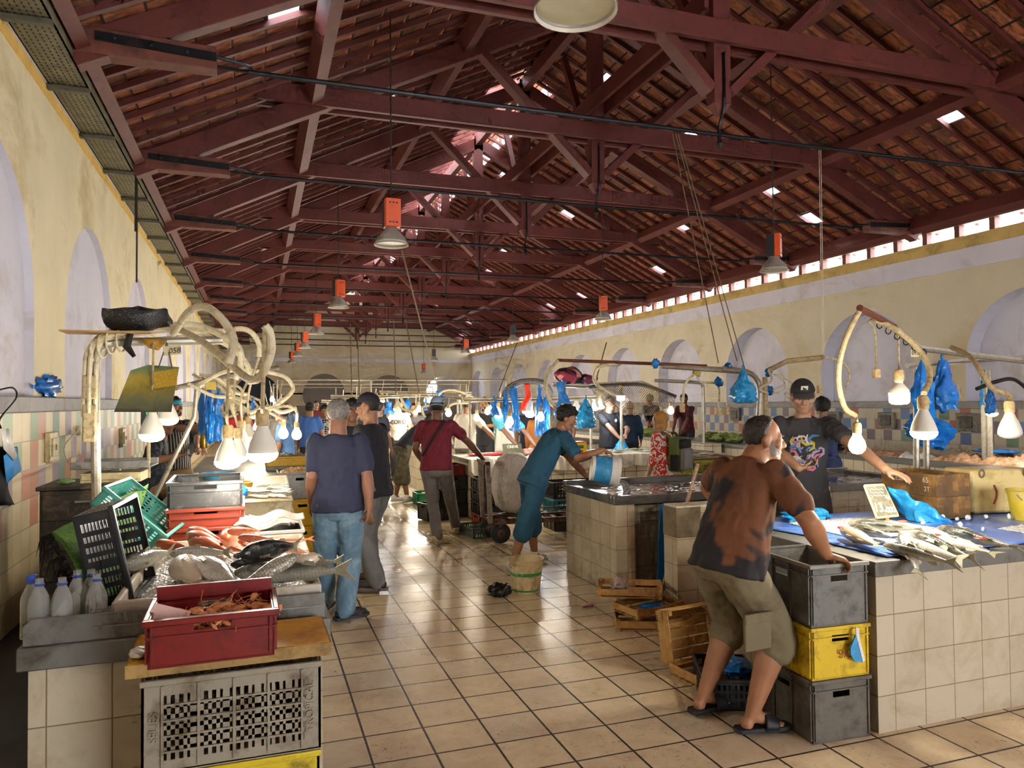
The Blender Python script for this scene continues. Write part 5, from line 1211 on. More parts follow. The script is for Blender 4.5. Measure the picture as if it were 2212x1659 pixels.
B(1852, 981, 4.2, .058, 'glass', cord=[(1852, 905, 3.98), (1849, 897, 3.95)], lab='lit clear glass bulb beside the young man in black cap', cr=.007, cm=M_cond2, power=13)
B(2182, 948, 4.5, .066, cord=[(2181, 890, 4.0), (2181, 862, 3.9)], lab='unlit white dome bulb at the right edge', cr=.006, cm=M_cond2, lit=False)
B(2143, 900, 9.0, .066, cord=[(2143, 870, 6.9), (2143, 845, 6.8)], lab='small lit bulb beyond the right poles', power=13)
for k, (u, v, w, h, y, lab) in enumerate(((1993, 778, .2, .5, 4.3, 'blue bag hanging left of the right pole'), (2037, 778, .24, .42, 4.6, 'blue bag hanging right of the right pole'), (2000, 870, .34, .4, 5.0, 'dark blue bag bulging low behind the lit dome bulb'), (2120, 832, .07, .22, 6.0, 'small pale blue bag on the far right pole'), (2138, 835, .12, .3, 6.1, 'dark blue bag beside the small far right bulb'))):
    hung_bag('plastic_bag', lab, M_bluebag if k != 3 else M_cyanbag, at(u, v, y=y), w, h, full=.5 if k < 3 else .2, seed=k*2.3)
o = thing('power_socket', 'cream hanging power socket above the young man', 'socket', at(1893, 805, y=4.4), 0); s0 = o.location.copy()
b = MB(); b.bx(-.025, .025, -.02, .02, -.04, .03); b.build('body', M_sock, o, bevel=.006); b = MB(); b.tube([q-s0 for q in bez([at(1893, 797, y=4.4), at(1890, 715, y=4.1), at(1878, 695, y=4.0), at(1890, 688, y=4.0)], 6)], .007, 6); b.build('cord', M_cond2, o)
# mid gantry (over wash counter) with blue bag
o = thing('light_gantry', 'mid gantry with long horizontal bar and blue bag over the wash counter', 'light gantry', (4.9, 6.6, 0), 0); g0 = o.location.copy()
b = MB(); b.tube(bez([gp(1640, 1040, 6.6), gp(1640, 900, 6.6), gp(1642, 850, 6.6), gp(1635, 820, 6.6), gp(1615, 804, 6.6), gp(1560, 796, 6.7)], 6), .03, 8); b.build('pole', M_pole, o)
b = MB(); b.tube([gp(1655, 1040, 6.7), gp(1652, 815, 6.7)], .03, 8); b.build('pole', M_cond2, o)
b = MB(); b.tube([gp(1204, 778, 7.4), gp(1420, 786, 7.0), gp(1527, 791, 6.8)], .018, 8); b.build('rusty_bar', mat('rusty_pipe', '6b3a24', .6, dirt='3a2018'), o)
b = MB(); b.tube([gp(1430, 790, 7.0), gp(1615, 803, 6.6)], .03, 8); b.build('bar', M_pole, o)
b = MB(); b.tube([gp(1660, 800, 6.7), gp(1700, 780, 6.6), gp(1778, 772, 6.4)], .028, 8); b.build('bar', M_cond2, o)
conduit([gp(1206, 778, 7.4), gp(1190, 800, 7.3), gp(1180, 840, 7.2), gp(1192, 870, 7.2), gp(1205, 885, 7.2)], .018); conduit([gp(1340, 787, 7.2), gp(1295, 792, 7.1), gp(1285, 820, 7.1), gp(1300, 840, 7.), gp(1330, 855, 7.)], .018)
conduit([gp(1503, 805, 6.9), gp(1480, 830, 6.9), gp(1475, 870, 6.9)], .014); conduit([gp(1503, 805, 6.9), gp(1515, 825, 6.9), gp(1550, 832, 6.9), gp(1553, 880, 6.9)], .012)
conduit([gp(1780, 772, 6.4), gp(1815, 780, 6.4), gp(1835, 805, 6.4), gp(1828, 840, 6.4)], .012); 
for k in range(7):
    x = 1655+(k*37) % 62; q_ = (k*23) % 29; conduit([gp(1660+(k*31) % 40, 800+(k*7) % 12, 6.6), gp(x+12+q_, 822+q_, 6.5), gp(x-14+q_, 840+q_*.5, 6.5), gp(x+4, 850+(k*17) % 34, 6.5)], .006 if k % 3 else .011, m=M_cordw)
b = MB(); b.box(gp(1505, 806, 6.9), (.09, .04, .05), rotm(0, .4, 0)); b.build('junction_box', mat('yellowed_box', 'b39a3e', .5), o, bevel=.006)
hung_bag('plastic_bag', 'big bright blue bag with a black box inside hanging from the mid gantry', M_cyanbag, at(1605, 800, y=6.4), .30, .34, full=.9, seed=1.2)
for k, (u, v, lab) in enumerate(((1416, 787, 'dark blue rag knotted on the long bar of the mid gantry'), (1573, 795, 'dark blue tape lump on the bar near the big blue bag'), (1660, 806, 'blue rag tied at the top of the mid gantry pole'), (1553, 827, 'small blue scrap on the thin hanging cord'), (1664, 845, 'blue scrap wound on the mid gantry pole'))):
    p = at(u, v, y=6.8); lump('blue_rag', lab, 'plastic film', M_bluebag, p-V((0, 0, .04)), (.04, .04, .05), k, amp=.5, flat=False, nu=12, nv=8)
for k, (u, v, t, lab) in enumerate(((1474, 880, 868, 'white hanging socket left of the mid gantry'), (1553, 888, 878, 'cream hanging socket below the thin cord'), (1570, 886, 876, 'white hanging plug beside the cream hanging socket'), (1770, 840, 775, 'cream pull switch hanging from the wire near the cap'), (1826, 885, 840, 'cream hanging socket above the tiles left of the glass bulb'))):
    p = at(u, v, y=6.5); o2 = thing('power_socket', lab, 'socket', p, 0)
    b = MB(); b.bx(-.022, .022, -.02, .02, -.05, .04); b.build('body', M_sock, o2, bevel=.005); b = MB(); b.tube([V((0, 0, .04)), V((0, 0, .04+(v-t)/1588*8))], .004, 5); b.build('cord', M_cordw, o2)
# ================= islands further back, right wall counter =================
M_cream2 = M_ctile2
counter('cream tiled island counter draped with white sheeting in the middle distance', 2.95, 7.0, 10.2, 11.5, .88, tile=M_ctile2)
names = ['second row behind the draped one', 'third row behind the draped one', 'fourth row behind the draped one', 'fifth row behind the draped one']
for k in range(4): counter('cream tiled island counter of the '+names[k], 2.95, 7.0, 14.2+4.4*k, 15.6+4.4*k, .88, tile=M_ctile2, group='far island counters')
counter('long stone topped counter parallel to the right wall', 8.6, 9.5, 4., 34., .86, tile=M_ctile2, top=mat('dark_stone_top', '6b6a63', .35, var=.15, scale=5))
# cloth on the island
o = thing('sheeting', 'white plastic sheeting draped over the front of the middle island counter', 'sheeting', (4.2, 10.2, .88), 0)
def sf(u, v):
    x = -1.35+3.0*u
    if v < .4: return V((x, .9-.9*v/.4-.05, .012+.006*nz((x*5, v*9, 0))))
    d = (v-.4)/.6; dep = .2+.12*nz((x*2, 3, 0))+.30*max(0, 1-abs(x+1.1)/.25)
    return V((x, -.06-.03*math.sin(x*23)*d-.02*math.sin(x*51), .01-d*dep))
b = MB(); b.grid(sf, 90, 20); b.build('cloth', mat('grubby_white_sheet', 'c9c2b0', .5, var=.1, scale=5, dirt='8a8270', damt=.45, bump=.3, bscale=12), o, solid=.004, smooth=60)
# fish and goods on the islands
sf2 = fish('', .26, (0, 0, 0), (1, 0, 0), FM_sil, 75, 0, .11, .07, None, None, False)
def rows(lab, x0, x1, y0, y1, z, n, ang, grp, sc=1., m=None, tilt=.0):
    for k in range(n):
        o = copy_tree(sf2); o.scale = (sc*rnd.uniform(.85, 1.1),)*3
        o.location = (rnd.uniform(x0, x1), rnd.uniform(y0, y1), z+rnd.uniform(0, .03)); o.rotation_euler = (rnd.uniform(1.2, 1.7), tilt+rnd.uniform(-.1, .1), ang+rnd.uniform(-.5, .5))
        o['label'] = lab; o['category'] = 'fish'; o['group'] = grp
        if m:
            for c in o.children: c.data = c.data.copy() if False else c.data
    return
p = at(1405, 985, z=.92)
rows('silver fish scattered on the island counter in front of the black polo vendor', p.x-.9, p.x+.9, 10.28, 10.75, .9, 30, .4, 'silver fish before the vendor')
p = at(1530, 978, z=.95)
rows('silver fish on the board behind the woman with the backpack', p.x-.25, p.x+.45, 10.3, 10.7, .9, 12, -.2, 'silver fish behind the backpack')
p = V((4.5, 14.55, .9))
rows('long silver fish laid out on the far stall left of the man in apron', p.x-.45, p.x+.4, p.y-.25, p.y+.3, .9, 16, -.9, 'silver fish on the far stall', 1.3)
sf2.location = (5.0, 10.6, .93); sf2.rotation_euler = (1.4, 0, .3); sf2['label'] = 'silver fish scattered on the island counter in front of the black polo vendor'; sf2['group'] = 'silver fish before the vendor'; sf2['category'] = 'fish'
p = at(1040, 965, z=.9); lump('red_tray', 'flat red tray of fish on the draped island counter', 'tray', mat('red_tray', 'b8242c', .4), (3.35, 10.75, .89), (.35, .12, .025), 1, amp=.1)
for k in range(3): lump('fish_slices', ['pile of pink fish slices right of the price board on the island', 'pink fish slices beside the red tray', 'pale fish slices at the back of the draped island'][k], 'fish', mat('pink_slices', 'd98f86', .35, var=.3, scale=20), (3.95+.3*k*(k-1.6), 10.6+.1*k, .89), (.13, .1, .05), k, amp=.4)
o = thing('price_sign', 'dark chalk price board with white writing on the draped island', 'price sign', (3.62, 10.45, 1.0), 0)
b = MB(); b.box((0, 0, 0), (.3, .012, .17), rotm(-.3)); b.build('board', mat('greenish_slate', '4b4c3c', .7), o, smooth=0)
text('CREVE', .06, M4((0, -.012, .035), frame((1, 0, 0), (0, -1, .3))), M_chalk, o, 'chalk_letters', .001); text('17.5', .06, M4((0, -.0, -.035), frame((1, 0, 0), (0, -1, .3))), M_chalk, o, 'chalk_letters', .001)
lump('greens', 'dark green leaves below the chalk price board', 'leaves', mat('leaf_green', '3f5a2a', .7, var=.3, scale=25), (3.62, 10.33, .885), (.18, .06, .03), 4, amp=.5)
# crates around the island front
M_blk2 = M_blkc; ys = 0
cc = crate('crate', 'black crate, lowest of the stack behind the maroon shirt man', M_blkc, .4, .5, .2, (2.78, 10.9, .0), 0, 'solid', .1, t=.008)
for k, lab in enumerate(('black crate second in the stack behind the maroon shirt man', 'black crate third in the stack behind the maroon shirt man')):
    crate('crate', lab, M_blkc, .4, .5, .2, (2.75+.02*k, 10.9, .205+.205*k), 0, 'solid', .1, t=.008)
crate('crate', 'maroon crate on top of the stack behind the maroon shirt man', M_redc, .4, .5, .16, (2.73, 10.9, .615), 0, 'solid', .1, t=.008)
crate('crate', 'green crate on the floor behind the man bending in camouflage shorts', plastic('green_crate', '2f8a5c', '1c4a34', .3), .4, .4, .2, (2.72, 12.3, 0), 0, 'solid', .1, t=.008)
crate('crate', 'tilted black crate leaning at the foot of the stack', M_blkc, .4, .3, .24, (2.45, 10.55, .02), .3, 'solid', .1, t=.008)
crate('crate', 'orange crate under the black crates next to the hand truck', M_orac, .3, .4, .18, (2.99, 9.75, 0), 0, 'solid', .1, t=.008)
for k, lab in enumerate(('black crate on the orange one beside the hand truck', 'black crate stacked third beside the hand truck', 'black crate topmost beside the hand truck')):
    crate('crate', lab, M_blkc, .34, .4, .16, (3.0, 9.75, .185+.165*k), 0, 'solid', .1, t=.008)
crate('crate', 'flat green grey slotted crate under the hand truck', plastic('grey_green_crate', '4a554c', '2a2f2a', .4), .4, .5, .13, (2.72, 9.15, 0), .1, 'vent', nx=10, nz_=2, t=.008, rim=.008, ribs=False)
crate('crate', 'black folding crate in front of the fish stall behind the pouring bucket', M_blkc, .62, .4, .22, (4.0, 9.2, .42), 0, 'vent', nx=12, nz_=2, t=.008, rim=.012, ribs=False)
crate('crate', 'teal crate under the black folding crate', plastic('dark_teal_crate', '2f7f8c', '1c4a54', .3), .62, .4, .2, (4.0, 9.2, .215), 0, 'vent', nx=12, nz_=2, t=.008, rim=.012, ribs=False)
crate('crate', 'dark crate on the floor under the teal crate', M_dgrey, .6, .4, .21, (4.0, 9.2, 0), 0, 'solid', .1, t=.008)
p = at(1525, 1000, y=9.4)
for k in range(3): crate('crate', ['yellow green crate on the floor behind the backpack', 'yellow green crate second from the floor behind the backpack', 'yellow green crate topmost behind the backpack'][k], plastic('lime_crate', '9c9a24', '5c5a1c', .4), .5, .4, .27, (p.x+.1, 9.7, .275*k), 0, 'vent', nx=12, nz_=4, t=.008, rim=.01, ribs=False)
b = MB(); b.bx(-.55, .55, -.3, .3, 0, .02); tag(b.build('board', M_oldw, loc=(p.x+.1, 9.7, .826), smooth=0), 'dark board on the yellow green crates', 'board')
rows('silver fish on the dark board over the yellow green crates', p.x-.3, p.x+.55, 9.5, 9.9, .86, 12, -.2, 'silver fish on the board')
o = thing('tin', 'yellow tin with red and green print on the fish stall', 'tin', (4.62, 10.35, .88), .1)
b = MB(); b.bx(-.13, .13, -.09, .09, 0, .2); b.mi = 1; b.bx(-.07, .07, -.092, -.09, .03, .09); b.mi = 2; b.bx(-.08, .08, -.092, -.09, .11, .16); b.build('can', [mat('tin_yellow', 'dcb818', .4), mat('tin_red', 'b8301c', .4), mat('tin_green', '2f6a3a', .4)], o, bevel=.004)
b = MB(); b.bx(-.135, .135, -.095, .095, .2, .215); b.build('lid', mat('tin_red', 'b8301c', .4), o, bevel=.004)
b = MB(); b.bx(-.2, .2, -.1, .1, 0, .03); tag(b.build('cutting_board', M_wood, loc=(4.95, 10.3, .882), rot=(0, 0, .1), bevel=.005), 'small wooden cutting board beside the yellow tin', 'cutting board')
# lettuces on the right wall counter, shrimp piles, black crate
for k in range(4):
    p = at((1405, 1535, 1560, 1590)[k], 968, z=.88); lump('lettuce', ['lettuce head leftmost on the stone counter', 'pale lettuce left of the pair on the stone counter', 'pale lettuce right of the pair on the stone counter', 'small green lettuce at the right end of the row'][k], 'lettuce', mat('lettuce_green', '8f9f5a', .7, var=.35, scale=14), (9.0, min(p.y*9/p.x, 20), .86), (.2, .16, .09), k, amp=.5)
heap('octopus_heap', 'long pile of pinkish cuttlefish on the right wall counter', 'cuttlefish', 8.75, 9.4, 5.5, 7.8, .86, .13, mat('cuttlefish', 'c99f7a', .45, var=.4, scale=16, dirt='8a5f44', damt=.55, dscale=14), 60, .05, fs=14)
heap('shrimp_heap', 'small pile of pinkish shrimps on the right wall counter by the pole', 'shrimp', 8.7, 9.3, 8.2, 9.3, .86, .06, mat('cuttlefish', 'c99f7a'), 30, .03, fs=18)
heap('crushed_ice', 'small heap of white ice on the right wall counter', 'ice', 8.7, 9.1, 7.9, 8.2, .86, .1, M_ice, 20, .03, fs=20)
lump('plastic_bag', 'flat dark blue bag on the cuttlefish pile', 'plastic bag', M_bluebag, (9.1, 7.0, .98), (.2, .3, .03), 4)
crate('crate', 'black slotted crate lying on the right wall counter', M_blkc, .7, 1.3, .22, (9.05, 10.4, .862), 0, 'vent', nx=14, nz_=3, t=.01, rim=.02, ribs=False)
lump('net_bag', 'turquoise net lump beside the black crate on the right wall counter', 'net', mat('turquoise_net', '2fa08c', .6), (8.95, 11.4, .862), (.18, .25, .12), 2, amp=.4)
b = MB(); b.tube([(0, 0, 0), (0, 0, 1.55)], .035, 8); 
for k, (u, y, lab) in enumerate(((2128, 6.3, 'steel pole rising from the right wall counter, left of the small bulb'), (2140, 6.25, 'steel pole rising from the right wall counter, right of its twin'))):
    q = at(u, 990, x=8.9); o = b.build('pole', M_pole, loc=(8.9, q.y, .862)); o.scale = (1, 1, .78); tag(o, lab, 'pole')
p = at(1520, 960, y=12.5); b = MB(); b.tube(bez([(0, 0, 0), (0, 0, 1.0), (-.02, 0, 1.15), (-.15, 0, 1.2), (-1.1, 0, 1.24)], 6), .035, 8); tag(b.build('pole', M_pole, loc=(p.x, 12.5, .86)), 'bent steel pole behind the woman with backpack', 'pole')
b = MB(); b.bx(-.2, .2, -.3, .3, 0, .86); tag(b.build('pedestal', M_ctile2, loc=(p.x, 12.5, 0), smooth=0), 'cream tiled pedestal under the bent steel pole', 'pedestal')
# switch boxes on the right wall
for k, (u, v, lab) in enumerate(((1590, 895, 'dirty metal box on the right wall tiles, left of the mid pole'), (1918, 908, 'dirty metal box on the right wall tiles between the bulbs'), (2092, 912, 'dirty metal box on the right wall tiles beyond the right poles'), (1802, 905, 'small dirty metal box behind the shoulder of the young man'))):
    p = at(u, v, x=XR-.03); o = thing('switch_box', lab, 'switch box', p, 0)
    b = MB(); b.bx(-.06, 0, -.3 if k == 2 else -.2, .2, -.16, .16); b.build('box', mat('grimy_box', '7a7264', .6, var=.3, scale=20, dirt='2f2a22', damt=.6, dscale=12), o, bevel=.01)
    b = MB(); b.bx(-.075, -.06, -.12, .12, -.1, .1); b.build('breaker', M_blkm, o, bevel=.005)
# ---- hand truck, sack ----
o = thing('hand_truck', 'rusty flatbed hand truck with tall frame held by the maroon shirt man', 'hand truck', (2.75, 8.7, 0), math.radians(-6))
M_rust = mat('rusty_dark_steel', '4a2f26', .55, .3, var=.3, dirt='8a7f72', damt=.5, dscale=12); M_worn = mat('chipped_paint', '8f867a', .6, var=.25, scale=30, dirt='4f3a2c', damt=.6, dscale=20)
b = MB(); b.bx(-.1, 1.35, -.28, -.24, .24, .3); b.bx(-.1, 1.35, .24, .28, .24, .3)
for k in range(8): b.bx(-.1+.2*k, -.05+.2*k, -.28, .28, .27, .3)
b.bx(-.1, 1.35, -.03, .03, .3, .32); b.build('deck', M_rust, o, smooth=0)
for y in (-.28, .22):
    b = MB(); b.box((-.1, y, .62), (.055, .055, .72), rotm(0, -.04, 0)); b.build('upright', M_worn, o, bevel=.004)
b = MB(); b.bx(-.15, -.09, -.31, .25, .96, 1.0); b.bx(-.12, -.1, -.05, 0, .3, .96); b.build('frame', M_rust, o, smooth=0)
b = MB(); b.tube([(1.35, -.28, .3), (1.35, -.28, .44), (.3, -.28, .42)], .008, 6); b.tube([(1.35, .28, .3), (1.35, .28, .44)], .008, 6); b.build('rail', M_rust, o)
for x, y in ((.05, -.22), (.0, .22), (1.2, -.22), (1.2, .22)):
    b = MB(); b.lathe([(.03, -.03), (.09, -.028), (.12, -.02), (.125, 0), (.12, .02), (.09, .028), (.03, .03)], 24, M4((x, y, .127), rotm(PI/2)))
    w = b.build('wheel', mat('black_rubber', '1a1917', .6, dirt='4a4238', damt=.3), o); b = MB(); b.lathe([(.001, -.032), (.05, -.032), (.05, .032), (.001, .032)], 14, M4((x, y, .127), rotm(PI/2))); b.build('hub', M_rust, w)
    b = MB(); b.bx(x-.03, x+.03, y-.04, y+.04, .2, .26); b.build('fork', M_rust, o, smooth=0)
q = lump('sack', 'bulging white woven sack standing on the hand truck', 'sack', mat('woven_white', 'cfc9bd', .6, var=.06, scale=60, dirt='a39c8c', damt=.35, bump=.4, bscale=90), (3.02, 8.72, .322), (.25, .2, .38), 2, amp=.06, nu=32, nv=20)
for k, pz in enumerate(q.data.vertices):
    z = pz.co.z/.76; f = 1.0+.10*math.sin(PI*min(1, z*1.1)); pz.co.x *= f; pz.co.y *= f; h_ = pz.co.z/.38-1; w_ = min(1.35, (1-min(.97, abs(h_))**2)**-.22); pz.co.x *= w_; pz.co.y *= w_
b = MB(); b.lathe([(.12, 0), (.15, .1), (.1, .25), (.05, .28)], 14); tag(b.build('white_bag', M_whitebag, loc=(3.0, 9.75, .68)), 'small white bag on the black crates beside the hand truck', 'plastic bag')
# ---- far gantries over the islands with bags and bulbs ----
def island_gantry(lab, pts, y, r=.022, legs=((.1, .9),)):
    o = thing('light_gantry', lab, 'light gantry', V((at(*pts[0], y=y).x, y, 0)), 0); g = o.location.copy()
    P = [at(*p, y=y)-g for p in pts]; b = MB(); b.tube(P, r, 8); b.build('bar', M_pole, o)
    b = MB(); b.tube([p+V((0, .05, .04)) for p in P], r*.7, 8); b.build('conduit', M_cond, o)
    for f in legs:
        i = f*(len(P)-1); a = P[int(i)].lerp(P[min(int(i)+1, len(P)-1)], i-int(i)); b = MB(); b.tube([V((a.x, .02, .9)), V((a.x, .02, a.z))], r, 8); b.build('post', M_pole, o)
    return o, g
island_gantry('gantry hung with bulbs and rags behind the man with grey hair', [(715, 859), (800, 860), (930, 855), (1000, 862)], 14.9, legs=(.2, .95))
island_gantry('gantry over the draped island hung with many blue bags', [(1000, 866), (1100, 866), (1200, 864), (1290, 860)], 10.9, legs=(.05, .62, .95))
o, g = island_gantry('gantry with sagging net over the black polo vendor', [(1195, 833), (1260, 836), (1330, 832), (1392, 830), (1440, 850)], 10.6, legs=(.55,))
island_gantry('gantry in the far rows left of the centre', [(695, 868), (760, 870), (820, 868)], 19.2, legs=(.1, .9))
island_gantry('gantry in the far rows behind the man in white shirt', [(820, 848), (900, 850), (1020, 850)], 19.0, legs=(.1, .9))
def arcs(lab, lst, y, r=.016):
    o = thing('conduit_bundle', lab, 'conduit', at(*lst[0][0], y=y), 0); g = o.location.copy()
    for pts in lst:
        b = MB(); b.tube(bez([at(u, v, y=y)-g for u, v in pts], 8), r, 8); b.build('conduit', M_cond, o)
arcs('white conduits arching over the man in white shirt', [[(942, 860), (955, 846), (975, 842), (1000, 848), (1030, 862)], [(960, 885), (980, 872), (1010, 870), (1030, 862)], [(945, 862), (930, 875), (912, 880), (918, 900), (935, 895), (945, 875)], [(865, 858), (880, 885), (895, 885), (905, 868)], [(858, 865), (868, 882), (885, 890)]], 12.5, .022)
arcs('white curved conduits either side of the floral bag', [[(1192, 790), (1180, 815), (1178, 840), (1190, 870), (1200, 880)], [(1295, 790), (1283, 812), (1290, 832), (1325, 850)]], 9.0, .022)
# net
o = thing('fishing_net', 'grey fishing net sagging from the gantry right of the floral bag', 'net', at(1380, 840, y=10.4), 0); g = o.location.copy()
def nf(u, v):
    up = (1275+185*u, 836-6*math.sin(PI*u)+(30*max(0, u-.55))**1.25*.8); dn = (1285+165*u, 852+38*math.sin(PI*u*.8)+12*u)
    p = at(up[0]*(1-v)+dn[0]*v, up[1]*(1-v)+dn[1]*v, y=10.4+.2*math.sin(u*9+v*3)); return p-g
b = MB()
for i in range(40):
    for sgn in (1, -1):
        b.tube([nf(min(1, max(0, (i/40)+sgn*.25*v)), v) for v in (0, .2, .4, .6, .8, 1)], .004, 4, False)
b.build('mesh', M_rope, o); b = MB(); b.tube([nf(u/12, 0) for u in range(13)], .03, 6); b.build('gathered_edge', mat('grey_net_edge', '4d463e', .8), o)
# floral bag
q = thing('bag', 'floral pink and navy bag lying on top of the gantry', 'bag', at(1240, 831, y=10.7), 0)
n = N('floral_print'); v_ = n.vor(9, out='Color'); s = n.sep(v_); c = n.ramp(s[0], [(0, '1a1626'), (.35, 'a8354a'), (.6, 'd98a7a'), (.8, '7a2a44'), (1, '1f1a30')], 'CONSTANT'); n.set(col=c, rough=.6)
for k, (x, z, rx, rz) in enumerate(((-.1, .13, .25, .15), (.22, .08, .17, .1))):
    b = MB(); b.ell((x, 0, z), (rx, .18, rz), nu=20, nv=12)
    for i, p in enumerate(b.v): b.v[i] = p+V((nz(p, 6, k)*.06, 0, nz(p, 6, k+3)*.05)); 
    for i, p in enumerate(b.v): b.v[i].z = max(p.z, 0)
    b.build('body' if k == 0 else 'side_pocket', n.m, q, smooth=60)
bags = [(1092, 845, .22, .5, 10.6, M_bluebag, 'blue bags bunch left of the red strip'), (1112, 838, .2, .65, 10.7, M_bluebag, 'long blue bag hanging just left of the red strip'), (1165, 838, .25, .75, 10.6, M_bluebag, 'big blue bag hanging right of the red strip'), (1180, 858, .22, .62, 10.5, M_bluebag, 'flat blue bag hanging low right of the red strip'),
        (1216, 825, .26, .52, 10.4, M_bluebag, 'blue bunch of bags hanging under the floral bag'), (1265, 862, .3, .42, 9.6, M_cyanbag, 'full bright blue bag hanging behind the pouring man'), (1068, 862, .15, .25, 10.9, M_bluebag, 'small blue bag at the left end of the blue bunches'), (1145, 845, .14, .4, 10.9, M_whitebag, 'silvery clear bag wound on the bent gantry'), (1230, 880, .2, .25, 10.2, M_bluebag, 'dark blue bag behind the black hair of the pouring man'),
        (805, 880, .1, .3, 14.8, M_bluebag, 'blue bag hanging left of the person in the letter shirt'), (950, 842, .22, .16, 14.8, M_bluebag, 'blue bag knotted on the gantry before the bright arch'), (840, 868, .2, .25, 14.9, M_bluebag, 'blue rags hanging over the bearded man'), (880, 862, .16, .2, 14.9, M_bluebag, 'blue rags hanging over the letter shirt'), (920, 865, .12, .2, 14.8, M_bluebag, 'blue rag hanging left of the grey cap')]
for k, (u, v, w, h, y, m, lab) in enumerate(bags): hung_bag('plastic_bag', lab, m, at(u, v, y=y), w, h, full=.2 if k != 5 else .9, seed=k*1.31)
q = thing('ribbon', 'bright red strip of plastic hanging among the blue bags', 'plastic strip', at(1138, 828, y=10.5), 0)
b = MB(); b.grid(lambda u, v: V(((u-.5)*.09+.03*math.sin(v*5)-.03*v, .03*math.sin(u*6+v*9), -.42*v)), 6, 14); b.build('strip', mat('red_film', 'd8402c', .45), q, solid=.004, smooth=60)
o = thing('conduit_bundle', 'foil wrapped bent pipe above the blue bags', 'conduit', at(1100, 850, y=10.8), 0); g = o.location.copy()
b = MB(); b.tube(bez([at(u, v, y=10.8)-g for u, v in ((1088, 860), (1100, 838), (1125, 826), (1160, 824), (1180, 832), (1190, 850))], 6), .05, 8); b.build('pipe', mat('foil_wrap', '9a968c', .35, .5, var=.3, scale=20), o)
fb = [(1098, 925, 10.6, 'glass', 0, 'lit bulb left of two in front of the man in apron'), (1102, 919, 10.5, 'glass', 0, 'lit bulb right of two in front of the man in apron'), (1168, 910, 9.8, 'glass', 0, 'lit bulb above the black hair of the pouring man'), (1053, 896, 13, 'glass', 0, 'lit bulb in front of the dark apron vendor'), (1071, 893, 13, 'glass', 0, 'lit bulb left of the blue bag bunches, higher one'), (1078, 903, 12.5, 'led', 0, 'lit bulb left of the blue bag bunches, lower one'), (1138, 895, 11.5, 'led', 1, 'lit bulb just right of the red strip'), (1145, 902, 12, 'led', 1, 'cool lit bulb below the red strip'),
      (1030, 910, 12, 'glass', 0, 'lit warm bulb right of the man in white shirt'), (969, 900, 11.5, 'glass', 0, 'lit bulb right of the grey cap'), (942, 890, 13.5, 'glass', 0, 'lit bulb left of the grey cap'), (906, 890, 14.5, 'glass', 0, 'lit bulb between the letter shirt and the grey cap'), (860, 898, 14.5, 'led', 0, 'lit bulb low beside the letter shirt'), (857, 888, 15.5, 'led', 0, 'lit bulb high beside the letter shirt'), (812, 880, 13, 'led', 1, 'bright greenish white lamp over the navy cap'), (741, 882, 18, 'led', 0, 'lit bulb above the grey haired man'), (820, 905, 14, 'glass', 0, 'lit bulb right of the navy cap, low'), (898, 896, 16, 'glass', 0, 'lit bulb in the far row beside the letter shirt'),
      (1245, 890, 12, 'led', 1, 'cool lit bulb left of the full bright blue bag'), (1285, 887, 12.5, 'led', 1, 'cool lit bulb right of the full bright blue bag'), (1297, 884, 13, 'led', 1, 'cool lit bulb beside the black polo vendor'), (1341, 866, 11.5, 'drum', 1, 'cool lit bulb above the black polo vendor'), (1449, 895, 11.5, 'glass', 0, 'lit bulb left of the burgundy shirt man'), (1216, 898, 11.2, 'glass', 0, 'lit bulb under the bunch of bags by the floral bag'), (884, 905, 17, 'glass', 0, 'lit far bulb behind the letter shirt'), (1062, 885, 16.5, 'glass', 0, 'lit far bulb behind the dark apron vendor'), (1012, 868, 20, 'led', 1, 'far cool lamp behind the man in white shirt'), (770, 875, 21, 'led', 0, 'far lit lamp left of the navy cap')]
for u, v, D, kd, cool, lab in fb: B(u, v, D, .062 if kd == 'glass' else .075, kd, cord=[(u+1, v-40, D*.97)], lab=lab, power=7 if D < 12 else (8 if D < 15.6 else 30), cool=bool(cool))
for k in range(14):
    x = (3.3, 4.6, 5.9, 6.8, .6)[k % 5]; y = (20.6, 24.9, 30.2)[k // 5]+.2*(k % 3)
    row = ('third far row', 'fourth far row', 'row before the back wall')[k // 5]
    bulb(V((x, y, 1.72)), 'led', .075, [V((x, y, 2.05)), V((x+.05, y, 2.35))], 'lit bulb of the %s, %s' % (row, ('at its left end', 'second from its left', 'second from its right', 'at its right end', 'on the left aisle side')[k % 5]), power=45)
for k, y in enumerate((20.7, 25.1, 30.4)):
    o = thing('light_gantry', 'plain bulb gantry over the '+('third far row', 'fourth far row', 'row before the back wall')[k], 'light gantry', (5, y, 0), 0)
    b = MB(); b.tube([(-4.5, 0, 2.36), (2.0, 0, 2.36)], .025, 8); b.build('bar', M_pole, o)
    for x in (-4.5, -2, 2.0):
        b = MB(); b.tube([(x, 0, 0), (x, 0, 2.36)], .025, 8); b.build('post', M_pole, o)
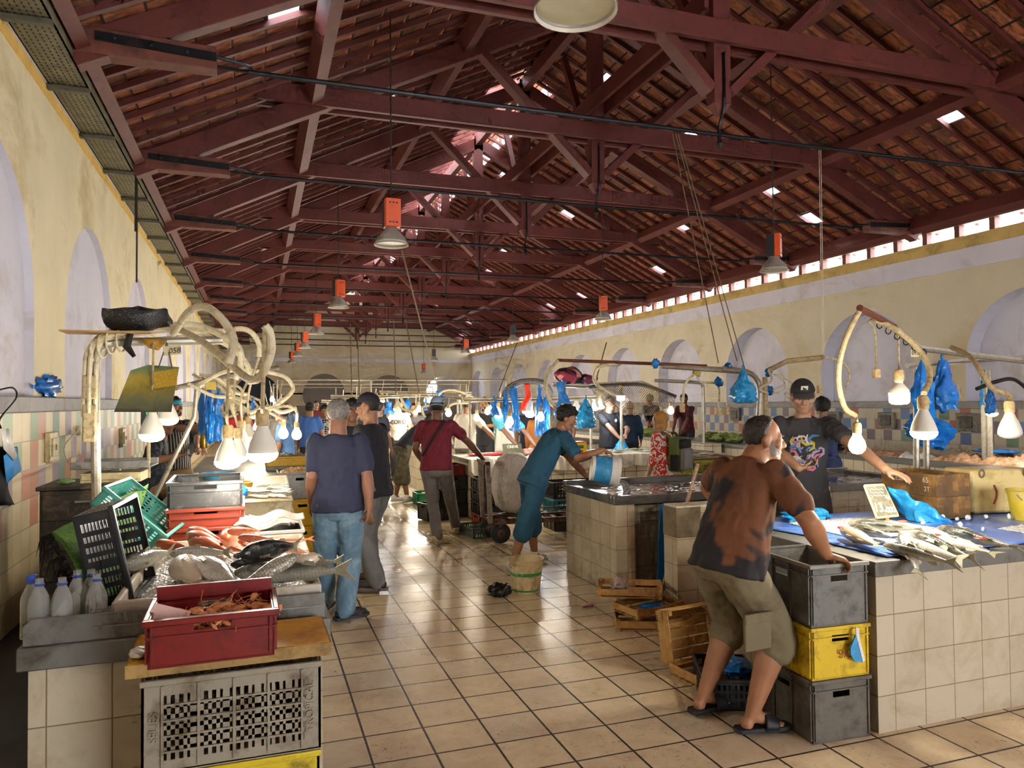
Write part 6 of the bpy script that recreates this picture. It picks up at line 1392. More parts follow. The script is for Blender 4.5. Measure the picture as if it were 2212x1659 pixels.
# ---- pendant lamps (unlit) ----
M_orl = mat('orange_ballast', 'd9541e', .45, var=.06, dirt='a33c16', damt=.3); M_blb = mat('black_ballast', '23242a', .5); M_refl = mat('dusty_reflector', '9a948a', .5, .2, var=.12, dirt='6f675a', damt=.4); M_refi = mat('reflector_inside', 'cfc8b8', .4)
def pendant(lab, x, y, z, rot=0.):
    o = thing('pendant_lamp', lab, 'pendant lamp', (x, y, z), rot, 'hall pendant lamps')
    b = MB(); b.lathe([(.205, 0), (.205, .012), (.19, .02), (.165, .09), (.11, .15), (.075, .19), (.065, .215)], 32, ca=False); b.build('reflector', M_refl, o)
    b = MB(); b.lathe([(.203, .001), (.16, .085), (.1, .145), (.05, .18), (.001, .185)], 32, ca=False, cb=False); b.build('reflector_lining', M_refi, o)
    b = MB(); b.lathe([(.001, .03), (.19, .03)], 32, ca=False, cb=False); b.build('cover_glass', mat('dusty_glass', 'b3ab8c', .35, var=.1, scale=6), o)
    b = MB(); b.bx(-.085, .085, -.02, .095, .215, .53); b.build('ballast_box', M_blb, o, bevel=.004)
    b = MB(); b.bx(-.09, .09, -.1, -.02, .21, .54); q = b.build('front_panel', M_orl, o, bevel=.004)
    b = MB()
    for zz in (.26, .49):
        for xx in (-.04, 0, .04): b.bx(xx-.012, xx+.012, -.103, -.1, zz-.008, zz+.008)
    b.build('vents', M_cordk, q, smooth=0)
    top = roofz(x)-.2
    b = MB(); b.tube([(0, 0, .53), (.0, 0, top-z)], .009, 6); b.build('cord', M_cordk, o); return o
od = ['nearest', 'second', 'third', 'fourth', 'fifth', 'sixth']
for k, y in enumerate((8.63, 14.6, 20.3, 25.5, 30.0, 35.2)): pendant('unlit grey pendant lamp with orange ballast box, %s in the left row' % od[k], 1.5, y, 3.57, .1 if k == 0 else .5)
for k, y in enumerate((8.8, 15.2, 21.5, 27, 32.3)): pendant('unlit grey pendant lamp with ballast box, %s in the right row' % od[k], 7.1 if k == 0 else 7.5, y, 3.57, (.75, -.3, 2.8, .4, 2.9)[k])
pendant('unlit pendant lamp cut by the top edge of the picture', 1.46, 3.22, 3.6); pendant('unlit pendant lamp with red box before the back wall, right of centre', 8.6, 39.5, 3.3)
# ---- hanging strings and cables from the roof ----
def string(lab, pts, r=.006, m=None):
    P = [at(u, v, y=y) for u, v, y in pts]; b = MB(); b.tube([p-P[0] for p in P], r, 5); tag(b.build('hanging_cord', m or M_rope, loc=P[0]), lab, 'cord')
string('double string hanging from the roof rod down to the right gantry bar, left strand', [(1769, 318, 7.1), (1777, 772, 6.5)], .004, M_cordw)
string('double string hanging from the roof rod down to the right gantry bar, right strand', [(1773, 318, 7.1), (1780, 772, 6.5)], .004, M_cordw)
string('thin rope from the tie rod to the mid gantry, left one', [(1453, 290, 7.1), (1552, 785, 6.8)]); string('thin rope from the tie rod to the mid gantry, middle one', [(1460, 290, 7.1), (1592, 780, 6.7)]); string('thin rope from the tie rod to the mid gantry, right one', [(1465, 290, 7.1), (1610, 800, 6.6)])
string('rope hanging from the first left lamp towards the far gantry', [(868, 540, 8.7), (935, 800, 13), (950, 848, 14.8)], .012); string('long slanting rope to the gantry with blue bags', [(1117, 740, 20), (1078, 845, 15)], .012)
string('rope hanging to the left end of the far gantry', [(757, 700, 16), (760, 858, 15)], .012); string('second rope hanging to the far gantry', [(772, 720, 16), (777, 860, 15)], .012)
string('rope hanging above the letter shirt, left one', [(850, 690, 16), (856, 855, 15)], .012); string('rope hanging above the letter shirt, right one', [(876, 690, 16), (905, 848, 15)], .012)
string('cord slanting from the far right pendant to the gantry', [(1310, 740, 12), (1285, 830, 10.7)], .01)
for k, (a, c) in enumerate((((296, 375), (295, 610)), ((293, 375), (292, 500)))): string(['long black cable end hanging from the tray on the left', 'short black cable end hanging from the tray on the left'][k], [(a[0], a[1], 10.3), (c[0], c[1], 10.3)], .012, M_cordk)
string('beige conduit running down the left wall behind the bag', [(348, 565, 15.5), (338, 575, 15.5), (335, 690, 15.5)], .03, M_cond2)
# ================= people =================
def skin(c='8f664e'):
    nm = 'skin_'+c
    if nm in _mc: return _mc[nm]
    n = N(nm); k = lin(c)
    r = n.mix(n.rng(n.noise(9, 5), .35, .7), tuple(x*.88 for x in k[:3])+(1,), tuple(min(1, x*1.12) for x in k[:3])+(1,))
    n.set(col=r, rough=.5, sss=.03, spec=.4); n.bump(n.noise(90, 4), .08, .005); n.b.inputs['Subsurface Radius'].default_value = (.02, .008, .004)
    _mc[nm] = n.m; return n.m
def cloth(name, c, var=.12, dirt=None, damt=.3, rough=.85, **k): return mat('cloth_'+name, c, rough, var=var, scale=5, dirt=dirt, damt=damt, dscale=5, bump=.25, bscale=14, **k)
M_hairk = mat('black_hair', '17130f', .6, var=.4, scale=60, bump=.6, bscale=90); M_hairg = mat('grey_hair', '6f6a64', .7, var=.45, scale=60, dirt='a39d95', damt=.5, dscale=45, bump=.6, bscale=90)
M_hairb = mat('brown_black_hair', '251b14', .6, var=.4, scale=60, dirt='5a4f47', damt=.3, dscale=40, bump=.6, bscale=80)
M_white_eye = mat('eye_white', 'd8d0c4', .2); M_iris = mat('iris', '20150e', .15); M_lip = mat('lip', '96584c', .5)
M_nail = mat('sole_black', '17171a', .6)
def ik(a, b, l1, l2, hint):
    d = b-a; L = d.length; dn = d.normalized()
    if L >= (l1+l2)*.999: return a+dn*(L*l1/(l1+l2))
    x = (L*L+l1*l1-l2*l2)/(2*L); h = math.sqrt(max(0, l1*l1-x*x)); q = V(hint)-dn*V(hint).dot(dn)
    if q.length < 1e-4: q = dn.orthogonal()
    return a+dn*x+q.normalized()*h
def hand(mb, w, d, n, side, curl=.3, spread=.12, S=1., fr=.0088):
    d = V(d).normalized(); n = V(n); n = (n-d*n.dot(d)).normalized(); s = d.cross(n)*(1 if side > 0 else -1)
    rings = []
    for t, hw, ht in ((-.012, .024, .019), (.015, .03, .019), (.05, .039, .017), (.085, .041, .014), (.096, .036, .010)):
        c = w+d*t*S; rings.append([c+s*hw*S*math.cos(a)+n*ht*S*math.sin(a) for a in [2*PI*j/12 for j in range(12)]])
    mb.loft(rings)
    for k, (o, L) in enumerate(((.031, .073), (.0105, .082), (-.0105, .076), (-.031, .058))):
        p = w+d*.088*S+s*o*S; ang = 0; sp = spread*(1.5-k)*.6; r = fr*S*(1 if k < 3 else .88)
        cu = curl*(1+.12*((k*5) % 3-1))
        for seg, (f, ca) in enumerate(((.45, 55), (.32, 75), (.23, 45))):
            ang += math.radians(ca)*cu; dd = (d*math.cos(sp)+s*math.sin(sp)); q = p+(dd*math.cos(ang)+n*math.sin(ang))*L*f*S
            mb.cap(p, r*(1-.06*seg), q, r*(.96-.08*seg), 8); p = q
    p = w+d*.022*S+s*.026*S; a1 = p+(d*.62+s*.62+n*(.2+.5*curl)).normalized()*.048*S; a2 = a1+(d*.85+s*(.25-.5*curl)+n*(.15+.5*curl)).normalized()*.034*S
    mb.cap(p, .0145*S, a1, .0108*S, 8); mb.cap(a1, .0108*S, a2, .0085*S, 8)
def shell(parts, keep, name, m, parent, F, infl=0., edge=None, rough=.004, seed=0, th=.004):
    """patches of inflated ellipsoids (hair, beard, cap) in head coordinates"""
    b = MB()
    for c, r in parts:
        nu, nv = 44, 32; c = V(c); vs = []; ok = []
        for i in range(nv+1):
            a = -PI/2+PI*i/nv
            for j in range(nu):
                t = 2*PI*j/nu; u = V((math.cos(a)*math.cos(t), math.cos(a)*math.sin(t), math.sin(a))); p = c+V((u.x*r[0], u.y*r[1], u.z*r[2]))
                k = keep(p)+(0 if edge == 0 else .012*nz(p, 55, seed+2)+.007*nz(p, 120, seed)); kk = max(0, min(1, k/.03)) if edge is None else 1
                p = p+u*(infl*kk+rough*kk*nz(p, 55, seed)); vs.append(F(p)); ok.append(k > -.006)
        fs = []
        for i in range(nv):
            for j in range(nu):
                q = (i*nu+j, i*nu+(j+1) % nu, (i+1)*nu+(j+1) % nu, (i+1)*nu+j)
                if all(ok[x] for x in q): fs.append(q)
        b.add(vs, fs)
    return b.build(name, m, parent, smooth=180, solid=th)
def person(label, pelvis, yaw, H=1.72, lean=5., side=0., twist=0., feet=None, hands=None, elbow=None, head=(0, 0), hair=('short', M_hairk), skinc='8b634b', top=None, sleeve=.6, bottom=None, legs='trousers',
           shoes=None, belly=.0, vox=.014, curl=(.3, .3), palm=(None, None), hdir=(None, None), cap=None, beard=None, eyes=False, fat=1., kneehint=None, footyaw=None, loose=1., hem=-.14, neckf=.0, group=None, sh_w=1., mouth=False, tuck=None, neckl=.13):
    S = H/1.75; th = math.radians(yaw); r = V((math.cos(th), -math.sin(th), 0)); f = V((math.sin(th), math.cos(th), 0)); u = V((0, 0, 1))
    base = V((pelvis[0], pelvis[1], 0)); pel = V((0, 0, pelvis[2] if len(pelvis) > 2 and pelvis[2] else .94*S))
    o = thing('person', label, 'person', base, 0, group); W = lambda p: V(p)-base
    tw = math.radians(twist); r2 = r*math.cos(tw)+f*math.sin(tw)*-1 if False else (r*math.cos(tw)-f*math.sin(tw)); f2 = f*math.cos(tw)+r*math.sin(tw)
    sd = math.radians(side); l0, l1 = math.radians(lean*.7), math.radians(lean*1.25)
    def tan(t):
        a = l0+(l1-l0)*max(0, t); return (u*math.cos(a)+f2*math.sin(a)+r*math.sin(sd)).normalized()
    LS = .55*S
    def spos(t):
        p = pel.copy()
        if t < 0: return p+tan(0)*t*LS*.9
        k = 8
        for i in range(k): p += tan(t*(i+.5)/k)*LS*t/k
        return p
    neck = spos(1.); sp_r = {}
    sh = {s: spos(.9)+r2*s*.178*S*sh_w for s in (1, -1)}
    hip = {s: pel+r*s*.092*S-u*.03*S for s in (1, -1)}
    fy = footyaw or (yaw+8, yaw-8)
    ank = {}
    for i, s in enumerate((1, -1)):
        a = W(feet[i]) if feet else V((0, 0, 0))+r*s*.11*S
        ank[s] = V((a.x, a.y, a.z+.085*S))
    hd = {}
    for i, s in enumerate((1, -1)):
        if hands and hands[i] is not None: hd[s] = W(hands[i])
        else: hd[s] = sh[s]+r*s*.06*S-u*.53*S+f*.08*S
    elb = {}; kn = {}
    for i, s in enumerate((1, -1)):
        h = (elbow[i] if elbow and elbow[i] is not None else (-f*.6+r*s*.5-u*.2)); elb[s] = ik(sh[s], hd[s], .29*S, .26*S, V(h))
        k = kneehint[i] if kneehint and kneehint[i] is not None else f+r*s*.15; kn[s] = ik(hip[s], ank[s], .43*S, .42*S, V(k))
    # head frame
    hy, hp = math.radians(yaw+twist+head[0]), math.radians(head[1])
    hf = V((math.sin(hy), math.cos(hy), 0)); hr = V((math.cos(hy), -math.sin(hy), 0)); hf2 = hf*math.cos(hp)-u*math.sin(hp); hu = hr.cross(hf2)
    nd = (tan(1.)*.75+u*.5+f2*neckf).normalized(); Hc = neck+nd*neckl*S+hf*.02*S+u*.035*S
    hs = S**.5*1.02
    F = lambda p: Hc+(hr*p[0]+hf2*p[1]+hu*p[2])*hs
    Rh = Matrix((hr, hf2, hu)).transposed()
    b = MB()
    def E(c, rr): b.ell(F(c), [x*hs for x in (rr if isinstance(rr, tuple) else (rr,)*3)], Rh, 18, 12)
    def K(a, ra, c, rc): b.cap(F(a), ra*hs, F(c), rc*hs)
    E((0, -.012, .03), (.076, .094, .086)); E((0, .028, -.03), (.06, .062, .08)); E((0, .064, -.094), .025)
    for s in (-1, 1):
        K((s*.048, .0, -.07), .026, (s*.018, .06, -.098), .022); E((s*.042, .056, -.022), .027); E((s*.079, -.008, -.010), (.012, .024, .036)); E((s*.088, -.016, -.002), (.0075, .019, .027)); E((s*.0125, .095, -.035), .0095)
        E((s*.033, .078, -.004), (.016, .01, .010))
    K((0, .086, .004), .010, (0, .108, -.029), .0145); K((-.042, .07, .022), .014, (.042, .07, .022), .014); K((-.02, .081, -.061), .009, (.02, .081, -.061), .009); K((-.016, .080, -.076 if not mouth else -.09), .0095, (.016, .080, -.076 if not mouth else -.09), .0095)
    b.cap(F((0, -.022, -.07)), .056*hs*fat, neck-tan(1)*.03*S, .066*S*fat, 16)
    # torso core
    def ring(t, hw, df, db):
        c = spos(t); z = tan(max(0, min(1, t))); rr = (r2 if t > .3 else r); rr = (rr-z*rr.dot(z)).normalized(); ff = z.cross(rr)
        return [c+rr*hw*S*math.cos(a)+ff*((df if math.sin(a) > 0 else db)*S*math.sin(a)) for a in [2*PI*j/20 for j in range(20)]]
    T = [(-.1, .14, .09, .1), (.0, .15, .09, .1), (.3, .14, .09, .09), (.6, .155, .095, .095), (.85, .145, .08, .09), (.95, .1, .062, .075), (1.02, .06, .055, .06)]
    b.loft([ring(*x) for x in T])
    for i, s in enumerate((1, -1)):
        e, w = elb[s], hd[s]; d = (w-e).normalized()
        b.cap(sh[s]-r2*s*.02*S-tan(.9)*.02*S, .047*S*fat**.5, e, .040*S*fat, 14); q = e+d*.08*S; b.cap(e, .040*S*fat, q, .044*S*fat, 14); b.cap(q, .044*S*fat, w, .0285*S, 14)
        pn = V(palm[i]) if palm[i] is not None else (-r*s*.9-f*.1 if d.z < -.5 else -u)
        hand(b, w, V(hdir[i]) if hdir[i] is not None else d, pn, s, curl[i], .14, S)
        h, k, a = hip[s], kn[s], ank[s]; dk = (a-k)
        b.cap(h, .082*S*fat, k, .056*S, 16); b.cap(k, .056*S, k+dk*.3-f*.012*S, .058*S*fat, 14); b.cap(k+dk*.3-f*.012*S, .058*S*fat, a, .036*S, 14)
        fa = math.radians(fy[i]); fd = V((math.sin(fa), math.cos(fa), 0)); fl = V((fd.y, -fd.x, 0))
        b.ell(a-u*.045*S-fd*.03*S, (.034*S, .036*S, .038*S)); b.cap(a-u*.01*S+fd*.02*S, .036*S, a-u*.052*S+fd*.12*S, .027*S, 12)
        for k2 in range(5): b.cap(a-u*.055*S+fd*.11*S+fl*(k2-2)*.015*S, .014*S, a-u*.066*S+fd*(.185-.012*abs(k2-1.6))*S+fl*(k2-2)*.016*S, .0095*S, 7)
    body = link_mesh(bake(b, min(vox, .011), 3 if vox < .01 else 2), 'body', skin(skinc), o)
    # garments
    def wr(amp): return lambda p, n: amp*(nz((p[0]*11, p[1]*11, p[2]*6), 1, 3)+.6*nz((p[0]*22, p[1]*22, p[2]*15), 1, 9))
    if top:
        b = MB(); bl = belly
        T = [(hem*1.0, .19*fat, .125+bl*.7, .135*fat), (-.02, .184*fat, .12+bl, .125*fat), (.3, .168*fat, .118+bl, .115*fat), (.6, .18*(fat*.5+.5), .12+bl*.4, .12), (.8, .192*sh_w, .108, .12), (.9, .172*sh_w, .09, .108), (.97, .115*sh_w, .075, .09), (1.01, .078, .066, .074)]
        b.loft([ring(*x) for x in T])
        for s in (1, -1):
            k = min(sleeve, 1.); q = sh[s].lerp(elb[s], k); b.cap(sh[s]-r2*s*.018*S-tan(.9)*.004*S, .072*S*fat**.4, q, .062*S*fat**.5*(1.06 if sleeve < .9 else .95), 16)
            if sleeve > 1: b.cap(elb[s], .058*S, hd[s].lerp(elb[s], 2-sleeve), .046*S, 14)
        link_mesh(bake(b, vox, 5, .5), 'shirt', top, o, disp=wr(.011 if vox < .012 else .008))
    if bottom:
        b = MB()
        b.loft([ring(-.26, .11, .08, .1), ring(-.16, .16*fat, .1+belly*.2, .118*fat), ring(-.04, .15*fat, .095+belly*.4, .108*fat), ring(.06, .14*fat, .09+belly*.4, .1*fat)])
        for s in (1, -1):
            h, k, a = hip[s], kn[s], ank[s]
            if legs == 'skirt': b.cap(h, .13*S, a+u*.1*S, .14*S, 16); continue
            b.cap(h, .1*S*fat*min(loose, 1.05), k, .078*S*loose, 16)
            if legs == 'shorts': b.cap(k, .082*S*loose, k+(a-k)*.12, .084*S*loose, 16)
            elif legs == 'capri': b.cap(k, .08*S*loose, k+(a-k)*.3, .08*S*loose, 16)
            else: b.cap(k, .076*S*loose, a+u*.0*S, .066*S*loose, 16)
        if legs == 'skirt': b.cap(hip[1].lerp(hip[-1], .5), .17*S, ank[1].lerp(ank[-1], .5)+u*.12*S, .19*S, 18)
        link_mesh(bake(b, vox, 2), {'trousers': 'trousers', 'shorts': 'shorts', 'capri': 'shorts', 'skirt': 'skirt'}[legs], bottom, o, disp=wr(.011 if vox < .012 else .008))
    for i, s in enumerate((1, -1)):
        if not shoes: break
        m, kind = shoes; a = ank[s]; fa = math.radians(fy[i]); fd = V((math.sin(fa), math.cos(fa), 0)); fl = V((fd.y, -fd.x, 0)); g = V((a.x, a.y, a.z-.085*S))
        R = Matrix((fl, fd, u)).transposed()
        sole = [(-.036, -.075), (-.02, -.092), (.02, -.092), (.036, -.075), (.034, .0), (.047, .1), (.044, .165), (.02, .2), (-.02, .2), (-.042, .165), (-.046, .1), (-.034, .0)]
        sole = [(x*S*1.08, y*S*1.05) for x, y in sole]
        if kind == 'slide':
            t = MB(); t.prism(sole, 0, .022*S, M4(g+u*.001, R)); sl = t.build('sandal', m, o, bevel=.004)
            t = MB()
            def st(uu, vv):
                aa = PI*(uu); return g+fl*(math.cos(aa)*.053*S)+fd*(.05+.075*vv+.01*math.sin(aa))*S+u*(.012+(.074-.028*vv)*math.sin(aa)**.7)*S
            t.grid(st, 14, 6); t.build('strap', m, sl, solid=.006, smooth=60)
            t = MB()
            for kk in (.3, .42, .54): t.add([st(.62-.0*kk, kk)+u*.006, st(.52, kk)+u*.006, st(.52, kk+.07)+u*.006, st(.62, kk+.07)+u*.006], [(0, 1, 2, 3)])
            t.build('white_print', M_chalk, sl, solid=.001, smooth=0)
            continue
        ss, mm = (m if isinstance(m, tuple) else (m, m))
        b = MB(); b.loft([[g+fl*x*1.0+fd*y+u*z for x, y in sole] for z in (.004, .03*S)]); sh_o = b.build('shoe', mm, o, bevel=.004)
        b = MB(); b.cap(g+u*.055*S-fd*.045*S, .042*S, g+u*.045*S+fd*.12*S, .04*S, 14); b.cap(g+u*.05*S-fd*.04*S, .042*S, a+u*.02*S-fd*.01*S, .046*S, 14); b.cap(g+u*.04*S+fd*.1*S, .042*S, g+u*.035*S+fd*.165*S, .032*S, 12)
        q = link_mesh(bake(b, .008, 2), 'upper', ss, sh_o)
        b = MB()
        for kk in range(4): b.tube([g+fl*x*S+fd*(.06+.022*kk)*S+u*(.088-.006*kk-abs(x)*.5)*S for x in (-.022, 0, .022)], .0028, 5)
        b.build('laces', ss, sh_o)
    # hair, cap, beard, eyes
    kind, hm = hair
    CR = [((0, -.012, .03), (.0775, .0955, .0875))]
    if kind == 'short':
        shell(CR, lambda p: min(p.z-(.07 if p.y > .035 else (.07-(.035-p.y)*1.5 if p.y > -.045 else -.05)), 1), 'hair', hm, o, F, .010, rough=.007, seed=1)
    elif kind == 'full':
        shell(CR, lambda p: min(p.z-(.052 if p.y > .045 else (.052-(.045-p.y)*1.25 if p.y > -.03 else -.062)), 1), 'hair', hm, o, F, .02, rough=.016, seed=2)
    elif kind == 'receding':
        shell(CR, lambda p: p.z-(.104 if p.y > .03 else (.104-(.03-p.y)*1.85 if p.y > -.05 else -.05)), 'hair', hm, o, F, .006, rough=.003, seed=3)
    if cap:
        cm, back = cap[0], cap[1]; sg = -1 if back else 1
        cp = shell([((0, -.012, .038), (.084, .103, .092))], lambda p: p.z-.045-.12*(p.y*sg < -.09)*0-(.0 if p.y*sg > 0 else -.25*p.y*sg*0+.0)+(.02 if p.y*sg < -.03 else 0), 'cap', cm, o, F, .002, edge=0, rough=0, th=.004)
        t = MB()
        def br(uu, vv):
            x = (uu-.5)*.15; y = sg*(.082*math.sqrt(max(0, 1-(x/.088)**2))-.012+vv*.085*math.sqrt(max(0, 1-(x/.083)**2))); return F((x, y, .05-.012*vv-1.6*x*x-.02*vv*vv))
        t.grid(br, 14, 6); t.build('brim', cap[2] if len(cap) > 2 else cm, cp, solid=.004, smooth=60)
        b = MB(); b.ell(F((0, -.012, .133)), .006); b.build('button', cm, cp)
    if beard:
        shell([((0, .028, -.03), (.0612, .0632, .0812)), ((0, .064, -.094), (.026, .026, .026)), ((.040, .022, -.068), (.026, .04, .026)), ((-.040, .022, -.068), (.026, .04, .026))], lambda p: min(-.042-p.z+(.05 if abs(p.x) > .046 and p.y < .05 else 0), p.y+.018, (abs(p.x)-.021 if -.07 < p.z < -.05 and p.y > .07 else 1)), 'beard', beard, o, F, .001, rough=.0015, seed=5, th=.0015)
    if eyes:
        for s in (-1, 1):
            b = MB(); b.ell(F((s*.032, .079, .001)), [.0125*hs, .011*hs, .0085*hs], Rh, 14, 9); e = b.build('eye', M_white_eye, o)
            b = MB(); b.ell(F((s*.032, .0885, -.001)), [.006*hs, .0035*hs, .006*hs], Rh, 12, 7); b.build('iris', M_iris, e)
            b = MB(); b.tube([F((s*x, y, z)) for x, y, z in ((.016, .092, .019), (.03, .091, .025), (.046, .082, .021))], [.0035, .0045, .002], 6); b.build('eyebrow', hm if kind != 'none' else M_hairk, o)
        b = MB(); b.tube([F((x, y, -.066)) for x, y in ((-.021, .083), (0, .0925), (.021, .083))], [.003, .0055, .003], 6); b.build('lips', M_lip, o)
    if mouth:
        b = MB(); b.ell(F((0, .083, -.074)), [.017*hs, .01*hs, .014*hs], Rh); b.build('open_mouth', mat('mouth_dark', '4a1715', .5), o)
    o['_'] = 0; del o['_']
    return o, dict(F=F, Rh=Rh, ring=ring, spos=spos, tan=tan, r=r, f=f, r2=r2, f2=f2, u=u, base=base, sh=sh, hd=hd, elb=elb, Hc=Hc, S=S, hs=hs, ank=ank)
def shoe2(u_, s_): return (mat('shoe_upper_'+u_, u_, .6, bump=.2), mat('shoe_sole_'+s_, s_, .6))
# -- the leaning man in the stained brown shirt
n = N('bleached_shirt'); p_ = n.noise(2.6, 3, .5, vec=n.vmath('ADD', n.coord(), (3.3, 1.1, .38)), dist=.7)
zz = n.sep(n.coord())[2]
sx_ = n.sep(n.coord())
k_ = n.math('ADD', n.math('ADD', p_, n.rng(zz, .95, 1.3, -.12, .13)), n.math('ADD', n.rng(sx_[0], -.22, .08, -.10, .03), n.rng(sx_[1], -.1, .2, .03, -.10)))
c_ = n.mix(n.rng(k_, .525, .575), '1f1a1c', n.ramp(n.noise(6, 4), [(.3, '57331d'), (.7, '744524')])); n.set(col=c_, rough=.85); n.bump(n.noise(14, 5), .3, .01)
M_bleach = n.m
M_khaki = cloth('khaki_cargo', '6d6248', dirt='55482f', damt=.45)
o, I = person('man in bleached brown and black T-shirt and khaki cargo shorts leaning on the grey crate', (2.315, 3.28, .875), 84, 1.73, lean=23, twist=-4, feet=[at(1625, 1578, z=.02), at(1520, 1535, z=.02)], footyaw=(98, 84),
    hands=[V((2.715, 3.01, .925)), V((2.62, 3.62, 1.0))], elbow=[V((-.3, -.5, .0)), V((0, 1, 0))], hdir=[V((.85, -.45, -.25)), V((1, -.2, -.3))], palm=[V((-.15, -.1, -1)), V((0, 0, -1))], curl=(.62, .4), head=(32, 4), hair=('receding', M_hairb), skinc='9a6a4a',
    top=M_bleach, sleeve=.66, bottom=M_khaki, legs='shorts', shoes=(M_nail, 'slide'), belly=.07, vox=.0085, beard=mat('grey_stubble', '7d7068', .8, var=.4, scale=70), eyes=True, fat=1.24, loose=1.24, neckf=.35, hem=-.13, sh_w=1.1, neckl=.105)
t = MB(); 
for s in (1,):
    g = I['spos'](-.42)
b = MB(); q = I['spos'](-.1)+I['r']*.205+V((0, 0, -.27))+I['f']*.02; Rr = Matrix((I['f'], -I['r']*-1, V((0, 0, 1)))).transposed()
b.box(q, (.17, .02, .17), Matrix((I['f'], I['r'], V((0, 0, 1)))).transposed()); b.box(q+V((0, 0, .075))+I['r']*.012, (.18, .012, .05), Matrix((I['f'], I['r'], V((0, 0, 1)))).transposed()); b.build('cargo_pocket', M_khaki, o, bevel=.008)
# -- young man in the black cap
M_blkT = cloth('washed_black', '2b2a2d', var=.1)
o, I = person('young man in black cap and printed T-shirt looking at his phone', (4.17, 4.86, .99), 214, 1.84, lean=7, twist=4, feet=[V((4.1, 4.9, 0)), V((4.36, 4.8, 0))], hands=[at(1726, 1012, y=4.50), at(1915, 1016, z=1.245)],
    elbow=[V((-.7, .2, -.7)), V((.3, .1, -.3))], hdir=[V((.75, -.25, .12)), V((.25, -.92, -.22))], palm=[V((.1, .1, 1)), V((0, 0, -1))], curl=(.55, .22), head=(-4, 17), hair=('short', M_hairk), skinc='9a745b', top=M_blkT, sleeve=.62, bottom=cloth('black_trousers', '222124'), shoes=(M_nail, 'shoe'),
    vox=.009, cap=(mat('black_cap', '1c1b1e', .8), False, mat('faded_brim', '34312f', .8)), eyes=True, sh_w=1.06)
F = I['F']; Rh = I['Rh']
b = MB(); b.box(F((0, .092, .088)), (.052, .004, .052), Rh @ rotm(math.radians(-32))); b.build('white_patch', mat('patch_white', 'd8d2c4', .7), o, bevel=.002)
b = MB(); Mq = M4(F((0, .0945, .088)), Rh @ rotm(math.radians(-32)+PI/2)); b.prism([(-.016, -.012), (.002, -.016), (.012, -.006), (.01, .012), (.014, .018), (.008, .018), (.004, .006), (-.008, .0), (-.018, -.004)], 0, .0015, Mq); b.build('bird_emblem', M_cordk, o, smooth=0)
ph = thing('phone', 'dark mobile phone held by the young man in the black cap', 'phone', I['base']+I['hd'][1]+V((.085, -.03, .045)), 0)
b = MB(); b.box((0, 0, 0), (.075, .15, .009), rotm(.25, -.15, -.9)); b.mi = 1; b.box((0, 0, .005), (.068, .14, .001), rotm(.25, -.15, -.9)); b.build('body', [M_blkm, mat('phone_screen', '1a2430', .1)], ph, smooth=0)
# abstract print on the shirt: blots of colour that follow the chest
cols_ = ['8f7f92', 'a99a3c', '4a72a8', 'b3aeb0', 'b0607a', '8a7f9c', '9c9a94']
rr = random.Random(5); spc = I
def chest(x, t, out=.006):
    a = math.acos(max(-1, min(1, x/.19))); ring = I['ring'](t, .19, .128, .12)
    c = I['spos'](t); z = I['tan'](t); rx = (I['r2']-z*I['r2'].dot(z)).normalized(); ff = z.cross(rx)
    return c+rx*x*I['S']+ff*(.122*I['S']*math.sqrt(max(0, 1-(x/.2)**2))+out), rx, z, ff
for k in range(26):
    x = rr.uniform(-.1, .1); t_ = rr.uniform(.34, .72); wv = rr.uniform(.008, .016); b = MB(); a0 = rr.uniform(0, 6); pp = []
    for q_ in range(5): pp.append(chest(x+.018*q_*math.cos(a0+q_*.7), t_+.03*q_*math.sin(a0+q_*.7)/1.0, .002)[0])
    b.tube(pp, [wv*.6, wv, wv*1.1, wv, wv*.5], 6); b.build('print_blot', mat('print_%d' % (k % 7), cols_[k % 7], .85), o)
# -- men from behind at the left counter
navy = cloth('navy', '2c2f45', var=.08)
jeans = mat('faded_jeans', '5a788c', .85, var=.25, scale=3, dirt='9ab0b6', damt=.5, dscale=3, bump=.3, bscale=16)
person('grey haired man in navy T-shirt and faded jeans, seen from behind', (.60, 5.93, .93), 12, 1.70, lean=3, twist=0, feet=[at(745, 1338, z=.02), at(702, 1318, z=.02)], footyaw=(72, 20), hands=[at(798, 1098, y=5.80), at(672, 1085, y=6.05)], elbow=[V((.3, -1, 0)), V((-.1, -1, 0))], hdir=[V((-.1, .2, -1)), None], palm=[V((-1, .3, 0)), None],
    curl=(.75, .4), head=(6, 2), hair=('short', M_hairg), skinc='8a5e48', top=navy, sleeve=.72, bottom=jeans, shoes=(shoe2('1b1a1c', '26242a'), 'shoe'), belly=.04, vox=.010, fat=1.14, loose=1.2, sh_w=1.08)
person('man in navy cap, black T-shirt and grey trousers facing left', (1.03, 6.85, .96), -48, 1.76, lean=5, feet=[at(800, 1258, z=.02), at(815, 1276, z=.02)], footyaw=(-72, -70), hands=[at(775, 1090, y=6.9), at(797, 1100, y=6.62)], elbow=[None, V((.5, -.6, 0))], head=(-22, 8), hair=('short', M_hairk), skinc='8b634b', curl=(.4, .5),
    top=cloth('black', '1d1c22', var=.08), sleeve=.72, bottom=mat('dusty_grey_trousers', '6a6866', .9, var=.12, scale=4, dirt='4f4c48', damt=.45, bump=.3, bscale=14), shoes=(shoe2('2a2524', '5f5850'), 'shoe'), vox=.011, fat=1.08, loose=1.18, cap=(mat('navy_cap', '1b1d2c', .8), False), eyes=True, hem=-.22)
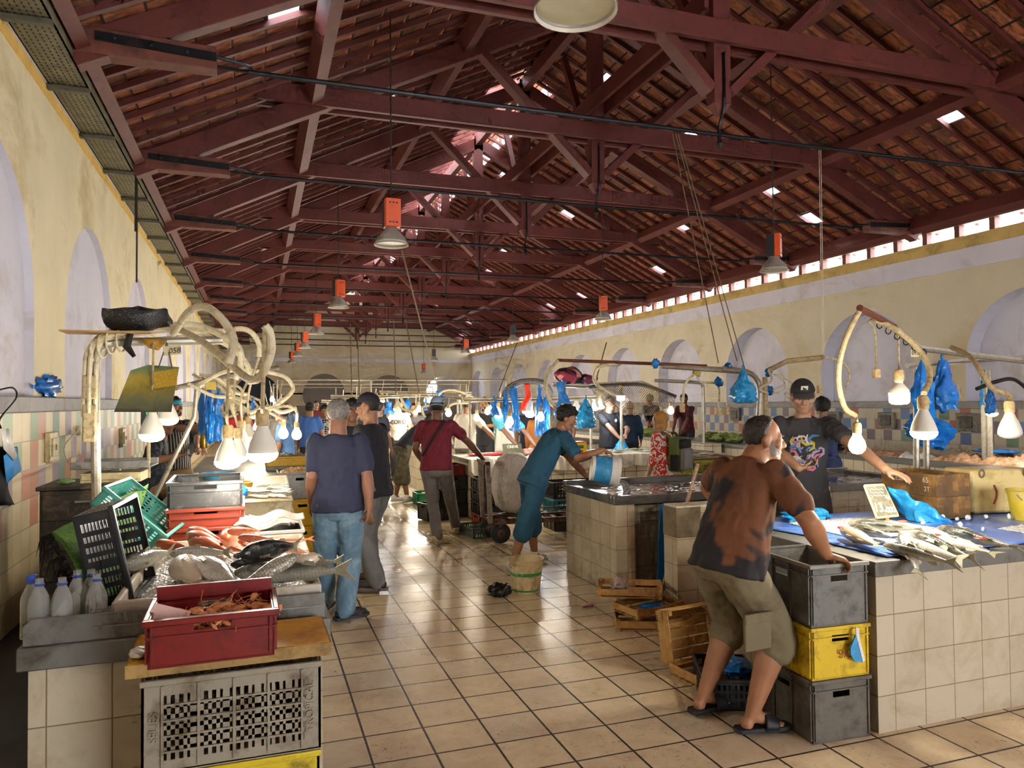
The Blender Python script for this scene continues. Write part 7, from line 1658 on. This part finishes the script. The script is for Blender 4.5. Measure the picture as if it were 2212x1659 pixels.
person('man in black polo facing the camera between the two front men', (.99, 8.3), 178, 1.72, lean=3, skinc='7f5a43', top=cloth('black', '1d1c22'), sleeve=.9, bottom=cloth('dark', '2a2a2e'), shoes=(M_nail, 'shoe'), hair=('full', M_hairk), eyes=True, vox=.014)
o, I = person('man in maroon T-shirt and grey cap with black strap, gripping the hand truck', (2.02, 8.6, .95), 18, 1.74, lean=7, twist=4, feet=[at(985, 1150, z=.02), at(945, 1172, z=.02)], footyaw=(10, 70), hands=[V((2.62, 8.72, 1.03)), at(915, 1000, y=8.9)], elbow=[V((.5, -.7, .2)), V((-.9, -.4, 0))], palm=[V((0, 0, -1)), None], curl=(.8, .4), head=(-4, 4),
    hair=('short', M_hairk), skinc='72503c', top=cloth('maroon', '6e1a2a', var=.1), sleeve=.55, bottom=cloth('grey_jeans', '6e6a68', dirt='545050'), shoes=(shoe2('bfb28a', 'a89a72'), 'shoe'), vox=.012, fat=1.08, sh_w=1.08, cap=(mat('light_blue_cap', '8fa6b8', .8), True), beard=M_hairk, hem=-.1)
b = MB(); S_ = I['S']
pts = []
for k in range(13):
    t_ = .98-.75*k/12; x = .11-.27*k/12; z = I['tan'](t_); rx = I['r2']; ff = z.cross(rx); pts.append(I['spos'](t_)+rx*x*S_-ff*(.128*S_*math.sqrt(max(.0, 1-(x/.2)**2))+.008))
b.tube(pts, .014, 6); b.build('strap', mat('black_strap', '17161a', .7), o)
teal = cloth('teal_blue', '1f5068', var=.1)
o, I = person('black haired man in teal blue scrubs bending right and pouring from a bucket', (2.66, 7.02, .95), 78, 1.72, lean=36, twist=8, feet=[at(1110, 1232, z=.02), at(1155, 1215, z=.02)], footyaw=(80, 60), hands=[at(1302, 972, y=6.62), at(1268, 1030, y=7.0)], elbow=[V((0, -.2, -.3)), V((0, .3, -.6))],
    hdir=[V((.85, -.3, -.35)), V((.9, -.1, -.3))], palm=[V((0, 0, -1)), V((0, 0, -1))], curl=(.55, .25), head=(28, 22), hair=('full', M_hairk), skinc='9a6c50', top=teal, sleeve=.7, bottom=teal, legs='capri', shoes=(shoe2('cfcac0', 'a8a298'), 'shoe'), vox=.011, loose=1.25, fat=1.02, eyes=True, belly=.03, hem=-.2)
bk = bucket('bucket', 'white bucket with blue label held tilted over the wash counter', mat('white_bucket', 'd2cfc4', .4), .12, .14, .27, (0, 0, 0), stripes=[(.1, .68, plastic('blue_label', '2f86b8', 'a8d0e0', .4))], handle=False)
bk.location = at(1277, 1011, y=6.45); bk.rotation_euler = align(V((.72, -.25, -.12))).to_euler()
b = MB(); p0 = bk.location+V((.72, -.25, -.12)).normalized()*.26
b.tube([V((0, 0, -.08)), V((.06, -.02, -.12)), V((.09, -.03, -.2)), V((.10, -.03, -.26))], [.02, .035, .04, .07], 8)
tag(b.build('water_stream', N('water_clear').set(col='f2f6f8', rough=.05, trans=.9, ior=1.2).m, loc=p0), 'stream of water pouring out of the tilted bucket', 'water')
o, I = person('person in camouflage shorts and black top bending over the crates', (2.33, 12.35, .98), 70, 1.72, lean=58, feet=[at(855, 1083, z=.02), at(880, 1085, z=.02)], footyaw=(80, 60), hands=[V((2.72, 12.0, .62)), V((2.8, 12.3, .62))], top=cloth('black', '1d1c22'), bottom=mat('camouflage', '4f4a38', .9, var=.35, scale=9, dirt='77705a', damt=.6, dscale=9), legs='capri', shoes=(shoe2('d6d2ca', 'b3aea4'), 'shoe'), vox=.014, loose=1.3, skinc='815e47')
# -- customers and sellers further back
blk = cloth('black', '1d1c22'); wht = cloth('off_white', 'd2c8b8', var=.06); dk = cloth('dark', '2a2a2e')
o, I = person('young man in cream T-shirt with black letters ZORO holding a knife', (2.98, 16.3), 196, 1.76, lean=2, hands=[at(846, 922, y=15.9), None], elbow=[V((-.8, 0, -.4)), None], top=wht, bottom=dk, shoes=(M_nail, 'shoe'), hair=('full', M_hairk), skinc='9a765d', eyes=True, vox=.016)
c = I['spos'](.62); text('ZORO', .12, M4(c+I['f2']*.145, frame(-I['r'], I['f2'])), M_cordk, o, 'shirt_letters', .004, weight=.003)
person('man with black beard and black T-shirt right of the navy cap', (2.1, 13.6), 55, 1.70, lean=3, top=blk, bottom=dk, shoes=(M_nail, 'shoe'), hair=('short', M_hairk), beard=M_hairk, skinc='7f5c46', vox=.016)
person('man in white T-shirt and dark cap seen from behind at the draped island', (3.52, 12.75), 42, 1.76, lean=6, hands=[V((3.95, 12.1, 1.0)), None], top=wht, bottom=cloth('grey_jeans', '6e6a68'), shoes=(M_nail, 'shoe'), hair=('short', M_hairk), cap=(mat('dark_cap', '2a2420', .8), True), skinc='8b634b', belly=.05, fat=1.12, vox=.015)
person('man in charcoal T-shirt bending forward behind the grey cap', (3.5, 16.6), 215, 1.72, lean=24, hands=[V((3.3, 16.0, .95)), V((3.75, 16.0, .95))], top=cloth('charcoal', '3a3c42'), bottom=dk, shoes=(M_nail, 'shoe'), hair=('short', M_hairk), vox=.018)
o, I = person('fishmonger in teal T-shirt and white apron cutting fish behind the draped island', (4.02, 12.0), 196, 1.74, lean=10, hands=[V((4.05, 11.45, .98)), V((4.35, 11.4, .98))], top=cloth('turquoise_shirt', '3f8fa0'), bottom=dk, shoes=(M_nail, 'shoe'), hair=('short', M_hairk), skinc='765240', vox=.014)
b = MB(); b.grid(lambda uu, vv: I['spos'](.78-.95*vv)+I['r']*(uu-.5)*(.26+.1*vv)+I['f']*(.15-.25*(uu-.5)**2+.01*math.sin(uu*14)), 12, 10); b.build('apron', cloth('apron_white', 'c3bfb4'), o, solid=.006, smooth=60)
person('woman in brown robe and beige veil beside the lit bulb, seen from behind', (4.85, 12.5), 30, 1.62, lean=4, top=cloth('ochre_robe', '9c5f24'), sleeve=1.8, bottom=cloth('ochre_robe', '9c5f24'), legs='skirt', shoes=(M_nail, 'shoe'), hair=('full', mat('beige_veil', '9c8462', .9)), vox=.016)
o, I = person('grey haired vendor in black polo holding a blue bag', (6.02, 12.0), 196, 1.76, lean=3, hands=[at(1336, 944, y=11.6), at(1352, 938, y=11.6)], elbow=[V((-.7, .2, -.5)), V((.7, .2, -.5))], head=(-28, 2), top=blk, bottom=dk, shoes=(M_nail, 'shoe'), hair=('short', M_hairg), skinc='926c57', eyes=True, belly=.05, fat=1.1, vox=.012)
c, rx = I['spos'](.68), I['r']
b = MB(); b.box(c-rx*-.08+I['f']*.135, (.075, .006, .06), Matrix((rx, I['f'], V((0, 0, 1)))).transposed()); b.build('badge', mat('red_white_badge', 'd89a90', .6, var=.4, scale=40), o, smooth=0)
b = MB(); b.ell(c-rx*.09+I['f']*.133+V((0, 0, .04)), (.025, .006, .03)); b.build('emblem', M_chalk, o)
hung_bag('plastic_bag', 'blue bag being filled by the vendor in black polo', M_cyanbag, at(1343, 948, y=11.55), .32, .36, full=.95, seed=3.)
person('man in dark blue shirt and red cap right of the vendor', (7.35, 13.7), 25, 1.66, lean=3, top=cloth('dark_blue_shirt', '1c3550'), sleeve=1.7, bottom=dk, shoes=(M_nail, 'shoe'), hair=('short', M_hairk), cap=(mat('dark_red_cap', '6b1c1f', .8), True), vox=.016)
person('person in dark hooded jacket bent over papers in the far back', (9.95, 17.2, 1.05), 240, 1.78, lean=20, hands=[V((9.6, 16.9, 1.15)), V((9.7, 16.6, 1.15))], feet=[V((9.9, 17.2, 0)), V((10.1, 17.1, 0))], top=cloth('dark_hoodie', '191b22'), sleeve=1.8, bottom=dk, shoes=(M_nail, 'shoe'), hair=('full', M_hairg), vox=.018)
person('man in burgundy football shirt working behind the stone topped counter', (9.92, 15.6), 232, 1.86, lean=14, head=(-8, 24), hands=[V((9.35, 15.3, .98)), V((9.4, 15.0, .98))], top=mat('burgundy_shirt', '4a1420', .8, var=.4, scale=12, dirt='b8485a', damt=.25, dscale=14), sleeve=.7, bottom=dk, shoes=(M_nail, 'shoe'), hair=('short', M_hairk), skinc='845e48', vox=.014)
# woman with backpack
n = N('red_white_print'); v_ = n.noise(11, 2, .4, dist=1.2); n.set(col=n.mix(n.math('LESS_THAN', n.math('ABSOLUTE', n.math('SUBTRACT', v_, .5)), .055), 'c03020', 'e0d4c8'), rough=.85); M_prt = n.m
o, I = person('woman in mustard headscarf and red and white patterned dress, seen from behind', (4.86, 8.15, .84), -28, 1.52, lean=6, head=(-38, 4), top=M_prt, sleeve=1.5, bottom=M_prt, legs='skirt', shoes=(M_nail, 'shoe'), hair=('none', M_hairk), skinc='9b7763', vox=.012, fat=1.1, sh_w=.92, hem=-.2)
M_scf = mat('mustard_scarf', 'b0803c', .8, var=.12, scale=5, bump=.4, bscale=25)
shell([((0, -.016, .026), (.086, .106, .098)), ((0, -.02, -.06), (.078, .085, .085))], lambda p: (.05-p.y) if p.z < .085 else 1, 'headscarf', M_scf, o, I['F'], .0, edge=0, rough=.004)
bp = thing('backpack', 'green, black and grey backpack on the back of the woman in the mustard headscarf', 'backpack', I['base']+I['spos'](.42)-I['f']*.20+I['r']*.03, 0)
Rb = Matrix((I['r'], I['f'], V((0, 0, 1)))).transposed()
def rbox(c, d, nm, m, lab=None):
    b = MB(); b.box(Rb @ V(c), d, Rb); return b.build(nm, m, bp, bevel=.03)
rbox((0, 0, 0), (.28, .16, .42), 'main_bag', mat('bag_green', '5c6a34', .8)); rbox((0, -.1, -.06), (.24, .08, .28), 'front_pocket', mat('bag_grey', '7a7a78', .8)); rbox((0, -.085, .13), (.26, .05, .12), 'black_panel', mat('bag_black', '1c1d1f', .8))
for s in (-1, 1): rbox((s*.145, -.02, -.1), (.03, .12, .2), 'side_pocket', mat('bag_black', '1c1d1f', .8))
b = MB()
for s in (-1, 1): b.tube(bez([Rb @ V((s*.1, .06, .2)), Rb @ V((s*.11, .14, .26)), Rb @ V((s*.12, .28, .18))], 6), .02, 6)
b.build('straps', mat('bag_green', '5c6a34', .8), bp)
o, I = person('man in navy apron with white armband behind the young man in black cap', (7.0, 7.75), 25, 1.70, lean=6, hands=[V((7.5, 7.9, 1.05)), V((7.2, 8.2, 1.05))], top=cloth('navy_apron', '26355c'), sleeve=.8, bottom=cloth('navy_apron', '26355c'), legs='skirt', shoes=(M_nail, 'shoe'), hair=('full', M_hairk), skinc='815e49', vox=.015)
b = MB(); e = I['sh'][1].lerp(I['elb'][1], .85); e2 = I['elb'][1]; b.cap(e, .068, e2, .06); b.build('armband', M_whitebag, o)
# -- left row people
n = N('pinstripe'); p = n.sep(n.coord()); q_ = n.math('FRACT', n.math('MULTIPLY', n.math('ADD', n.math('ADD', p[0], n.math('MULTIPLY', p[1], .6)), 10), 26.)); n.set(col=n.mix(n.math('LESS_THAN', q_, .22), '201f22', 'bdb5a8'), rough=.85); n.bump(n.noise(14, 4), .25, .01)
person('shouting man in pinstriped shirt behind the left counter', (-1.0, 10.3), 150, 1.78, lean=-3, head=(-25, -6), hands=[at(432, 930, y=9.9), at(437, 930, y=9.7)], elbow=[V((-.5, 0, -.5)), V((.9, -.3, .3))], top=n.m, sleeve=.75, bottom=cloth('camo_brown', '4a4034', var=.3), shoes=(M_nail, 'shoe'), hair=('full', M_hairk), beard=mat('black_stubble', '3a2a20', .8), eyes=True, mouth=True, belly=.05, fat=1.08, skinc='926c56', vox=.013, cap=(mat('turquoise_cap', '2f9ab8', .7), True))
bt = thing('bottle', 'brass coloured bottle held by the shouting man', 'bottle', at(441, 946, y=9.65), 0)
b = MB(); b.lathe([(.001, -.13), (.05, -.12), (.055, -.05), (.04, .05), (.018, .12), (.016, .2)], 14); b.build('body', mat('brass', 'a88a2c', .3, .7), bt)
o, I = person('seated man in dark patterned shirt, face hidden behind the painted board', (-1.2, 9.5, .78), 95, 1.76, lean=14, feet=[at(402, 1046, y=9.1), V((-.85, 9.75, .45))], hands=[at(384, 985, y=9.2), at(378, 978, y=9.4)], footyaw=(95, 95), top=mat('dark_patterned_shirt', '1f2730', .8, var=.5, scale=22, dirt='6a7078', damt=.4, dscale=20), sleeve=.8, bottom=cloth('tan_shorts', '9c8460'), legs='shorts', shoes=(M_nail, 'slide'), hair=('short', M_hairk), skinc='8b634b', vox=.014, belly=.06, fat=1.1)
b = MB(); b.bx(-.2, .2, -.25, .25, 0, .7); tag(b.build('stool', M_blkm, loc=(-1.25, 9.5, 0), bevel=.01), 'dark block seat under the seated man in patterned shirt', 'seat')
person('man in black cap and dark shirt leaning over the left counter towards the blue basin', (-1.02, 11.2), 92, 1.74, lean=32, head=(20, 18), hands=[at(425, 968, y=10.2), at(440, 970, y=10.6)], top=cloth('charcoal', '3a3c42'), sleeve=.6, bottom=dk, shoes=(M_nail, 'shoe'), hair=('short', M_hairk), cap=(mat('black_cap', '1c1b1e'), False), skinc='926c56', vox=.015)
blue = cloth('bright_blue', '3d66a8')
person('man in light blue T-shirt behind the two round bulbs', (.44, 11.6), -70, 1.66, lean=8, top=cloth('light_blue', '5c86c0'), bottom=dk, shoes=(M_nail, 'shoe'), hair=('short', M_hairb), skinc='8b634b', belly=.05, vox=.016)
person('man in blue T-shirt and dark cap seen from behind in the left aisle', (.99, 15.2), 5, 1.70, lean=3, top=blue, bottom=dk, shoes=(M_nail, 'shoe'), hair=('short', M_hairk), cap=(mat('black_cap', '1c1b1e'), True), fat=1.15, vox=.016)
n = N('check_print'); n.set(col=n.mix(n.math('LESS_THAN', n.vor(22, feat='DISTANCE_TO_EDGE', rnd_=.1), .1), '1d1d20', 'c9c6bf'), rough=.85)
person('woman in black and white checked top beside the grey haired man', (1.32, 15.6), 190, 1.64, lean=2, top=n.m, sleeve=.9, bottom=dk, shoes=(M_nail, 'shoe'), hair=('full', M_hairk), vox=.018)
person('man in dark red shirt far back in the left aisle', (1.75, 24.), 170, 1.76, lean=2, top=cloth('dark_red', '5a1a20'), bottom=dk, shoes=(M_nail, 'shoe'), hair=('short', M_hairk), vox=.02)
person('man in bright red T-shirt with blue print beyond the left counter', (-.32, 14.6), 160, 1.72, lean=6, top=cloth('bright_red', 'b3202c'), bottom=dk, shoes=(M_nail, 'shoe'), hair=('short', M_hairk), vox=.016)
person('man in grey shirt bending left of the light blue T-shirt man', (.2, 13.3), 60, 1.7, lean=14, top=cloth('pale_grey', '8a8684'), bottom=dk, shoes=(M_nail, 'shoe'), hair=('short', M_hairg), vox=.018)
person('vendor in dark apron holding money among the bulbs', (4.1, 13.4), 215, 1.76, lean=4, hands=[at(1045, 918, y=12.9), at(1052, 920, y=12.9)], top=cloth('dark', '2a2a2e'), bottom=dk, shoes=(M_nail, 'shoe'), hair=('full', M_hairk), beard=M_hairk, vox=.016)
person('person in pale grey shirt behind the hanging bunch of blue bags', (5.75, 13.4), 240, 1.72, lean=4, top=cloth('pale_grey', '8a8684'), bottom=dk, shoes=(M_nail, 'shoe'), hair=('short', M_hairk), vox=.018)
person('dark haired person in navy top behind the red strip', (5.05, 13.6), 200, 1.70, lean=8, top=navy, bottom=dk, shoes=(M_nail, 'shoe'), hair=('full', M_hairk), vox=.018)
person('man far back in blue shirt beside the dark arch', (.7, 19.), 30, 1.72, lean=2, top=cloth('pale_blue_far', '6d87a8'), bottom=dk, shoes=(M_nail, 'shoe'), hair=('none', M_hairk), vox=.02)
# render economy (bounces only)
cy = bpy.context.scene.cycles
cy.max_bounces = 8; cy.diffuse_bounces = 3; cy.glossy_bounces = 3; cy.transmission_bounces = 8; cy.transparent_max_bounces = 4
cy.use_adaptive_sampling = True; cy.adaptive_threshold = .07; cy.adaptive_min_samples = 12
cy.sample_clamp_indirect = 4.
